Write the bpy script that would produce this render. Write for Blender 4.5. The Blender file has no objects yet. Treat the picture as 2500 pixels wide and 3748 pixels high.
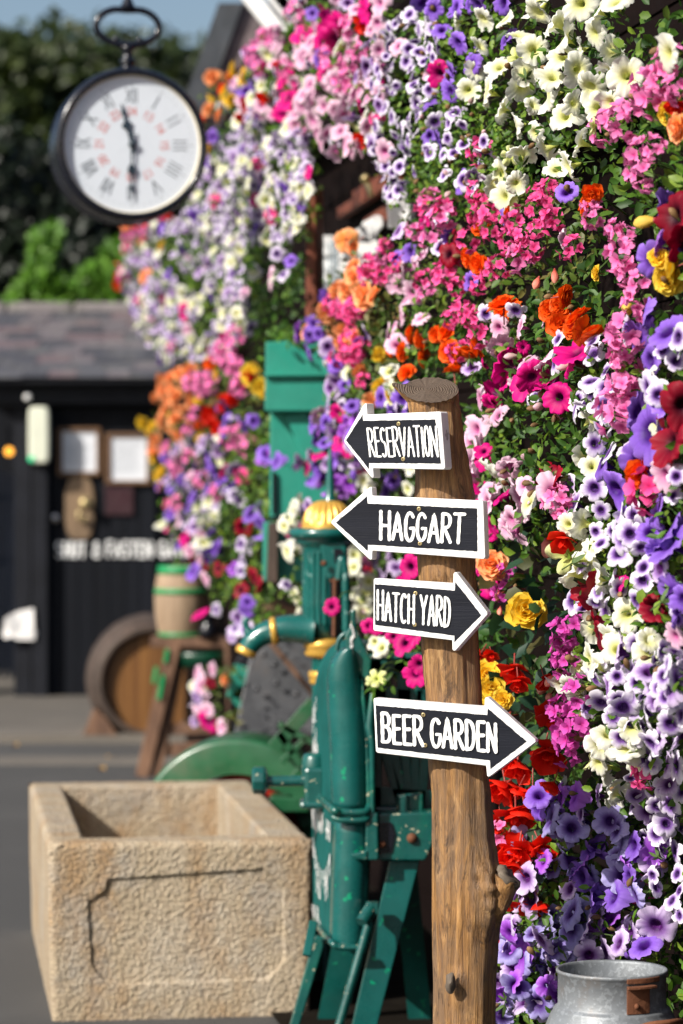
import bpy, math, random
import numpy as np
from mathutils import Vector, Matrix, noise

# ------------------------------------------------------------------ camera, world, sun, exposure
SC = bpy.context.scene
COL = SC.collection
F = 10900.0            # focal length in photograph pixels (2500 x 3748)
EYE = 1.6
CX, HZ = 1250.0, 1780.0
cam_d = bpy.data.cameras.new("camera")
cam = bpy.data.objects.new("camera", cam_d); COL.objects.link(cam)
cam.location = (0, 0, EYE); cam.rotation_euler = (math.radians(90), 0, 0)
cam_d.sensor_fit = 'VERTICAL'; cam_d.sensor_height = 36.0; cam_d.sensor_width = 24.0
cam_d.lens = F * 36.0 / 3748.0
cam_d.shift_y = -94.0 / 3748.0
cam_d.clip_start = 0.1; cam_d.clip_end = 2000
cam_d.dof.use_dof = True; cam_d.dof.focus_distance = 6.42; cam_d.dof.aperture_fstop = 3.4
SC.camera = cam
LIGHT_DIR = Vector((1.0, 0.85, -0.92)).normalized()
world = bpy.data.worlds.new("World"); SC.world = world; world.use_nodes = True
_nt = world.node_tree
_bg = _nt.nodes["Background"]; _bg.inputs[1].default_value = 0.09
_sky = _nt.nodes.new("ShaderNodeTexSky"); _sky.sky_type = 'NISHITA'; _sky.sun_disc = False
_sky.sun_elevation = math.asin(-LIGHT_DIR.z)
_sky.sun_rotation = math.atan2(-LIGHT_DIR.x, -LIGHT_DIR.y)
_sky.air_density = 1.0; _sky.dust_density = 2.6; _sky.ozone_density = 1.6
_nt.links.new(_sky.outputs[0], _bg.inputs[0])
sun_d = bpy.data.lights.new("sun", 'SUN'); sun_d.energy = 5.0; sun_d.angle = math.radians(0.5)
sun_d.color = (1.0, 0.945, 0.86)
sun = bpy.data.objects.new("sun", sun_d); COL.objects.link(sun)
sun.rotation_euler = LIGHT_DIR.to_track_quat('-Z', 'Y').to_euler(); sun.location = (-6, -4, 9)
SC.view_settings.view_transform = 'Standard'; SC.view_settings.look = 'None'
SC.view_settings.gamma = 1.0; SC.view_settings.exposure = 0.42
SC.cycles.max_bounces = 8; SC.cycles.transparent_max_bounces = 8
SC.cycles.use_denoising = True

# ------------------------------------------------------------------ helpers
R_ = random.Random(7)
O_ = Vector((0, 0, EYE))
def ray(px, py): return Vector(((px - CX) / F, 1.0, -(py - HZ) / F))
def W(px, py, D): return O_ + ray(px, py) * D
def gY(py): return EYE * F / (py - HZ)                      # depth of a ground point seen at row py
def onplane(px, py, P0, n):
    r = ray(px, py); return O_ + r * (n.dot(P0 - O_) / n.dot(r))
def smooth(a, b, x):
    t = min(1, max(0, (x - a) / (b - a))); return t * t * (3 - 2 * t)

class MB:
    """collects faces in world coordinates; build() links them as one mesh object"""
    def __init__(s): s.v = []; s.f = []; s.m = []; s.sm = []; s.uv = None
    def add(s, vs, fs, mi=0, sm=False):
        o = len(s.v); s.v += [tuple(p) for p in vs]
        for f in fs: s.f.append(tuple(i + o for i in f)); s.m.append(mi); s.sm.append(sm)
    def box(s, c, size, rz=0, mi=0, rx=0, ry=0):
        x, y, z = (q / 2 for q in size)
        M = Matrix.Rotation(rz, 3, 'Z') @ Matrix.Rotation(ry, 3, 'Y') @ Matrix.Rotation(rx, 3, 'X')
        vs = [Vector(c) + M @ Vector((a * x, b * y, d * z)) for a in (-1, 1) for b in (-1, 1) for d in (-1, 1)]
        s.add(vs, [(0, 1, 3, 2), (4, 6, 7, 5), (0, 4, 5, 1), (2, 3, 7, 6), (0, 2, 6, 4), (1, 5, 7, 3)], mi)
    def bar(s, a, b, w, t, up=(0, 0, 1), mi=0):
        """rectangular bar from a to b, width w across, thickness t along up"""
        a, b = Vector(a), Vector(b); d = (b - a).normalized(); u = Vector(up)
        sd = d.cross(u).normalized(); u = sd.cross(d).normalized()
        vs = [p + sd * (i * w / 2) + u * (j * t / 2) for p in (a, b) for i, j in ((-1, -1), (1, -1), (1, 1), (-1, 1))]
        s.add(vs, [(3, 2, 1, 0), (4, 5, 6, 7), (0, 1, 5, 4), (1, 2, 6, 5), (2, 3, 7, 6), (3, 0, 4, 7)], mi)
    def prism(s, front, off, mi=0):
        """polygon 'front' (3d points) extruded by vector off"""
        n = len(front); b = [p + off for p in front]
        s.add(list(front) + b, [tuple(range(n)), tuple(range(2 * n - 1, n - 1, -1))] +
              [(i, n + i, n + (i + 1) % n, (i + 1) % n) for i in range(n)], mi)
    def tube(s, pts, r, seg=10, mi=0, cap=True, sm=True):
        pts = [Vector(p) for p in pts]; n = len(pts)
        rr = r if isinstance(r, (list, tuple)) else [r] * n
        t0 = (pts[1] - pts[0]).normalized()
        ref = Vector((0, 0, 1)) if abs(t0.z) < .9 else Vector((1, 0, 0))
        u = t0.cross(ref).normalized(); vs = []
        for i in range(n):
            t = (pts[min(i + 1, n - 1)] - pts[max(i - 1, 0)]).normalized()
            u = (u - t * u.dot(t)).normalized(); w = t.cross(u)
            vs += [pts[i] + (u * math.cos(a) + w * math.sin(a)) * rr[i] for a in (2 * math.pi * k / seg for k in range(seg))]
        fs = [(i * seg + k, i * seg + (k + 1) % seg, (i + 1) * seg + (k + 1) % seg, (i + 1) * seg + k) for i in range(n - 1) for k in range(seg)]
        s.add(vs, fs, mi, sm)
        if cap:
            s.add(vs[:seg], [tuple(range(seg - 1, -1, -1))], mi); s.add(vs[-seg:], [tuple(range(seg))], mi)
    def lathe(s, prof, c, seg=48, axis=(0, 0, 1), mi=0, flute=None, sm=True, close=False):
        """prof [(r, h)] turned about axis through c"""
        ax = Vector(axis).normalized(); c = Vector(c)
        ref = Vector((1, 0, 0)) if abs(ax.x) < .9 else Vector((0, 1, 0))
        u = (ref - ax * ref.dot(ax)).normalized(); w = ax.cross(u); vs = []
        for j, (r, h) in enumerate(prof):
            for k in range(seg):
                a = 2 * math.pi * k / seg; q = r * (flute(a, j) if flute else 1)
                vs.append(c + ax * h + (u * math.cos(a) + w * math.sin(a)) * q)
        n = len(prof)
        fs = [(i * seg + k, i * seg + (k + 1) % seg, (i + 1) * seg + (k + 1) % seg, (i + 1) * seg + k) for i in range(n - 1) for k in range(seg)]
        s.add(vs, fs, mi, sm)
        if prof[0][0] > 1e-5 and not close: s.add(vs[:seg], [tuple(range(seg - 1, -1, -1))], mi)
        if prof[-1][0] > 1e-5 and not close: s.add(vs[-seg:], [tuple(range(seg))], mi)
    def ball(s, c, r, seg=12, mi=0, sc=(1, 1, 1)):
        vs = []; rings = seg // 2
        for i in range(rings + 1):
            p = math.pi * i / rings
            for k in range(seg):
                a = 2 * math.pi * k / seg
                vs.append(Vector(c) + Vector((math.sin(p) * math.cos(a) * sc[0], math.sin(p) * math.sin(a) * sc[1], math.cos(p) * sc[2])) * r)
        s.add(vs, [(i * seg + k, (i + 1) * seg + k, (i + 1) * seg + (k + 1) % seg, i * seg + (k + 1) % seg) for i in range(rings) for k in range(seg)], mi, True)
    def build(s, name, mats, parent=None, bevel=0, bseg=2, uv=None):
        if not isinstance(mats, (list, tuple)): mats = [mats]
        if parent is not None:
            q = parent; L = Vector((0, 0, 0))
            while q is not None: L = L + q.location; q = q.parent
        else:
            a = np.array(s.v); L = Vector(((a[:, 0].min() + a[:, 0].max()) / 2, (a[:, 1].min() + a[:, 1].max()) / 2, a[:, 2].min()))
        me = bpy.data.meshes.new(name)
        me.from_pydata([(x - L.x, y - L.y, z - L.z) for x, y, z in s.v], [], s.f)
        for m in mats: me.materials.append(m)
        me.polygons.foreach_set("material_index", s.m); me.polygons.foreach_set("use_smooth", s.sm)
        me.update()
        o = bpy.data.objects.new(name, me); COL.objects.link(o)
        if parent is None: o.location = L
        else: o.parent = parent
        if bevel:
            b = o.modifiers.new("bevel", 'BEVEL'); b.width = bevel; b.segments = bseg; b.limit_method = 'ANGLE'; b.angle_limit = math.radians(40)
        return o
def tag(o, label=None, cat=None, group=None, kind=None):
    if label: o["label"] = label
    if cat: o["category"] = cat
    if group: o["group"] = group
    if kind: o["kind"] = kind
    return o
def thing(name, loc, label, cat, group=None):
    o = bpy.data.objects.new(name, None); COL.objects.link(o); o.location = loc; o.empty_display_size = .1
    return tag(o, label, cat, group)

# ------------------------------------------------------------------ materials
def _mix(nt, a, b, fac, mode='MIX'):
    m = nt.nodes.new("ShaderNodeMix"); m.data_type = 'RGBA'; m.blend_type = mode
    for sock, val in ((m.inputs[6], a), (m.inputs[7], b), (m.inputs[0], fac)):
        if hasattr(val, "links") or hasattr(val, "is_linked"): nt.links.new(val, sock)
        elif isinstance(val, (int, float)): sock.default_value = val
        else: sock.default_value = (*val, 1)
    return m.outputs[2]
def _noise(nt, co, scale, detail=6, rough=.6, dist=0, vec_scale=None):
    if vec_scale:
        mp = nt.nodes.new("ShaderNodeMapping"); mp.inputs[3].default_value = vec_scale; nt.links.new(co, mp.inputs[0]); co = mp.outputs[0]
    n = nt.nodes.new("ShaderNodeTexNoise"); n.inputs["Scale"].default_value = scale; n.inputs["Detail"].default_value = detail
    n.inputs["Roughness"].default_value = rough; n.inputs["Distortion"].default_value = dist
    nt.links.new(co, n.inputs["Vector"]); return n.outputs[0]
def _ramp(nt, fac, stops, interp='LINEAR'):
    r = nt.nodes.new("ShaderNodeValToRGB"); r.color_ramp.interpolation = interp
    e = r.color_ramp.elements
    while len(e) < len(stops): e.new(.5)
    for i, (p, c) in enumerate(stops):
        e[i].position = p; e[i].color = (*c, 1) if not isinstance(c, (int, float)) else (c, c, c, 1)
    nt.links.new(fac, r.inputs[0]); return r.outputs[0]
def _bump(nt, h, strength, dist, prev=None):
    b = nt.nodes.new("ShaderNodeBump"); b.inputs["Strength"].default_value = strength; b.inputs["Distance"].default_value = dist
    nt.links.new(h, b.inputs["Height"])
    if prev is not None: nt.links.new(prev, b.inputs["Normal"])
    return b.outputs[0]
def newmat(name):
    m = bpy.data.materials.new(name); m.use_nodes = True; nt = m.node_tree
    p = nt.nodes["Principled BSDF"]; co = nt.nodes.new("ShaderNodeTexCoord").outputs["Object"]
    return m, nt, p, co
def paint(name, col, rough=.4, var=.25, chips=None, chip_amt=.62, chip_scale=30, bump=.3, bscale=60, metal=0, dirt=None, stretch=None, coat=0, spec=.5):
    """painted / plain surface: mottled colour, optional chips of another colour, fine bump"""
    m, nt, p, co = newmat(name)
    n1 = _noise(nt, co, 6, 8, .65, vec_scale=stretch)
    lo = tuple(c * (1 - var) for c in col); hi = tuple(min(1, c * (1 + var)) for c in col)
    c = _ramp(nt, n1, [(.3, lo), (.7, hi)])
    if dirt:
        d = _noise(nt, co, 3.2, 9, .7); c = _mix(nt, c, dirt, _ramp(nt, d, [(.52, 0.), (.72, .75)]))
    if chips:
        k = _noise(nt, co, chip_scale, 3, .55); c = _mix(nt, c, chips, _ramp(nt, k, [(chip_amt, 0.), (chip_amt + .02, 1.)]))
    nt.links.new(c, p.inputs["Base Color"])
    rr = _ramp(nt, _noise(nt, co, 14, 6, .6), [(.3, max(0, rough - .1)), (.7, min(1, rough + .15))])
    nt.links.new(rr, p.inputs["Roughness"]); p.inputs["Metallic"].default_value = metal; p.inputs["Specular IOR Level"].default_value = spec
    if coat: p.inputs["Coat Weight"].default_value = coat; p.inputs["Coat Roughness"].default_value = .22
    b = _bump(nt, _noise(nt, co, bscale, 6, .6, vec_scale=stretch), bump, .002)
    nt.links.new(b, p.inputs["Normal"])
    return m
def wood(name, dark, light, scale=8, stretch=(1, 1, .08), rough=.6, stain=None, bump=.6, bdist=.003):
    m, nt, p, co = newmat(name)
    g = _noise(nt, co, scale * 3, 10, .7, .4, vec_scale=stretch)
    g2 = _noise(nt, co, scale * .5, 4, .6, .2, vec_scale=(stretch[0], stretch[1], stretch[2] * 4))
    c = _ramp(nt, g, [(.28, dark), (.52, tuple((a + b) / 2 for a, b in zip(dark, light))), (.75, light)])
    c = _mix(nt, c, tuple(x * .55 for x in dark), _ramp(nt, g2, [(.45, 0.), (.7, .55)]))
    if stain: c = _mix(nt, c, stain, _ramp(nt, _noise(nt, co, scale * .35, 6, .6), [(.52, 0.), (.62, .6)]))
    nt.links.new(c, p.inputs["Base Color"]); p.inputs["Roughness"].default_value = rough
    nt.links.new(_bump(nt, g, bump, bdist), p.inputs["Normal"])
    return m
def petal(name, stops, veins=None, vamt=.6, transl=.28, var=.12):
    """petal pigment runs along UV v from the throat (0) to the rim (1); veins fan out along u"""
    m, nt, p, co = newmat(name)
    uv = nt.nodes.new("ShaderNodeTexCoord").outputs["UV"]; sp = nt.nodes.new("ShaderNodeSeparateXYZ"); nt.links.new(uv, sp.inputs[0])
    c = _ramp(nt, sp.outputs[1], stops)
    if veins:
        vn = _noise(nt, uv, 1.0, 3, .6, .3, vec_scale=(38, 2.2, 1))
        fac = _ramp(nt, vn, [(.55, 0.), (.66, vamt)])
        f2 = _ramp(nt, sp.outputs[1], [(.38, 1.), (.93, .0)])
        mm = nt.nodes.new("ShaderNodeMath"); mm.operation = 'MULTIPLY'; nt.links.new(fac, mm.inputs[0]); nt.links.new(f2, mm.inputs[1])
        c = _mix(nt, c, veins, mm.outputs[0])
    oi = nt.nodes.new("ShaderNodeObjectInfo")
    hsv = nt.nodes.new("ShaderNodeHueSaturation"); nt.links.new(c, hsv.inputs["Color"])
    mr = nt.nodes.new("ShaderNodeMapRange"); mr.inputs[3].default_value = 1 - var; mr.inputs[4].default_value = 1 + var * .6
    nt.links.new(oi.outputs["Random"], mr.inputs[0]); nt.links.new(mr.outputs[0], hsv.inputs["Value"])
    c = hsv.outputs[0]
    nt.links.new(c, p.inputs["Base Color"]); p.inputs["Roughness"].default_value = .55
    p.inputs["Specular IOR Level"].default_value = .25
    b = _bump(nt, _noise(nt, uv, 1, 4, .6, vec_scale=(30, 3, 1)), .5, .0015); nt.links.new(b, p.inputs["Normal"])
    t = nt.nodes.new("ShaderNodeBsdfTranslucent"); nt.links.new(c, t.inputs[0])
    ms = nt.nodes.new("ShaderNodeMixShader"); ms.inputs[0].default_value = transl
    nt.links.new(p.outputs[0], ms.inputs[1]); nt.links.new(t.outputs[0], ms.inputs[2])
    nt.links.new(ms.outputs[0], nt.nodes["Material Output"].inputs[0])
    return m
def leafmat(name, cols, transl=.3, rough=.5):
    m, nt, p, co = newmat(name)
    g = nt.nodes.new("ShaderNodeNewGeometry")
    n = len(cols); c = _ramp(nt, g.outputs["Random Per Island"], [(i / (n - 1), q) for i, q in enumerate(cols)])
    c = _mix(nt, c, tuple(q * .6 for q in cols[0]), _ramp(nt, _noise(nt, co, 40, 4), [(.4, 0.), (.75, .5)]))
    nt.links.new(c, p.inputs["Base Color"]); p.inputs["Roughness"].default_value = rough
    p.inputs["Specular IOR Level"].default_value = .35
    t = nt.nodes.new("ShaderNodeBsdfTranslucent"); nt.links.new(c, t.inputs[0])
    ms = nt.nodes.new("ShaderNodeMixShader"); ms.inputs[0].default_value = transl
    nt.links.new(p.outputs[0], ms.inputs[1]); nt.links.new(t.outputs[0], ms.inputs[2])
    nt.links.new(ms.outputs[0], nt.nodes["Material Output"].inputs[0])
    return m
def glow(name, col, strength):
    m, nt, p, co = newmat(name); p.inputs["Base Color"].default_value = (*col, 1)
    p.inputs["Emission Color"].default_value = (*col, 1); p.inputs["Emission Strength"].default_value = strength
    return m

TEAL = (.003, .075, .068)
MT = dict(
    white=paint("white_paint", (.84, .84, .83), .4, .05, chips=(.42, .41, .39), chip_amt=.70, dirt=(.70, .69, .66), bump=.35, bscale=90, coat=.15),
    board=paint("blackboard_paint", (.013, .0145, .021), .5, .35, bump=.4, bscale=240, stretch=(.06, .06, 2.2), spec=.10),
    letter=paint("letter_paint", (.84, .84, .83), .4, .04, bump=.5, bscale=200),
    brass=paint("brass", (.42, .33, .16), .35, .2, metal=.6),
    teal=paint("teal_machine_paint", (.005, .085, .078), .28, .25, chips=(.0, .24, .12), chip_amt=.665, chip_scale=26, bump=.35, bscale=34, coat=.35, dirt=(.008, .075, .07)),
    tealface=paint('teal_face_paint', (.010, .085, .078), .8, .25, bump=.4, bscale=30, spec=.05),
    tealworn=paint("worn_teal_paint", (.004, .072, .063), .28, .3, chips=(.34, .34, .24), chip_amt=.64, chip_scale=55, bump=.8, bscale=26, coat=.5, dirt=(.0, .16, .08)),
    tealshade=paint("dark_teal_paint", (.004, .075, .065), .35, .3, chips=(.01, .25, .13), chip_amt=.65, chip_scale=40, bump=.6, bscale=30, coat=.4),
    pump=paint("pump_teal_paint", (.003, .095, .084), .25, .25, chips=(.20, .34, .32), chip_amt=.655, chip_scale=42, bump=.4, bscale=20, coat=.6),
    gold=paint("gold_paint", (.72, .42, .08), .30, .2, metal=.45, bump=.4, bscale=20),
    palgreen=paint("sea_green_paint", (.011, .215, .155), .5, .18, bump=.3, bscale=20, chips=(.2, .35, .3), chip_amt=.74, chip_scale=14),
    rollgreen=paint("roller_green_paint", (.012, .088, .034), .38, .3, dirt=(.10, .11, .07), bump=.3, bscale=12, coat=.3),
    red=paint("red_paint", (.42, .02, .01), .4, .2),
    hoop=paint("hoop_green_paint", (.01, .24, .075), .45, .15),
    galv=paint("galvanised_steel", (.19, .205, .22), .5, .2, metal=.35, bump=.5, bscale=90, chips=(.26, .28, .30), chip_amt=.56, chip_scale=90, dirt=(.25, .15, .075)),
    rust=paint("rusty_steel", (.13, .045, .018), .8, .5, bump=1.2, bscale=60, dirt=(.22, .09, .03)),
    shed=paint("black_shed_boards", (.004, .005, .008), .6, .4, stretch=(1, 1, .06), bump=.8, bscale=30, spec=.15),
    shedsoft=paint("black_timber", (.008, .009, .013), .6, .3, bump=.6, bscale=30, spec=.2),
    frame=paint("notice_frame_wood", (.13, .065, .028), .5, .2),
    paper=paint("notice_paper", (.62, .64, .68), .6, .06),
    lamp=paint("cream_lamp_cover", (.62, .64, .52), .35, .06),
    dial=paint("clock_dial_enamel", (.64, .69, .75), .3, .02, bump=.02),
    ink=paint("dial_ink", (.12, .14, .16), .5, .1),
    redink=paint("dial_red_ink", (.60, .16, .14), .5, .1),
    hands=paint("blued_steel", (.02, .035, .05), .35, .2),
    case=paint("black_gloss_iron", (.006, .007, .012), .2, .2, bump=.15, bscale=10, coat=.45, spec=.3),
    darkwall=paint("dark_stained_boards", (.007, .004, .0035), .8, .3, stretch=(1, .06, 1), bump=.8, bscale=20, spec=.05),
    brownboard=paint("red_brown_boards", (.20, .055, .028), .5, .3, stretch=(1, .06, 1), bump=.8, bscale=20),
    pane=paint("old_window_pane", (.30, .36, .40), .1, .15),
    dark_ground=paint("compost", (.02, .014, .01), .9, .4, bump=1.5, bscale=40),
    rope=paint("stem_green", (.06, .11, .02), .6, .3),
    redstem=paint("begonia_stem", (.28, .04, .03), .45, .3),
    grey=paint("dark_grey_metal", (.06, .062, .068), .4, .3, metal=.3, dirt=(.09, .06, .04), bump=.6, bscale=20),
    chrome=paint("dull_chrome", (.5, .5, .52), .25, .1, metal=.9),
)
MT['oak'] = wood("barrel_oak_head", (.08, .028, .008), (.29, .135, .035), 5, (1, 1, .05), .5)
MT['stave'] = wood("pale_barrel_staves", (.22, .145, .088), (.42, .31, .205), 6, (1, 1, .1), .7)
MT['brown'] = wood("trestle_wood", (.07, .032, .018), (.24, .13, .075), 6, (1, 1, .2), .7)
MT['barrel'] = wood("dark_barrel_side", (.025, .016, .012), (.10, .066, .048), 6, (1, 1, .2), .7)
# ------------------------------------------------------------------ ground, road, kerb
def asphalt(name, a, b, scale=260):
    m, nt, p, co = newmat(name)
    n = _noise(nt, co, scale, 4, .7); n2 = _noise(nt, co, 1.3, 6, .6)
    c = _ramp(nt, n, [(.3, a), (.55, tuple((x + y) / 2 for x, y in zip(a, b))), (.78, b)])
    c = _mix(nt, c, tuple(x * 1.35 for x in b), _ramp(nt, n2, [(.5, 0.), (.8, .35)]))
    nt.links.new(c, p.inputs["Base Color"]); p.inputs["Roughness"].default_value = .85
    nt.links.new(_bump(nt, n, 1.0, .004), p.inputs["Normal"]); return m
M_asph = asphalt("asphalt", (.034, .034, .035), (.10, .097, .093))
M_pave = asphalt("worn_pavement", (.070, .062, .052), (.15, .132, .11), 120)
M_kerb = asphalt("kerb_stone", (.095, .085, .072), (.17, .15, .128), 90)
g = MB(); g.add([(-400, -30, 0), (400, -30, 0), (400, 900, 0), (-400, 900, 0)], [(0, 1, 2, 3)])
tag(g.build("road", M_asph), kind="structure")
# strips across the yard, each a few mm proud of the sheet below
def strip(name, y0, y1, z, mat, x0=-6.0, x1=1.6, h=.02):
    b = MB(); b.box(((x0 + x1) / 2, (y0 + y1) / 2, z - h / 2 + .004), (x1 - x0, y1 - y0, h)); return tag(b.build(name, mat, bevel=.002), kind="structure")
strip("gutter_line", gY(2800), gY(2772), .004, M_kerb)
strip("pavement", gY(2692), 26, .05, M_pave, h=.06)
strip("kerb", gY(2722), gY(2694) - .01, .055, M_kerb, h=.07)

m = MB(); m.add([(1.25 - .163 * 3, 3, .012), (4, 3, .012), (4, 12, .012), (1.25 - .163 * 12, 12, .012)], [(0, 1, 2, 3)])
tag(m.build("dark_ground", paint("ground_shade", (.010, .008, .006), .95, .4, bump=1.5, bscale=40, spec=.05)), kind="structure")  # near-black sheet: shade of machine and trough put into the ground colour
# a few fallen leaves lie on the asphalt, each its own thing
LEAFTAN = paint("dry_leaf", (.45, .27, .09), .7, .3)
def dry_leaf(px, py, label, s=.05):
    D = gY(py); c = W(px, py, D); m = MB(); n = 9
    pts = [Vector((math.cos(a) * s * (1 + .25 * math.cos(3 * a)), math.sin(a) * s * .6, .008 + .010 * math.cos(2 * a))) for a in (2 * math.pi * i / n for i in range(n))]
    rot = Matrix.Rotation(px, 3, 'Z'); pts = [rot @ p + Vector((c.x, c.y, 0.003)) for p in pts]
    m.add([Vector((c.x, c.y, .004))] + pts, [(0, i + 1, (i + 1) % n + 1) for i in range(n)])
    tag(m.build("fallen_leaf", LEAFTAN), label, "leaf", "dry leaves on the yard")
dry_leaf(372, 2818, "dry tan leaf on the asphalt between trough and barrel, nearer of two", .035)
dry_leaf(408, 2776, "dry tan leaf on the pale gutter line before the barrel", .035)
dry_leaf(58, 2732, "small dry leaf on the dark strip in front of the shed's left post", .03)

# ------------------------------------------------------------------ black shed (22 m away)
SD = 22.0
def SP(px, py, d=0.0): return W(px, py, SD + d)
def rect(m, x0, y0, x1, y1, D, t, mi=0):
    """upright panel: front face at depth D between the pixel corners, thickness t behind it"""
    a, b = W(x0, y0, D), W(x1, y1, D)
    m.box(((a.x + b.x) / 2, D + t / 2, (a.z + b.z) / 2), (abs(b.x - a.x), t, abs(a.z - b.z)), mi=mi)
shed = thing("shed", (SP(400, 2580).x, SD, 0.05), "black boarded shed with a mossy slate roof and pale wall lamp, behind the barrels", "shed")
m = MB()
rect(m, 176, 1482, 1100, 2560, SD + .06, .1)                       # boarded front beside the door
m.build("wall", MT['shed'], shed); m = MB()
for i in range(9): rect(m, 582 + i * 55, 1484, 634 + i * 55, 2560, SD + .045, .012)
m.build("cladding", MT['shed'], shed); m = MB()
rect(m, -330, 1482, -60, 2590, SD + .06, .1); m.build("wall", MT['shed'], shed); m = MB()
rect(m, -330, 1400, 1100, 2590, SD + 2.9, .1)                      # back wall
m.build("wall", MT['shed'], shed)
for x0, x1, dz in ((118, 174, -.10), (52, 114, -.04)):
    m = MB(); rect(m, x0, 1484, x1, 2590, SD + dz, .14); m.build("door_post", MT['shedsoft'], shed, bevel=.006)
m = MB(); rect(m, -330, 1400, 1100, 1480, SD - .14, .16); rect(m, -330, 1386, 1100, 1402, SD - .30, .14); m.build("eaves_beam", MT['shedsoft'], shed, bevel=.006)
# slate roof: individual slates laid in courses, colour per slate
M_slate, nt, p, co = newmat("slate")
gg = nt.nodes.new("ShaderNodeNewGeometry")
c = _ramp(nt, gg.outputs["Random Per Island"], [(0, (.055, .055, .066)), (.35, (.12, .105, .115)), (.6, (.125, .092, .10)), (.8, (.075, .075, .085)), (1, (.145, .13, .13))], 'CONSTANT')
c = _mix(nt, c, (.19, .18, .16), _ramp(nt, _noise(nt, co, 5, 8, .7), [(.5, 0.), (.75, .6)]))
nt.links.new(c, p.inputs["Base Color"]); p.inputs["Roughness"].default_value = .6
nt.links.new(_bump(nt, _noise(nt, co, 30, 6), .6, .004), p.inputs["Normal"])
m = MB(); rs = random.Random(3)
eL, eR = SP(-330, 1388, -.32), SP(1100, 1388, -.32); rT = W(0, 1150, SD + 1.35)
rise = rT.z - eL.z; run = rT.y - eL.y; nC = 9
for k in range(nC):
    z0 = eL.z + rise * k / nC; y0 = eL.y + run * k / nC; z1 = eL.z + rise * (k + 1.5) / nC; y1 = eL.y + run * (k + 1.5) / nC
    x = eL.x - rs.random() * .2
    while x < eR.x:
        w = rs.uniform(.16, .27); jz = rs.uniform(-.006, .006); t = .008
        m.add([(x, y0, z0 + .02 + jz), (x + w - .006, y0, z0 + .02 + jz * .5), (x + w - .006, y1, z1 + .004), (x, y1, z1 + .004),
               (x, y0, z0 + .02 - t + jz), (x + w - .006, y0, z0 + .02 - t + jz), (x + w - .006, y1, z1 - t), (x, y1, z1 - t)],
              [(0, 1, 2, 3), (7, 6, 5, 4), (0, 4, 5, 1), (1, 5, 6, 2), (2, 6, 7, 3), (3, 7, 4, 0)])
        x += w
roof = m.build("roof", M_slate, shed)
m = MB(); c0 = W(0, 1132, SD + 1.5)
for i in range(14): m.bar((eL.x + i * .52, c0.y, c0.z), (eL.x + i * .52 + .51, c0.y, c0.z), .24, .10)
m.build("ridge", paint("ridge_tile", (.17, .15, .15), .7, .25, dirt=(.1, .11, .07)), roof, bevel=.03)
m = MB(); a = W(0, 1400, SD + 1.5)
m.add([(eL.x, SD - .3, eL.z - .01), (eR.x, SD - .3, eL.z - .01), (eR.x, SD + 1.5, rT.z), (eL.x, SD + 1.5, rT.z), (eR.x, SD + 3, eL.z - .02), (eL.x, SD + 3, eL.z - .02)], [(0, 1, 2, 3), (3, 2, 4, 5)])
m.build("roof_lining", MT['shedsoft'], shed)
# door with boards
door = MB(); rs = random.Random(5)
for i in range(7): rect(door, 180 + i * 56, 1490, 233 + i * 56, 2545, SD + rs.uniform(.0, .006), .03)
rect(door, 182, 1500, 570, 2540, SD + .012, .03)
door = door.build("door", MT['shed'], shed, bevel=.004)
m = MB(); rect(m, 182, 2547, 560, 2572, SD - .02, .05); m.build("threshold_strip", paint("brass_strip", (.16, .13, .03), .4, .2, metal=.4), shed, bevel=.003)
m = MB(); rect(m, 165, 2575, 560, 2622, SD - .40, .44); m.build("doorstep", M_kerb, shed, bevel=.01)
m = MB(); c = SP(202, 1895, -.01); m.lathe([(.0, -.03), (.022, -.028), (.034, -.012), (.036, .02)], c, 20, (0, 1, 0)); m.build("lock", MT['chrome'], door)
m = MB()
pts = []
for i in range(28):
    a = 2 * math.pi * i / 28; sx = math.copysign(abs(math.cos(a)) ** .55, math.cos(a)); sz = math.copysign(abs(math.sin(a)) ** .7, math.sin(a))
    pts.append(W(291 + sx * 53, 1860 - sz * 115, SD - .03))
m.prism(pts, Vector((0, .028, 0))); plq = m.build("knocker_board", wood('aged_oval_board', (.12, .075, .04), (.27, .18, .105), 6, (1, 1, .15), .6), door, bevel=.006)
m = MB(); m.lathe([(.0, -.10), (.025, -.10), (.04, -.075), (.025, -.05), (.018, -.02), (.045, -.005), (.05, 0)], SP(314, 1842, -.03), 20, (0, 1, 0))
m.tube([SP(290, 1870, -.05), SP(285, 1895, -.08), SP(300, 1915, -.07), SP(316, 1890, -.06)], .012, 8)
m.build("brass_knocker", MT['brass'], plq)
m = MB(); rect(m, 385, 1778, 488, 1885, SD - .02, .02); m.build("dark_plate", paint("maroon_plate", (.03, .008, .012), .4, .2), door, bevel=.004)
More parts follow.
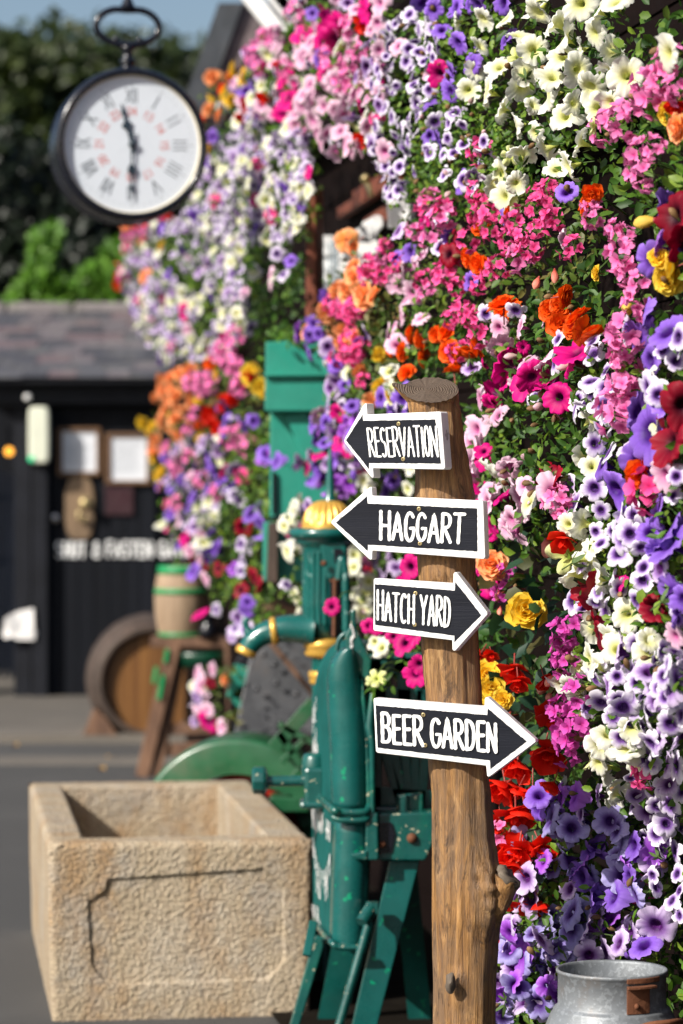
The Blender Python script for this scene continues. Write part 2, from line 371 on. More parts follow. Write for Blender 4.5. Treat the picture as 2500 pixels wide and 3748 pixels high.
for nm, q, lab in (("f", (210, 1565, 368, 1740), None), ("g", (385, 1585, 552, 1772), None)):
    x0, y0, x1, y1 = q; fr = MB()
    rect(fr, x0, y0, x1, y0 + 14, SD - .045, .05); rect(fr, x0, y1 - 14, x1, y1, SD - .045, .05)
    rect(fr, x0, y0 + 14, x0 + 18, y1 - 14, SD - .045, .05); rect(fr, x1 - 16, y0 + 14, x1, y1 - 14, SD - .045, .05)
    ob = fr.build("framed_notice", MT['frame'], bevel=.004)
    tag(ob, "brown framed paper notice hung on the shed door above the oval board" if nm == "f" else "brown framed paper notice hung on the shed door, lower one beside the flowers", "notice")
    pm = MB(); rect(pm, x0 + 18, y0 + 14, x1 - 16, y1 - 14, SD - .025, .01)
    for k in range(13 if nm == "g" else 9):
        yy = y0 + (34 if nm == "g" else 66) + k * 9; 
        rect(pm, x0 + 30, yy, x1 - 28 - (k * 37 % 30), yy + 2.2, SD - .027, .0015, mi=1)
    pp = pm.build("paper", [MT['paper'], paint("faint_print", (.35, .37, .4), .6, .1)], ob)

# ------------------------------------------------------------------ stroke lettering
def arc(cx, cy, rx, ry, a0, a1, n=10): return [(cx + rx * math.cos(math.radians(a0 + (a1 - a0) * i / n)), cy + ry * math.sin(math.radians(a0 + (a1 - a0) * i / n))) for i in range(n + 1)]
GL = {
 'A': [[(0, 0), (.5, 1), (1, 0)], [(.2, .33), (.82, .33)]],
 'B': [[(.08, 0), (.08, 1)], [(.08, 1)] + arc(.5, .77, .4, .23, 90, -90) + [(.2, .54)], [(.2, .53)] + arc(.52, .27, .46, .27, 90, -90) + [(.08, 0)]],
 'C': [arc(.55, .55, .5, .45, 50, 180, 8) + arc(.55, .4, .5, .40, 180, 305, 8)],
 'D': [[(.08, 0), (.08, 1)], [(.08, 1), (.4, .98)] + arc(.4, .5, .55, .48, 75, -75, 12) + [(.08, 0)]],
 'E': [[(.95, 1), (.1, 1), (.1, 0), (1, 0)], [(.1, .52), (.85, .54)]],
 'F': [[(.95, 1), (.1, 1), (.1, 0)], [(.1, .52), (.8, .54)]],
 'G': [arc(.52, .6, .48, .4, 40, 180, 8) + arc(.52, .4, .48, .4, 180, 350, 10) + [(1, .46), (.6, .45)]],
 'H': [[(.05, 0), (.05, 1)], [(.95, 0), (.95, 1)], [(.05, .5), (.95, .5)]],
 'I': [[(.5, 0), (.5, 1)]],
 'N': [[(.02, 0), (.05, 1)], [(.05, .98), (.92, .02)], [(.95, 0), (.95, 1)]],
 'O': [arc(.5, .5, .48, .5, 90, 450, 20)],
 'R': [[(.06, 0), (.06, 1)], [(.06, 1)] + arc(.48, .76, .42, .24, 90, -90, 8) + [(.1, .5)], [(.3, .5), (1, 0)]],
 'S': [arc(.5, .76, .42, .24, 40, 270, 10) + arc(.5, .26, .44, .26, 90, -140, 10)],
 'T': [[(0, 1), (1, 1)], [(.5, 1), (.48, 0)]],
 'U': [[(.06, 1), (.06, .35)] + arc(.5, .35, .44, .35, 180, 360, 10) + [(.94, 1)]],
 'V': [[(0, 1), (.48, 0), (1, 1)]],
 'X': [[(0, 0), (1, 1)], [(0, 1), (1, 0)]],
 'Y': [[(0, 1), (.5, .5)], [(1, 1), (.5, .5), (.48, 0)]],
 '&': [[(1, 0), (.3, .68)] + arc(.48, .8, .24, .2, 200, -20, 8) + [(.2, .4)] + arc(.42, .22, .38, .22, 140, 330, 8) + [(1, .5)]],
 '0': [arc(.5, .5, .45, .5, 90, 450, 16)], '1': [[(.3, .8), (.55, 1), (.55, 0)]],
 '2': [arc(.5, .72, .42, .28, 170, -20, 8) + [(.05, 0), (1, 0)]], '3': [arc(.45, .75, .42, .25, 150, -90, 8) + arc(.45, .26, .48, .26, 90, -150, 8)],
 '4': [[(.75, 0), (.75, 1), (.0, .3), (1, .3)]], '5': [[(.9, 1), (.15, 1), (.1, .58)] + arc(.45, .32, .45, .32, 100, -140, 8)],
 '6': [[(.8, 1)] + arc(.5, .3, .45, .3, 160, 520, 14)], '7': [[(0, 1), (1, 1), (.35, 0)]],
 '8': [arc(.5, .75, .36, .25, 90, 450, 12), arc(.5, .26, .46, .26, 90, 450, 12)], '9': [arc(.5, .7, .45, .3, 340, -20, 14) + [(.6, 0)]],
}
def densify(pl, step):
    out = [pl[0]]
    for a, b in zip(pl[:-1], pl[1:]):
        n = max(1, int(math.hypot(b[0] - a[0], b[1] - a[1]) / step))
        out += [(a[0] + (b[0] - a[0]) * i / n, a[1] + (b[1] - a[1]) * i / n) for i in range(1, n + 1)]
    return out
def stroke(m, pl, w, place, k, rs, rag=.1, thick=0.0006):
    """flat brush stroke along pixel polyline pl, mapped to the surface by place(x, y, lift)"""
    pl = densify(pl, w * .55); n = len(pl); L, Rr = [], []
    ph = rs.random() * 9
    for i in range(n):
        a, b = pl[max(i - 1, 0)], pl[min(i + 1, n - 1)]; dx, dy = b[0] - a[0], b[1] - a[1]; q = math.hypot(dx, dy) or 1
        ww = w / 2 * (1 + rag * math.sin(i * 1.3 + ph) + rs.uniform(-rag, rag) * .6)
        L.append((pl[i][0] - dy / q * ww, pl[i][1] + dx / q * ww)); Rr.append((pl[i][0] + dy / q * ww, pl[i][1] - dx / q * ww))
    def cap(c, a, sgn):
        base = math.atan2(a[1] - c[1], a[0] - c[0]); r = w / 2
        return [(c[0] + r * .95 * math.cos(base + sgn * t), c[1] + r * .95 * math.sin(base + sgn * t)) for t in (math.pi * .2, math.pi * .4, math.pi * .6, math.pi * .8)]
    lift = thick + k * .00012
    vs = [place(x, y, lift) for x, y in L] + [place(x, y, lift) for x, y in Rr]
    m.add(vs, [(i, i + 1, n + i + 1, n + i) for i in range(n - 1)])
    for idx, s_ in ((0, 1), (n - 1, -1)):
        cp = cap(pl[idx], L[idx], s_)
        m.add([place(x, y, lift) for x, y in [L[idx]] + cp + [Rr[idx]]], [tuple(range(6))])
def lettering(text, widths, quad, w, place, gap=.25, seed=1, rag=.1, jit=.03):
    """text laid in the pixel quad TL,TR,BR,BL; widths are relative letter widths"""
    rs = random.Random(seed); m = MB(); TL, TR, BR, BL = quad
    tot = sum(widths) + gap * (len(text) - 1); x = 0; k = 0
    for ch, lw in zip(text, widths):
        if ch != ' ':
            dy0, dy1 = rs.uniform(-jit, jit), rs.uniform(-jit, jit)
            for pl in GL[ch]:
                out = []
                for (gx, gy) in pl:
                    u = (x + gx * lw) / tot; v = 1 - (gy * (1 + dy0) + dy1 * .5)
                    tx, ty = TL[0] + (TR[0] - TL[0]) * u, TL[1] + (TR[1] - TL[1]) * u
                    bx, by = BL[0] + (BR[0] - BL[0]) * u, BL[1] + (BR[1] - BL[1]) * u
                    out.append((tx + (bx - tx) * v, ty + (by - ty) * v))
                stroke(m, out, w, place, k, rs, rag); k += 1
        x += lw + gap
    return m
tx = "SHUT & FASTEN GATE"
m = lettering(tx, [.8 if c != ' ' else .5 for c in tx], ((207, 1984), (690, 1984), (690, 2038), (207, 2038)), 8, lambda x, y, l: W(x, y, SD - .004 - l), .3, 4, .05)
tag(m.build("lettering", MT['letter'], door), "white painted words SHUT & FASTEN GATE")
# pale bulkhead lamp on the door post, small bell above
lp = thing("wall_lamp", SP(141, 1700, -.2), "tall cream plastic wall lamp fixed to the shed's door post", "lamp")
m = MB(); rect(m, 104, 1486, 178, 1698, SD - .145, .04); m.build("back_plate", MT['shedsoft'], lp, bevel=.01)
m = MB()
pts = []
for i in range(24):
    a = 2 * math.pi * i / 24; sx = math.copysign(abs(math.cos(a)) ** .4, math.cos(a)); sz = math.copysign(abs(math.sin(a)) ** .25, math.sin(a))
    pts.append(W(141 + sx * 38, 1592 - sz * 104, SD - .24))
m.prism(pts, Vector((0, .09, 0))); m.build("cover", MT['lamp'], lp, bevel=.02, bseg=3)
m = MB(); m.lathe([(0, 0), (.02, .002), (.022, .01), (0, .012)], W(115, 1680, SD - .25), 12, (0, 1, 0)); m.build("green_light", glow("green_pilot", (.02, .6, .25), .6), lp)
m = MB(); m.ball(W(101, 1453, SD - .2), .028, 12); m.tube([W(101, 1453, SD - .2), W(101, 1453, SD - .14)], .012, 8); tag(m.build("knob", MT['white']), "small white round knob on the shed's eaves beam above the wall lamp", "knob")
# crumpled white paper sign on the left post
m = MB(); pts = [(18, 2262), (60, 2240), (122, 2226), (124, 2290), (134, 2318), (126, 2342), (60, 2340), (44, 2328), (22, 2338), (8, 2326)]
m.prism([W(x, y, SD - .13 + .01 * math.sin(x)) for x, y in pts], Vector((0, .012, 0)))
for k in range(6): m.prism([W(x, y, SD - .136) for x, y in ((34, 2258 + k * 11), (104 - k * 5, 2250 + k * 11), (104 - k * 5, 2253 + k * 11), (34, 2261 + k * 11))], Vector((0, .004, 0)), mi=1)
tag(m.build("paper_sign", [paint("white_paper_sign", (.8, .78, .76), .6, .04), bpy.data.materials["faint_print"]]), "crumpled white paper sign fixed low on the shed's left post", "sign")
# slatted blue-grey gate and a lit lamp seen through the opening on the left
gt = thing("gate", W(20, 2500, SD + .5), "blue-grey slatted gate standing in the dark opening left of the shed door", "gate")
M_gate = paint("blue_grey_paint", (.07, .09, .14), .5, .35, stretch=(1, 1, .1))
for i, (x0, x1) in enumerate(((-60, -36), (-26, -4), (6, 26), (34, 50))):
    m = MB(); rect(m, x0, 1700 + i * 12, x1, 2480, SD + .5, .03); m.build("slat", M_gate, gt, bevel=.004)
for y in (1810, 2040, 2330): m = MB(); rect(m, -70, y, 52, y + 26, SD + .54, .04); m.build("rail", MT['shedsoft'], gt)
ol = thing("amber_lamp", W(33, 1668, SD + .45), "small round amber lamp glowing in the dark opening left of the shed", "lamp")
m = MB(); m.ball(W(33, 1652, SD + .4), .032, 14); m.build("bulb", glow("amber_glow", (1, .42, .05), 2.2), ol)
m = MB(); m.tube([W(33, 1638, SD + .4), W(33, 1560, SD + .4)], .01, 6); m.build("cable", MT['shedsoft'], ol)

# ------------------------------------------------------------------ barrels, trestle and oddments behind the trough
def staves_profile(r0, r1, h, n=14): return [(r0 + (r1 - r0) * math.sin(math.pi * i / n) ** .9, h * i / n) for i in range(n + 1)]
bD = gY(2716) ; ppm = F / bD
bc = W(562, 2498, bD - .1); ax = Vector((-.10, 1, 0)).normalized()
big = thing("large_barrel", (bc.x, bc.y + .4, .05), "large old oak barrel lying on wooden chocks, its orange-brown head facing out", "barrel")
r0 = .345
m = MB(); prof = [(r0 - .035, 0), (r0 - .005, -.002), (r0, .004)] + [(r0 + .07 * math.sin(math.pi * i / 12), .02 + .8 * i / 12) for i in range(13)] + [(r0 - .03, .83)]
m.lathe([(r0 - .035, .05)] + prof, bc, 64, ax, flute=lambda a, j: 1 + .004 * math.cos(a * 26), close=True); m.build("staves", MT['barrel'], big)
m = MB(); m.lathe([(0, .055), (r0 - .034, .055)], bc, 48, ax, sm=False, close=True); m.build("head", MT['oak'], big)
m = MB()
for h in (.015, .17, .63): 
    rr = r0 + .07 * math.sin(math.pi * max(0, h - .0) / .84) + .004
    m.lathe([(rr - .004, h), (rr, h), (rr + .004, h + .035), (rr - .002, h + .035)], bc, 64, ax, close=True)
m.build("hoop", paint("old_iron_hoop", (.12, .095, .08), .55, .4, metal=.5, dirt=(.16, .08, .04)), big)
for sgn, lab in ((-1, "left"), (1, "right")):
    m = MB(); c = Vector((bc.x + sgn * .24, bc.y + .1, .05)); h = .15
    tri = [c + Vector((-sgn * .02, -.12, 0)), c + Vector((sgn * .20, -.12, 0)), c + Vector((sgn * .13, -.12, h * 1.15)), c + Vector((sgn * .05, -.12, h * .72))]
    m.prism(tri, Vector((0, .6, 0))); tag(m.build("barrel_chock", MT['brown'], bevel=.005), "brown wooden wedge under the large barrel, " + ("on its open left side" if sgn < 0 else "half hidden behind the trestle"), "chock", None)
m = MB(); m.box(W(345, 2470, bD + .35), (.06, .06, .06)); m.bar(W(345, 2475, bD + .35), W(352, 2600, bD + .35), .04, .04)
tag(m.build("wooden_peg", MT['brown'], bevel=.004), "short pale wooden peg standing behind the large barrel's left edge", "peg")

tD = gY(2842); tp = F / tD
tr = thing("trestle", (W(700, 2842, tD).x, tD, 0), "rough brown wooden trestle with splayed legs carrying the small barrel", "trestle")
zt = W(0, 2338, tD).z; xl, xr = W(572, 0, tD).x, W(868, 0, tD).x
m = MB(); m.box(((xl + xr) / 2, tD + .14, zt - .02), (xr - xl + .06, .34, .055)); m.build("top", MT['brown'], tr, bevel=.006)
zt2 = zt - .048
for (a, b) in (((640, 2372), (520, 2842)), ((600, 2372), (562, 2842))): pass
def leg(pa, pb, da, db, w=.075): 
    m = MB(); A = W(pa[0], pa[1], tD + da); B = W(pb[0], pb[1], tD + db); B.z = 0.0 if B.z < .2 else B.z; m.bar(A, B, w, .05, up=(0, 1, 0)); m.build("leg", MT['brown'], tr, bevel=.005)
leg((636, 2362), (520, 2842), -.02, -.02); leg((668, 2362), (570, 2842), .06, .0, .06)
leg((846, 2362), (870, 2800), -.02, .0); leg((830, 2362), (850, 2790), .28, .4)
m = MB(); m.bar(W(560, 2672, tD + .03), W(850, 2662, tD + .03), .04, .06); m.bar(W(600, 2745, tD + .03), W(800, 2735, tD + .03), .04, .07); m.build("cross_rail", MT['brown'], tr, bevel=.004)
for i, (x, y, x2, y2) in enumerate(((612, 2375, 604, 2425), (572, 2440, 562, 2500), (596, 2470, 580, 2560))):
    m = MB(); m.bar(W(x, y, tD - .06), W(x2, y2, tD - .06), .022, .006, up=(0, 1, 0)); m.build("green_bracket", MT['hoop'], tr)

sb = W(664, 2322, tD + .13); sb.z = zt + .008
small = thing("small_barrel", sb, "small upright barrel with bright green hoops standing on the trestle", "barrel")
hh = (2322 - 2062) / tp; rb = .123
m = MB(); m.lathe([(rb - .02, .01)] + [(rb + .026 * math.sin(math.pi * i / 12), hh * i / 12) for i in range(13)] + [(rb - .015, hh), (rb - .018, hh - .02)], sb, 60, flute=lambda a, j: 1 + .006 * math.cos(a * 20), close=True); m.build("staves", MT['stave'], small)
m = MB(); m.lathe([(0, hh - .02), (rb - .012, hh - .02)], sb, 40, sm=False, close=True); m.build("lid", MT['stave'], small)
for h0, h1 in ((hh - .045, hh + .002), (hh - .155, hh - .125), (.0, .022)):
    m = MB(); q = lambda h: rb + .026 * math.sin(math.pi * min(max(h / hh, 0), 1)) + .004
    m.lathe([(q(h0) - .006, h0), (q(h0), h0), (q(h1), h1), (q(h1) - .006, h1)], sb, 60, close=True); m.build("hoop", MT['hoop'], small)
# dark tub that hangs below the trestle top, black bucket and black jar beside the barrel
m = MB(); c = W(738, 2440, tD + .12); m.lathe([(.0, 0), (.16, 0), (.175, .06), (.18, .085), (.165, .085), (.155, .02), (0, .02)], c, 40)
tag(m.build("green_tub", paint("dark_green_tub", (.002, .05, .025), .35, .2, coat=.4)), "shallow dark green tub under the trestle top beside the barrel head", "tub")
m = MB(); c = W(762, 2325, tD - .02); c.z = zt + .008; m.lathe([(0, 0), (.05, 0), (.055, .05), (.035, .075), (.035, .10), (.05, .11), (.045, .12), (0, .12)], c, 28)
tag(m.build("black_jar", MT['case']), "small glossy black jar at the foot of the green-hooped barrel", "jar")
m = MB(); a = W(850, 2440, 13.6); 
m.prism([W(x, y, 13.4) for x, y in ((836, 2700), (862, 2420), (930, 2340), (900, 2700))], Vector((0, .3, 0)))
tag(m.build("black_post", MT['shedsoft'], bevel=.01), "black timber post stub behind the pump spout, left of the grey sheet", "post")

# grey riveted sheet leaning behind the pump, with its stick
sh = thing("metal_sheet", W(1000, 2690, 12.6), "large dark grey riveted metal sheet leaning upright behind the pump spout", "metal sheet")
m = MB(); m.prism([W(x, y, 12.6 + (2690 - y) * .0004) for x, y in ((858, 2690), (930, 2330), (1000, 2285), (1118, 2300), (1150, 2420), (1150, 2690))], Vector((0, .02, 0))); m.build("plate", MT['grey'], sh, bevel=.003)
for x, y in ((966, 2395), (1004, 2430), (940, 2520), (1012, 2500), (1085, 2540)):
    m = MB(); m.lathe([(0, -.012), (.01, -.010), (.014, 0)], W(x, y, 12.55 + (2690 - y) * .0004), 12, (0, 1, 0)); m.build("rivet", MT['grey'], sh)
m = MB(); m.bar(W(985, 2345, 12.3), W(1150, 2545, 12.3), .022, .022)
tag(m.build("wooden_stick", MT['brown'], bevel=.003), "thin brown wooden stick leaning diagonally across the grey metal sheet", "stick")
m = MB(); m.prism([W(x, y, 12.9) for x, y in ((952, 2330), (962, 2215), (1010, 2200), (1105, 2235), (1110, 2290), (1000, 2310))], Vector((0, .06, 0)))
tag(m.build("timber_offcut", MT['brown'], bevel=.006), "broken brown timber board above the grey sheet, under the green panel", "timber")
m = MB(); m.bar(W(870, 2560, 12.9), W(900, 2440, 12.9), .1, .03, up=(0, 1, 0)); m.bar(W(855, 2570, 12.9), W(935, 2500, 12.9), .07, .03, up=(0, 1, 0))
tag(m.build("teal_bracket", MT['palgreen'], bevel=.004), "small sea-green bracket left of the grey metal sheet", "bracket")

# ------------------------------------------------------------------ green land roller behind the trough
wD = 10.95; Rw = .375
wax = Vector((-.10, -1, .0)).normalized()
wc = W(886, 1780, wD); wc.z = EYE - (2676 - HZ) / F * (wD + .16) - Rw
lr_ = thing("land_roller", (wc.x, wc.y, 0), "old green iron land roller with broad wheel and red inner rim, behind the stone trough", "roller")
wh = MB(); wh.lathe([(Rw - .13, .16), (Rw - .02, .17), (Rw - .004, .165), (Rw, .15), (Rw + .004, 0), (Rw, -.15), (Rw - .02, -.17), (Rw - .13, -.16), (Rw - .11, 0), (Rw - .13, .16)], wc, 96, wax, close=True)
wh = wh.build("wheel", MT['rollgreen'], lr_)
m = MB(); m.lathe([(Rw - .14, .0), (Rw - .14, .10), (Rw - .18, .10), (Rw - .18, .0), (Rw - .14, .0)], wc, 64, wax, close=True); m.build("inner_rim", MT['red'], wh)
for k in range(6):
    a = 2 * math.pi * k / 6 + .5; u = Vector((1, 0, 0)); u = (u - wax * u.dot(wax)).normalized(); v = wax.cross(u)
    d = u * math.cos(a) + v * math.sin(a); m = MB(); m.bar(wc + d * .05, wc + d * (Rw - .13), .035, .02, up=wax); m.build("spoke", MT['red'], wh)
m = MB(); m.lathe([(.0, .17), (.04, .17), (.06, .1), (.06, -.1), (.04, -.17), (0, -.17)], wc, 24, wax); m.build("hub", MT['rollgreen'], wh)
for a, b, w in (((1000, 2740), (1150, 2570), .05), ((1020, 2650), (1150, 2720), .022), ((1020, 2680), (1150, 2870), .028), ((1030, 2790), (1120, 2700), .02), ((1060, 2870), (1150, 2760), .03), ((990, 2860), (1130, 2905), .05)):
    m = MB(); m.bar(W(*a, 10.7), W(*b, 10.7), w, .02, up=(0, 1, 0)); m.build("strut", MT['rollgreen'], lr_, bevel=.002)
m = MB(); m.box(W(1060, 2930, 10.8), (.14, .3, .05)); m.build("bracket", MT['rollgreen'], lr_, bevel=.004)
m = MB(); m.bar(W(1080, 2850, 10.75), W(1140, 3020, 10.75), .08, .03, up=(0, 1, 0)); m.build("lever", MT['rollgreen'], lr_, bevel=.004)
m = MB(); m.bar(W(1115, 2830, 10.9), W(1125, 2920, 10.9), .03, .02, up=(0, 1, 0)); m.build("red_bar", MT['red'], lr_)
# ------------------------------------------------------------------ stone trough
def fbm(p, s, o=4): return noise.fractal(Vector(p) * s, 1.0, 2.0, o)
M_stone, nt, p, co = newmat("tooled_granite")
n1 = _noise(nt, co, 105, 5, .68); n2 = _noise(nt, co, 3.2, 7, .65); n3 = _noise(nt, co, 9, 6, .6, vec_scale=(1, 1, .35)); n4 = _noise(nt, co, 330, 2, .5)
vo = nt.nodes.new('ShaderNodeTexVoronoi'); vo.inputs['Scale'].default_value = 88; nt.links.new(co, vo.inputs['Vector'])
vd = vo.outputs['Distance']
c = _ramp(nt, n2, [(.28, (.33, .26, .175)), (.5, (.43, .345, .235)), (.72, (.50, .43, .335))])
c = _mix(nt, c, (.34, .20, .085), _ramp(nt, n3, [(.47, 0.), (.66, .75)]))
c = _mix(nt, c, (.36, .33, .29), _ramp(nt, _noise(nt, co, 4.5, 8, .7), [(.50, 0.), (.64, .65)]))
c = _mix(nt, c, (.52, .47, .40), _ramp(nt, n1, [(.58, 0.), (.72, .45)]))
c = _mix(nt, c, (.13, .105, .075), _ramp(nt, n4, [(.58, 0.), (.68, .65)]))
c = _mix(nt, c, (.17, .125, .08), _ramp(nt, n1, [(.33, .5), (.43, 0.)]))
c = _mix(nt, c, (.22, .165, .11), _ramp(nt, vd, [(.48, 0.), (.8, .55)]))
nt.links.new(c, p.inputs["Base Color"]); p.inputs["Roughness"].default_value = .85
b0 = _bump(nt, _ramp(nt, vd, [(.1, 1.), (.85, 0.)]), .7, .006); b1 = _bump(nt, n1, .5, .006, b0); nt.links.new(_bump(nt, n4, .7, .003, b1), p.inputs["Normal"])
TD = 8.9
ea = Vector((.99, .135, 0)).normalized(); eb = Vector((-.135, .99, 0)).normalized()     # across, along
T0 = W(176, 3088, TD); T0.z = 0
TW = .799; TL_ = 1.86; TH = W(176, 3088, TD).z
wall_l, wall_r, wall_f, wall_b = .115, .135, .15, .17
def tpos(a, b, z):
    """a 0..TW across, b 0..TL along, z 0..TH; the sides draw in towards the ground and the edges are worn round"""
    t = 1 - z / TH; dx = .012 * t * t
    cc = a - TW / 2; aa = TW / 2 + cc * (1 - 2 * dx / TW)
    return T0 + ea * aa + eb * b + Vector((0, 0, z))
PANEL = [((x - 187) / 957 * TW, TH * (1 - (y - 3083) / 652)) for x, y in ((399, 3218), (965, 3188), (1000, 3222), (1036, 3262), (1048, 3521), (1022, 3562), (981, 3601), (462, 3606), (380, 3590), (339, 3535), (327, 3298), (352, 3284), (380, 3268), (394, 3248))]
def inpoly_(x, y, P):
    k = False; n = len(P)
    for i in range(n):
        x0, y0 = P[i]; x1, y1 = P[(i + 1) % n]
        if (y0 > y) != (y1 > y) and x < (x1 - x0) * (y - y0) / (y1 - y0) + x0: k = not k
    return k
def dseg(px, pz, a, b):
    vx, vz = b[0] - a[0], b[1] - a[1]; t = max(0, min(1, ((px - a[0]) * vx + (pz - a[1]) * vz) / (vx * vx + vz * vz)))
    return math.hypot(px - a[0] - t * vx, pz - a[1] - t * vz)
m = MB()
def grid(fn, nu, nv, flip=False):
    vs = [fn(i / nu, j / nv) for j in range(nv + 1) for i in range(nu + 1)]
    fs = [(j * (nu + 1) + i, j * (nu + 1) + i + 1, (j + 1) * (nu + 1) + i + 1, (j + 1) * (nu + 1) + i) for j in range(nv) for i in range(nu)]
    if flip: fs = [f[::-1] for f in fs]
    m.add(vs, fs, 0, True)
rd = .022
def rounded(x, lo, hi, r=rd):
    """pull-in near both ends of an edge"""
    d = min(x - lo, hi - x); return 0 if d >= r else r - math.sqrt(max(0, r * r - (r - d) ** 2))
def jit(P, amp=.0030):
    q = noise.noise_vector(P * 140) * amp * .42 + noise.noise_vector(P * 34) * amp * .35 + noise.noise_vector(P * 9) * amp * .8; return P + q
def front(u, v):
    a, z = u * TW, v * TH; P = tpos(a, 0, z)
    pull = rounded(a, 0, TW) + rounded(z, -1, TH)
    d = min(dseg(a, z + .0012 * math.sin(a * 30), PANEL[i], PANEL[(i + 1) % len(PANEL)]) for i in range(len(PANEL)))
    sgn = inpoly_(a, z, PANEL); dep = .0085 * (smooth(0, .004, d) if sgn else 0) + (.004 * max(0, 1 - d / .006) if sgn and (a < .3 or z > .33) else 0)
    pits = max(0, noise.noise(P * 150)) ** 1.5 * .005
    return jit(P + eb * (pull + dep + pits + .0017 * noise.noise(P * 60) + .0008 * noise.noise(P * 170)), .0012)
grid(front, 240, 160)
grid(lambda u, v: jit(tpos(0, (1 - u) * TL_, v * TH) + ea * (rounded((1 - u) * TL_, 0, TL_) + rounded(v * TH, -1, TH)), .002), 120, 50)
grid(lambda u, v: jit(tpos(TW, u * TL_, v * TH) - ea * (rounded(u * TL_, 0, TL_) + rounded(v * TH, -1, TH)), .003), 120, 50)
grid(lambda u, v: jit(tpos((1 - u) * TW, TL_, v * TH) - eb * (rounded(u * TW, 0, TW) + rounded(v * TH, -1, TH)), .003), 60, 40)
ia0, ia1, ib0, ib1 = wall_l, TW - wall_r, wall_f, TL_ - wall_b
def top(a0, a1, b0, b1, nu, nv):
    def fn(u, v):
        a = a0 + (a1 - a0) * u; b = b0 + (b1 - b0) * v
        di = max(ia0 - a, a - ia1, ib0 - b, b - ib1)
        pull = rounded(a, 0, TW) + rounded(b, 0, TL_) + (0 if di >= .012 else .012 - math.sqrt(max(0, .012 ** 2 - (.012 - max(0, di)) ** 2)))
        P = tpos(a, b, TH); P.z -= min(pull, .03); return jit(P, .0026)
    grid(fn, nu, nv)
top(0, ia0, 0, TL_, 18, 120); top(ia1, TW, 0, TL_, 22, 120); top(ia0, ia1, 0, ib0, 70, 22); top(ia0, ia1, ib1, TL_, 70, 22)
dpt = .36
grid(lambda u, v: jit(tpos(ia0 + (ia1 - ia0) * u, ib1, TH - .008 - (1 - v) * dpt), .006), 110, 70)
grid(lambda u, v: jit(tpos(ia1 - (ia1 - ia0) * u, ib0, TH - .008 - (1 - v) * dpt), .003), 40, 30)
grid(lambda u, v: jit(tpos(ia0, ib0 + (ib1 - ib0) * u, TH - .008 - (1 - v) * dpt), .002), 60, 40)
grid(lambda u, v: jit(tpos(ia1, ib1 - (ib1 - ib0) * u, TH - .008 - (1 - v) * dpt), .003), 60, 40)
grid(lambda u, v: tpos(ia0 + (ia1 - ia0) * u, ib0 + (ib1 - ib0) * v, TH - dpt), 20, 30)
tag(m.build("stone_trough", M_stone), "large rough tan stone trough with carved panel outline, standing on the asphalt", "trough")

# ------------------------------------------------------------------ sea-green cased post (frame of an old press) against the flowers
GD = 11.1
gp = thing("green_press", W(1080, 2140, GD), "sea-green painted wooden casing with a square boxed cap, standing behind the gold-topped pump", "casing")
m = MB(); m.prism([W(x, y, GD - .1) for x, y in ((972, 1252), (1212, 1240), (1212, 1505), (968, 1505))], Vector((.04, .26, 0)))
m.prism([W(x, y, GD - .125) for x, y in ((966, 1368), (1216, 1366), (1216, 1376), (966, 1378))], Vector((0, .02, 0)))
m.build("cap", MT['palgreen'], gp, bevel=.006)
m = MB(); m.prism([W(x, y, GD) for x, y in ((988, 1500), (1200, 1500), (1200, 1906), (986, 1906))], Vector((.03, .2, 0))); m.build("panel", MT['palgreen'], gp, bevel=.006)
m = MB(); m.bar(W(1085, 1510, GD - .03), W(1160, 1700, GD - .03), .08, .05, up=(0, 1, 0)); m.build("brace", MT['palgreen'], gp, bevel=.005)
m = MB(); m.prism([W(x, y, GD - .02) for x, y in ((996, 1730), (1006, 1728), (1008, 1880), (997, 1880))], Vector((0, .02, 0)))
m.prism([W(x, y, GD - .03) for x, y in ((984, 1890), (1110, 1890), (1110, 1900), (984, 1902))], Vector((0, .02, 0))); m.build("slot", MT['case'], gp)
m = MB(); m.prism([W(x, y, GD - .03) for x, y in ((962, 1912), (1112, 1908), (1112, 2130), (960, 2128))], Vector((.02, .2, 0))); m.build("lower_panel", MT['palgreen'], gp, bevel=.006)
m = MB(); m.prism([W(x, y, GD - .11) for x, y in ((982, 1914), (1019, 1912), (1016, 2134), (974, 2132))], Vector((0, .06, 0)))
tag(m.build("wooden_batten", MT['barrel'], bevel=.004), "weathered grey-brown wooden batten on the front of the sea-green casing", "batten")

# ------------------------------------------------------------------ teal and gold hand pump
PD = 9.6; pp_ = F / PD
def PZ(y): return W(0, y, PD).z
pc = W(1190, 0, PD); pc.z = 0
pu = thing("hand_pump", pc, "teal cast-iron hand water pump with gold fluted dome, gold collars and curved spout", "pump")
u1 = 1 / pp_
m = MB(); m.lathe([(r * u1, PZ(y)) for r, y in ((60, 3600), (60, 3560), (48, 3540), (48, 2520), (50, 2500), (50, 2330), (62, 2320), (70, 2300), (84, 2280), (86, 2200), (84, 2010), (96, 1995), (110, 1985), (112, 1972), (100, 1966), (98, 1962))], pc, 48)
m.build("column", MT['pump'], pu)
m = MB(); m.lathe([(r * u1, PZ(y)) for r, y in ((100, 1972), (134, 1966), (138, 1950), (134, 1936), (104, 1932), (0, 1930))], pc + Vector((.004, 0, 0)), 64); m.build("flange", MT['pump'], pu)
m = MB(); m.lathe([(96 * u1 * math.cos(t) ** .75 if t < 1.57 else 0, PZ(1936) + 106 * u1 * math.sin(t)) for t in [i * math.pi / 2 / 14 for i in range(15)]], pc + Vector((.008, 0, 0)), 120,
    flute=lambda a, j: 1 - (.13 if 2 < j < 13 else 0) * (0.5 + .5 * math.cos(a * 20)) ** 2); m.build("dome", MT['gold'], pu)
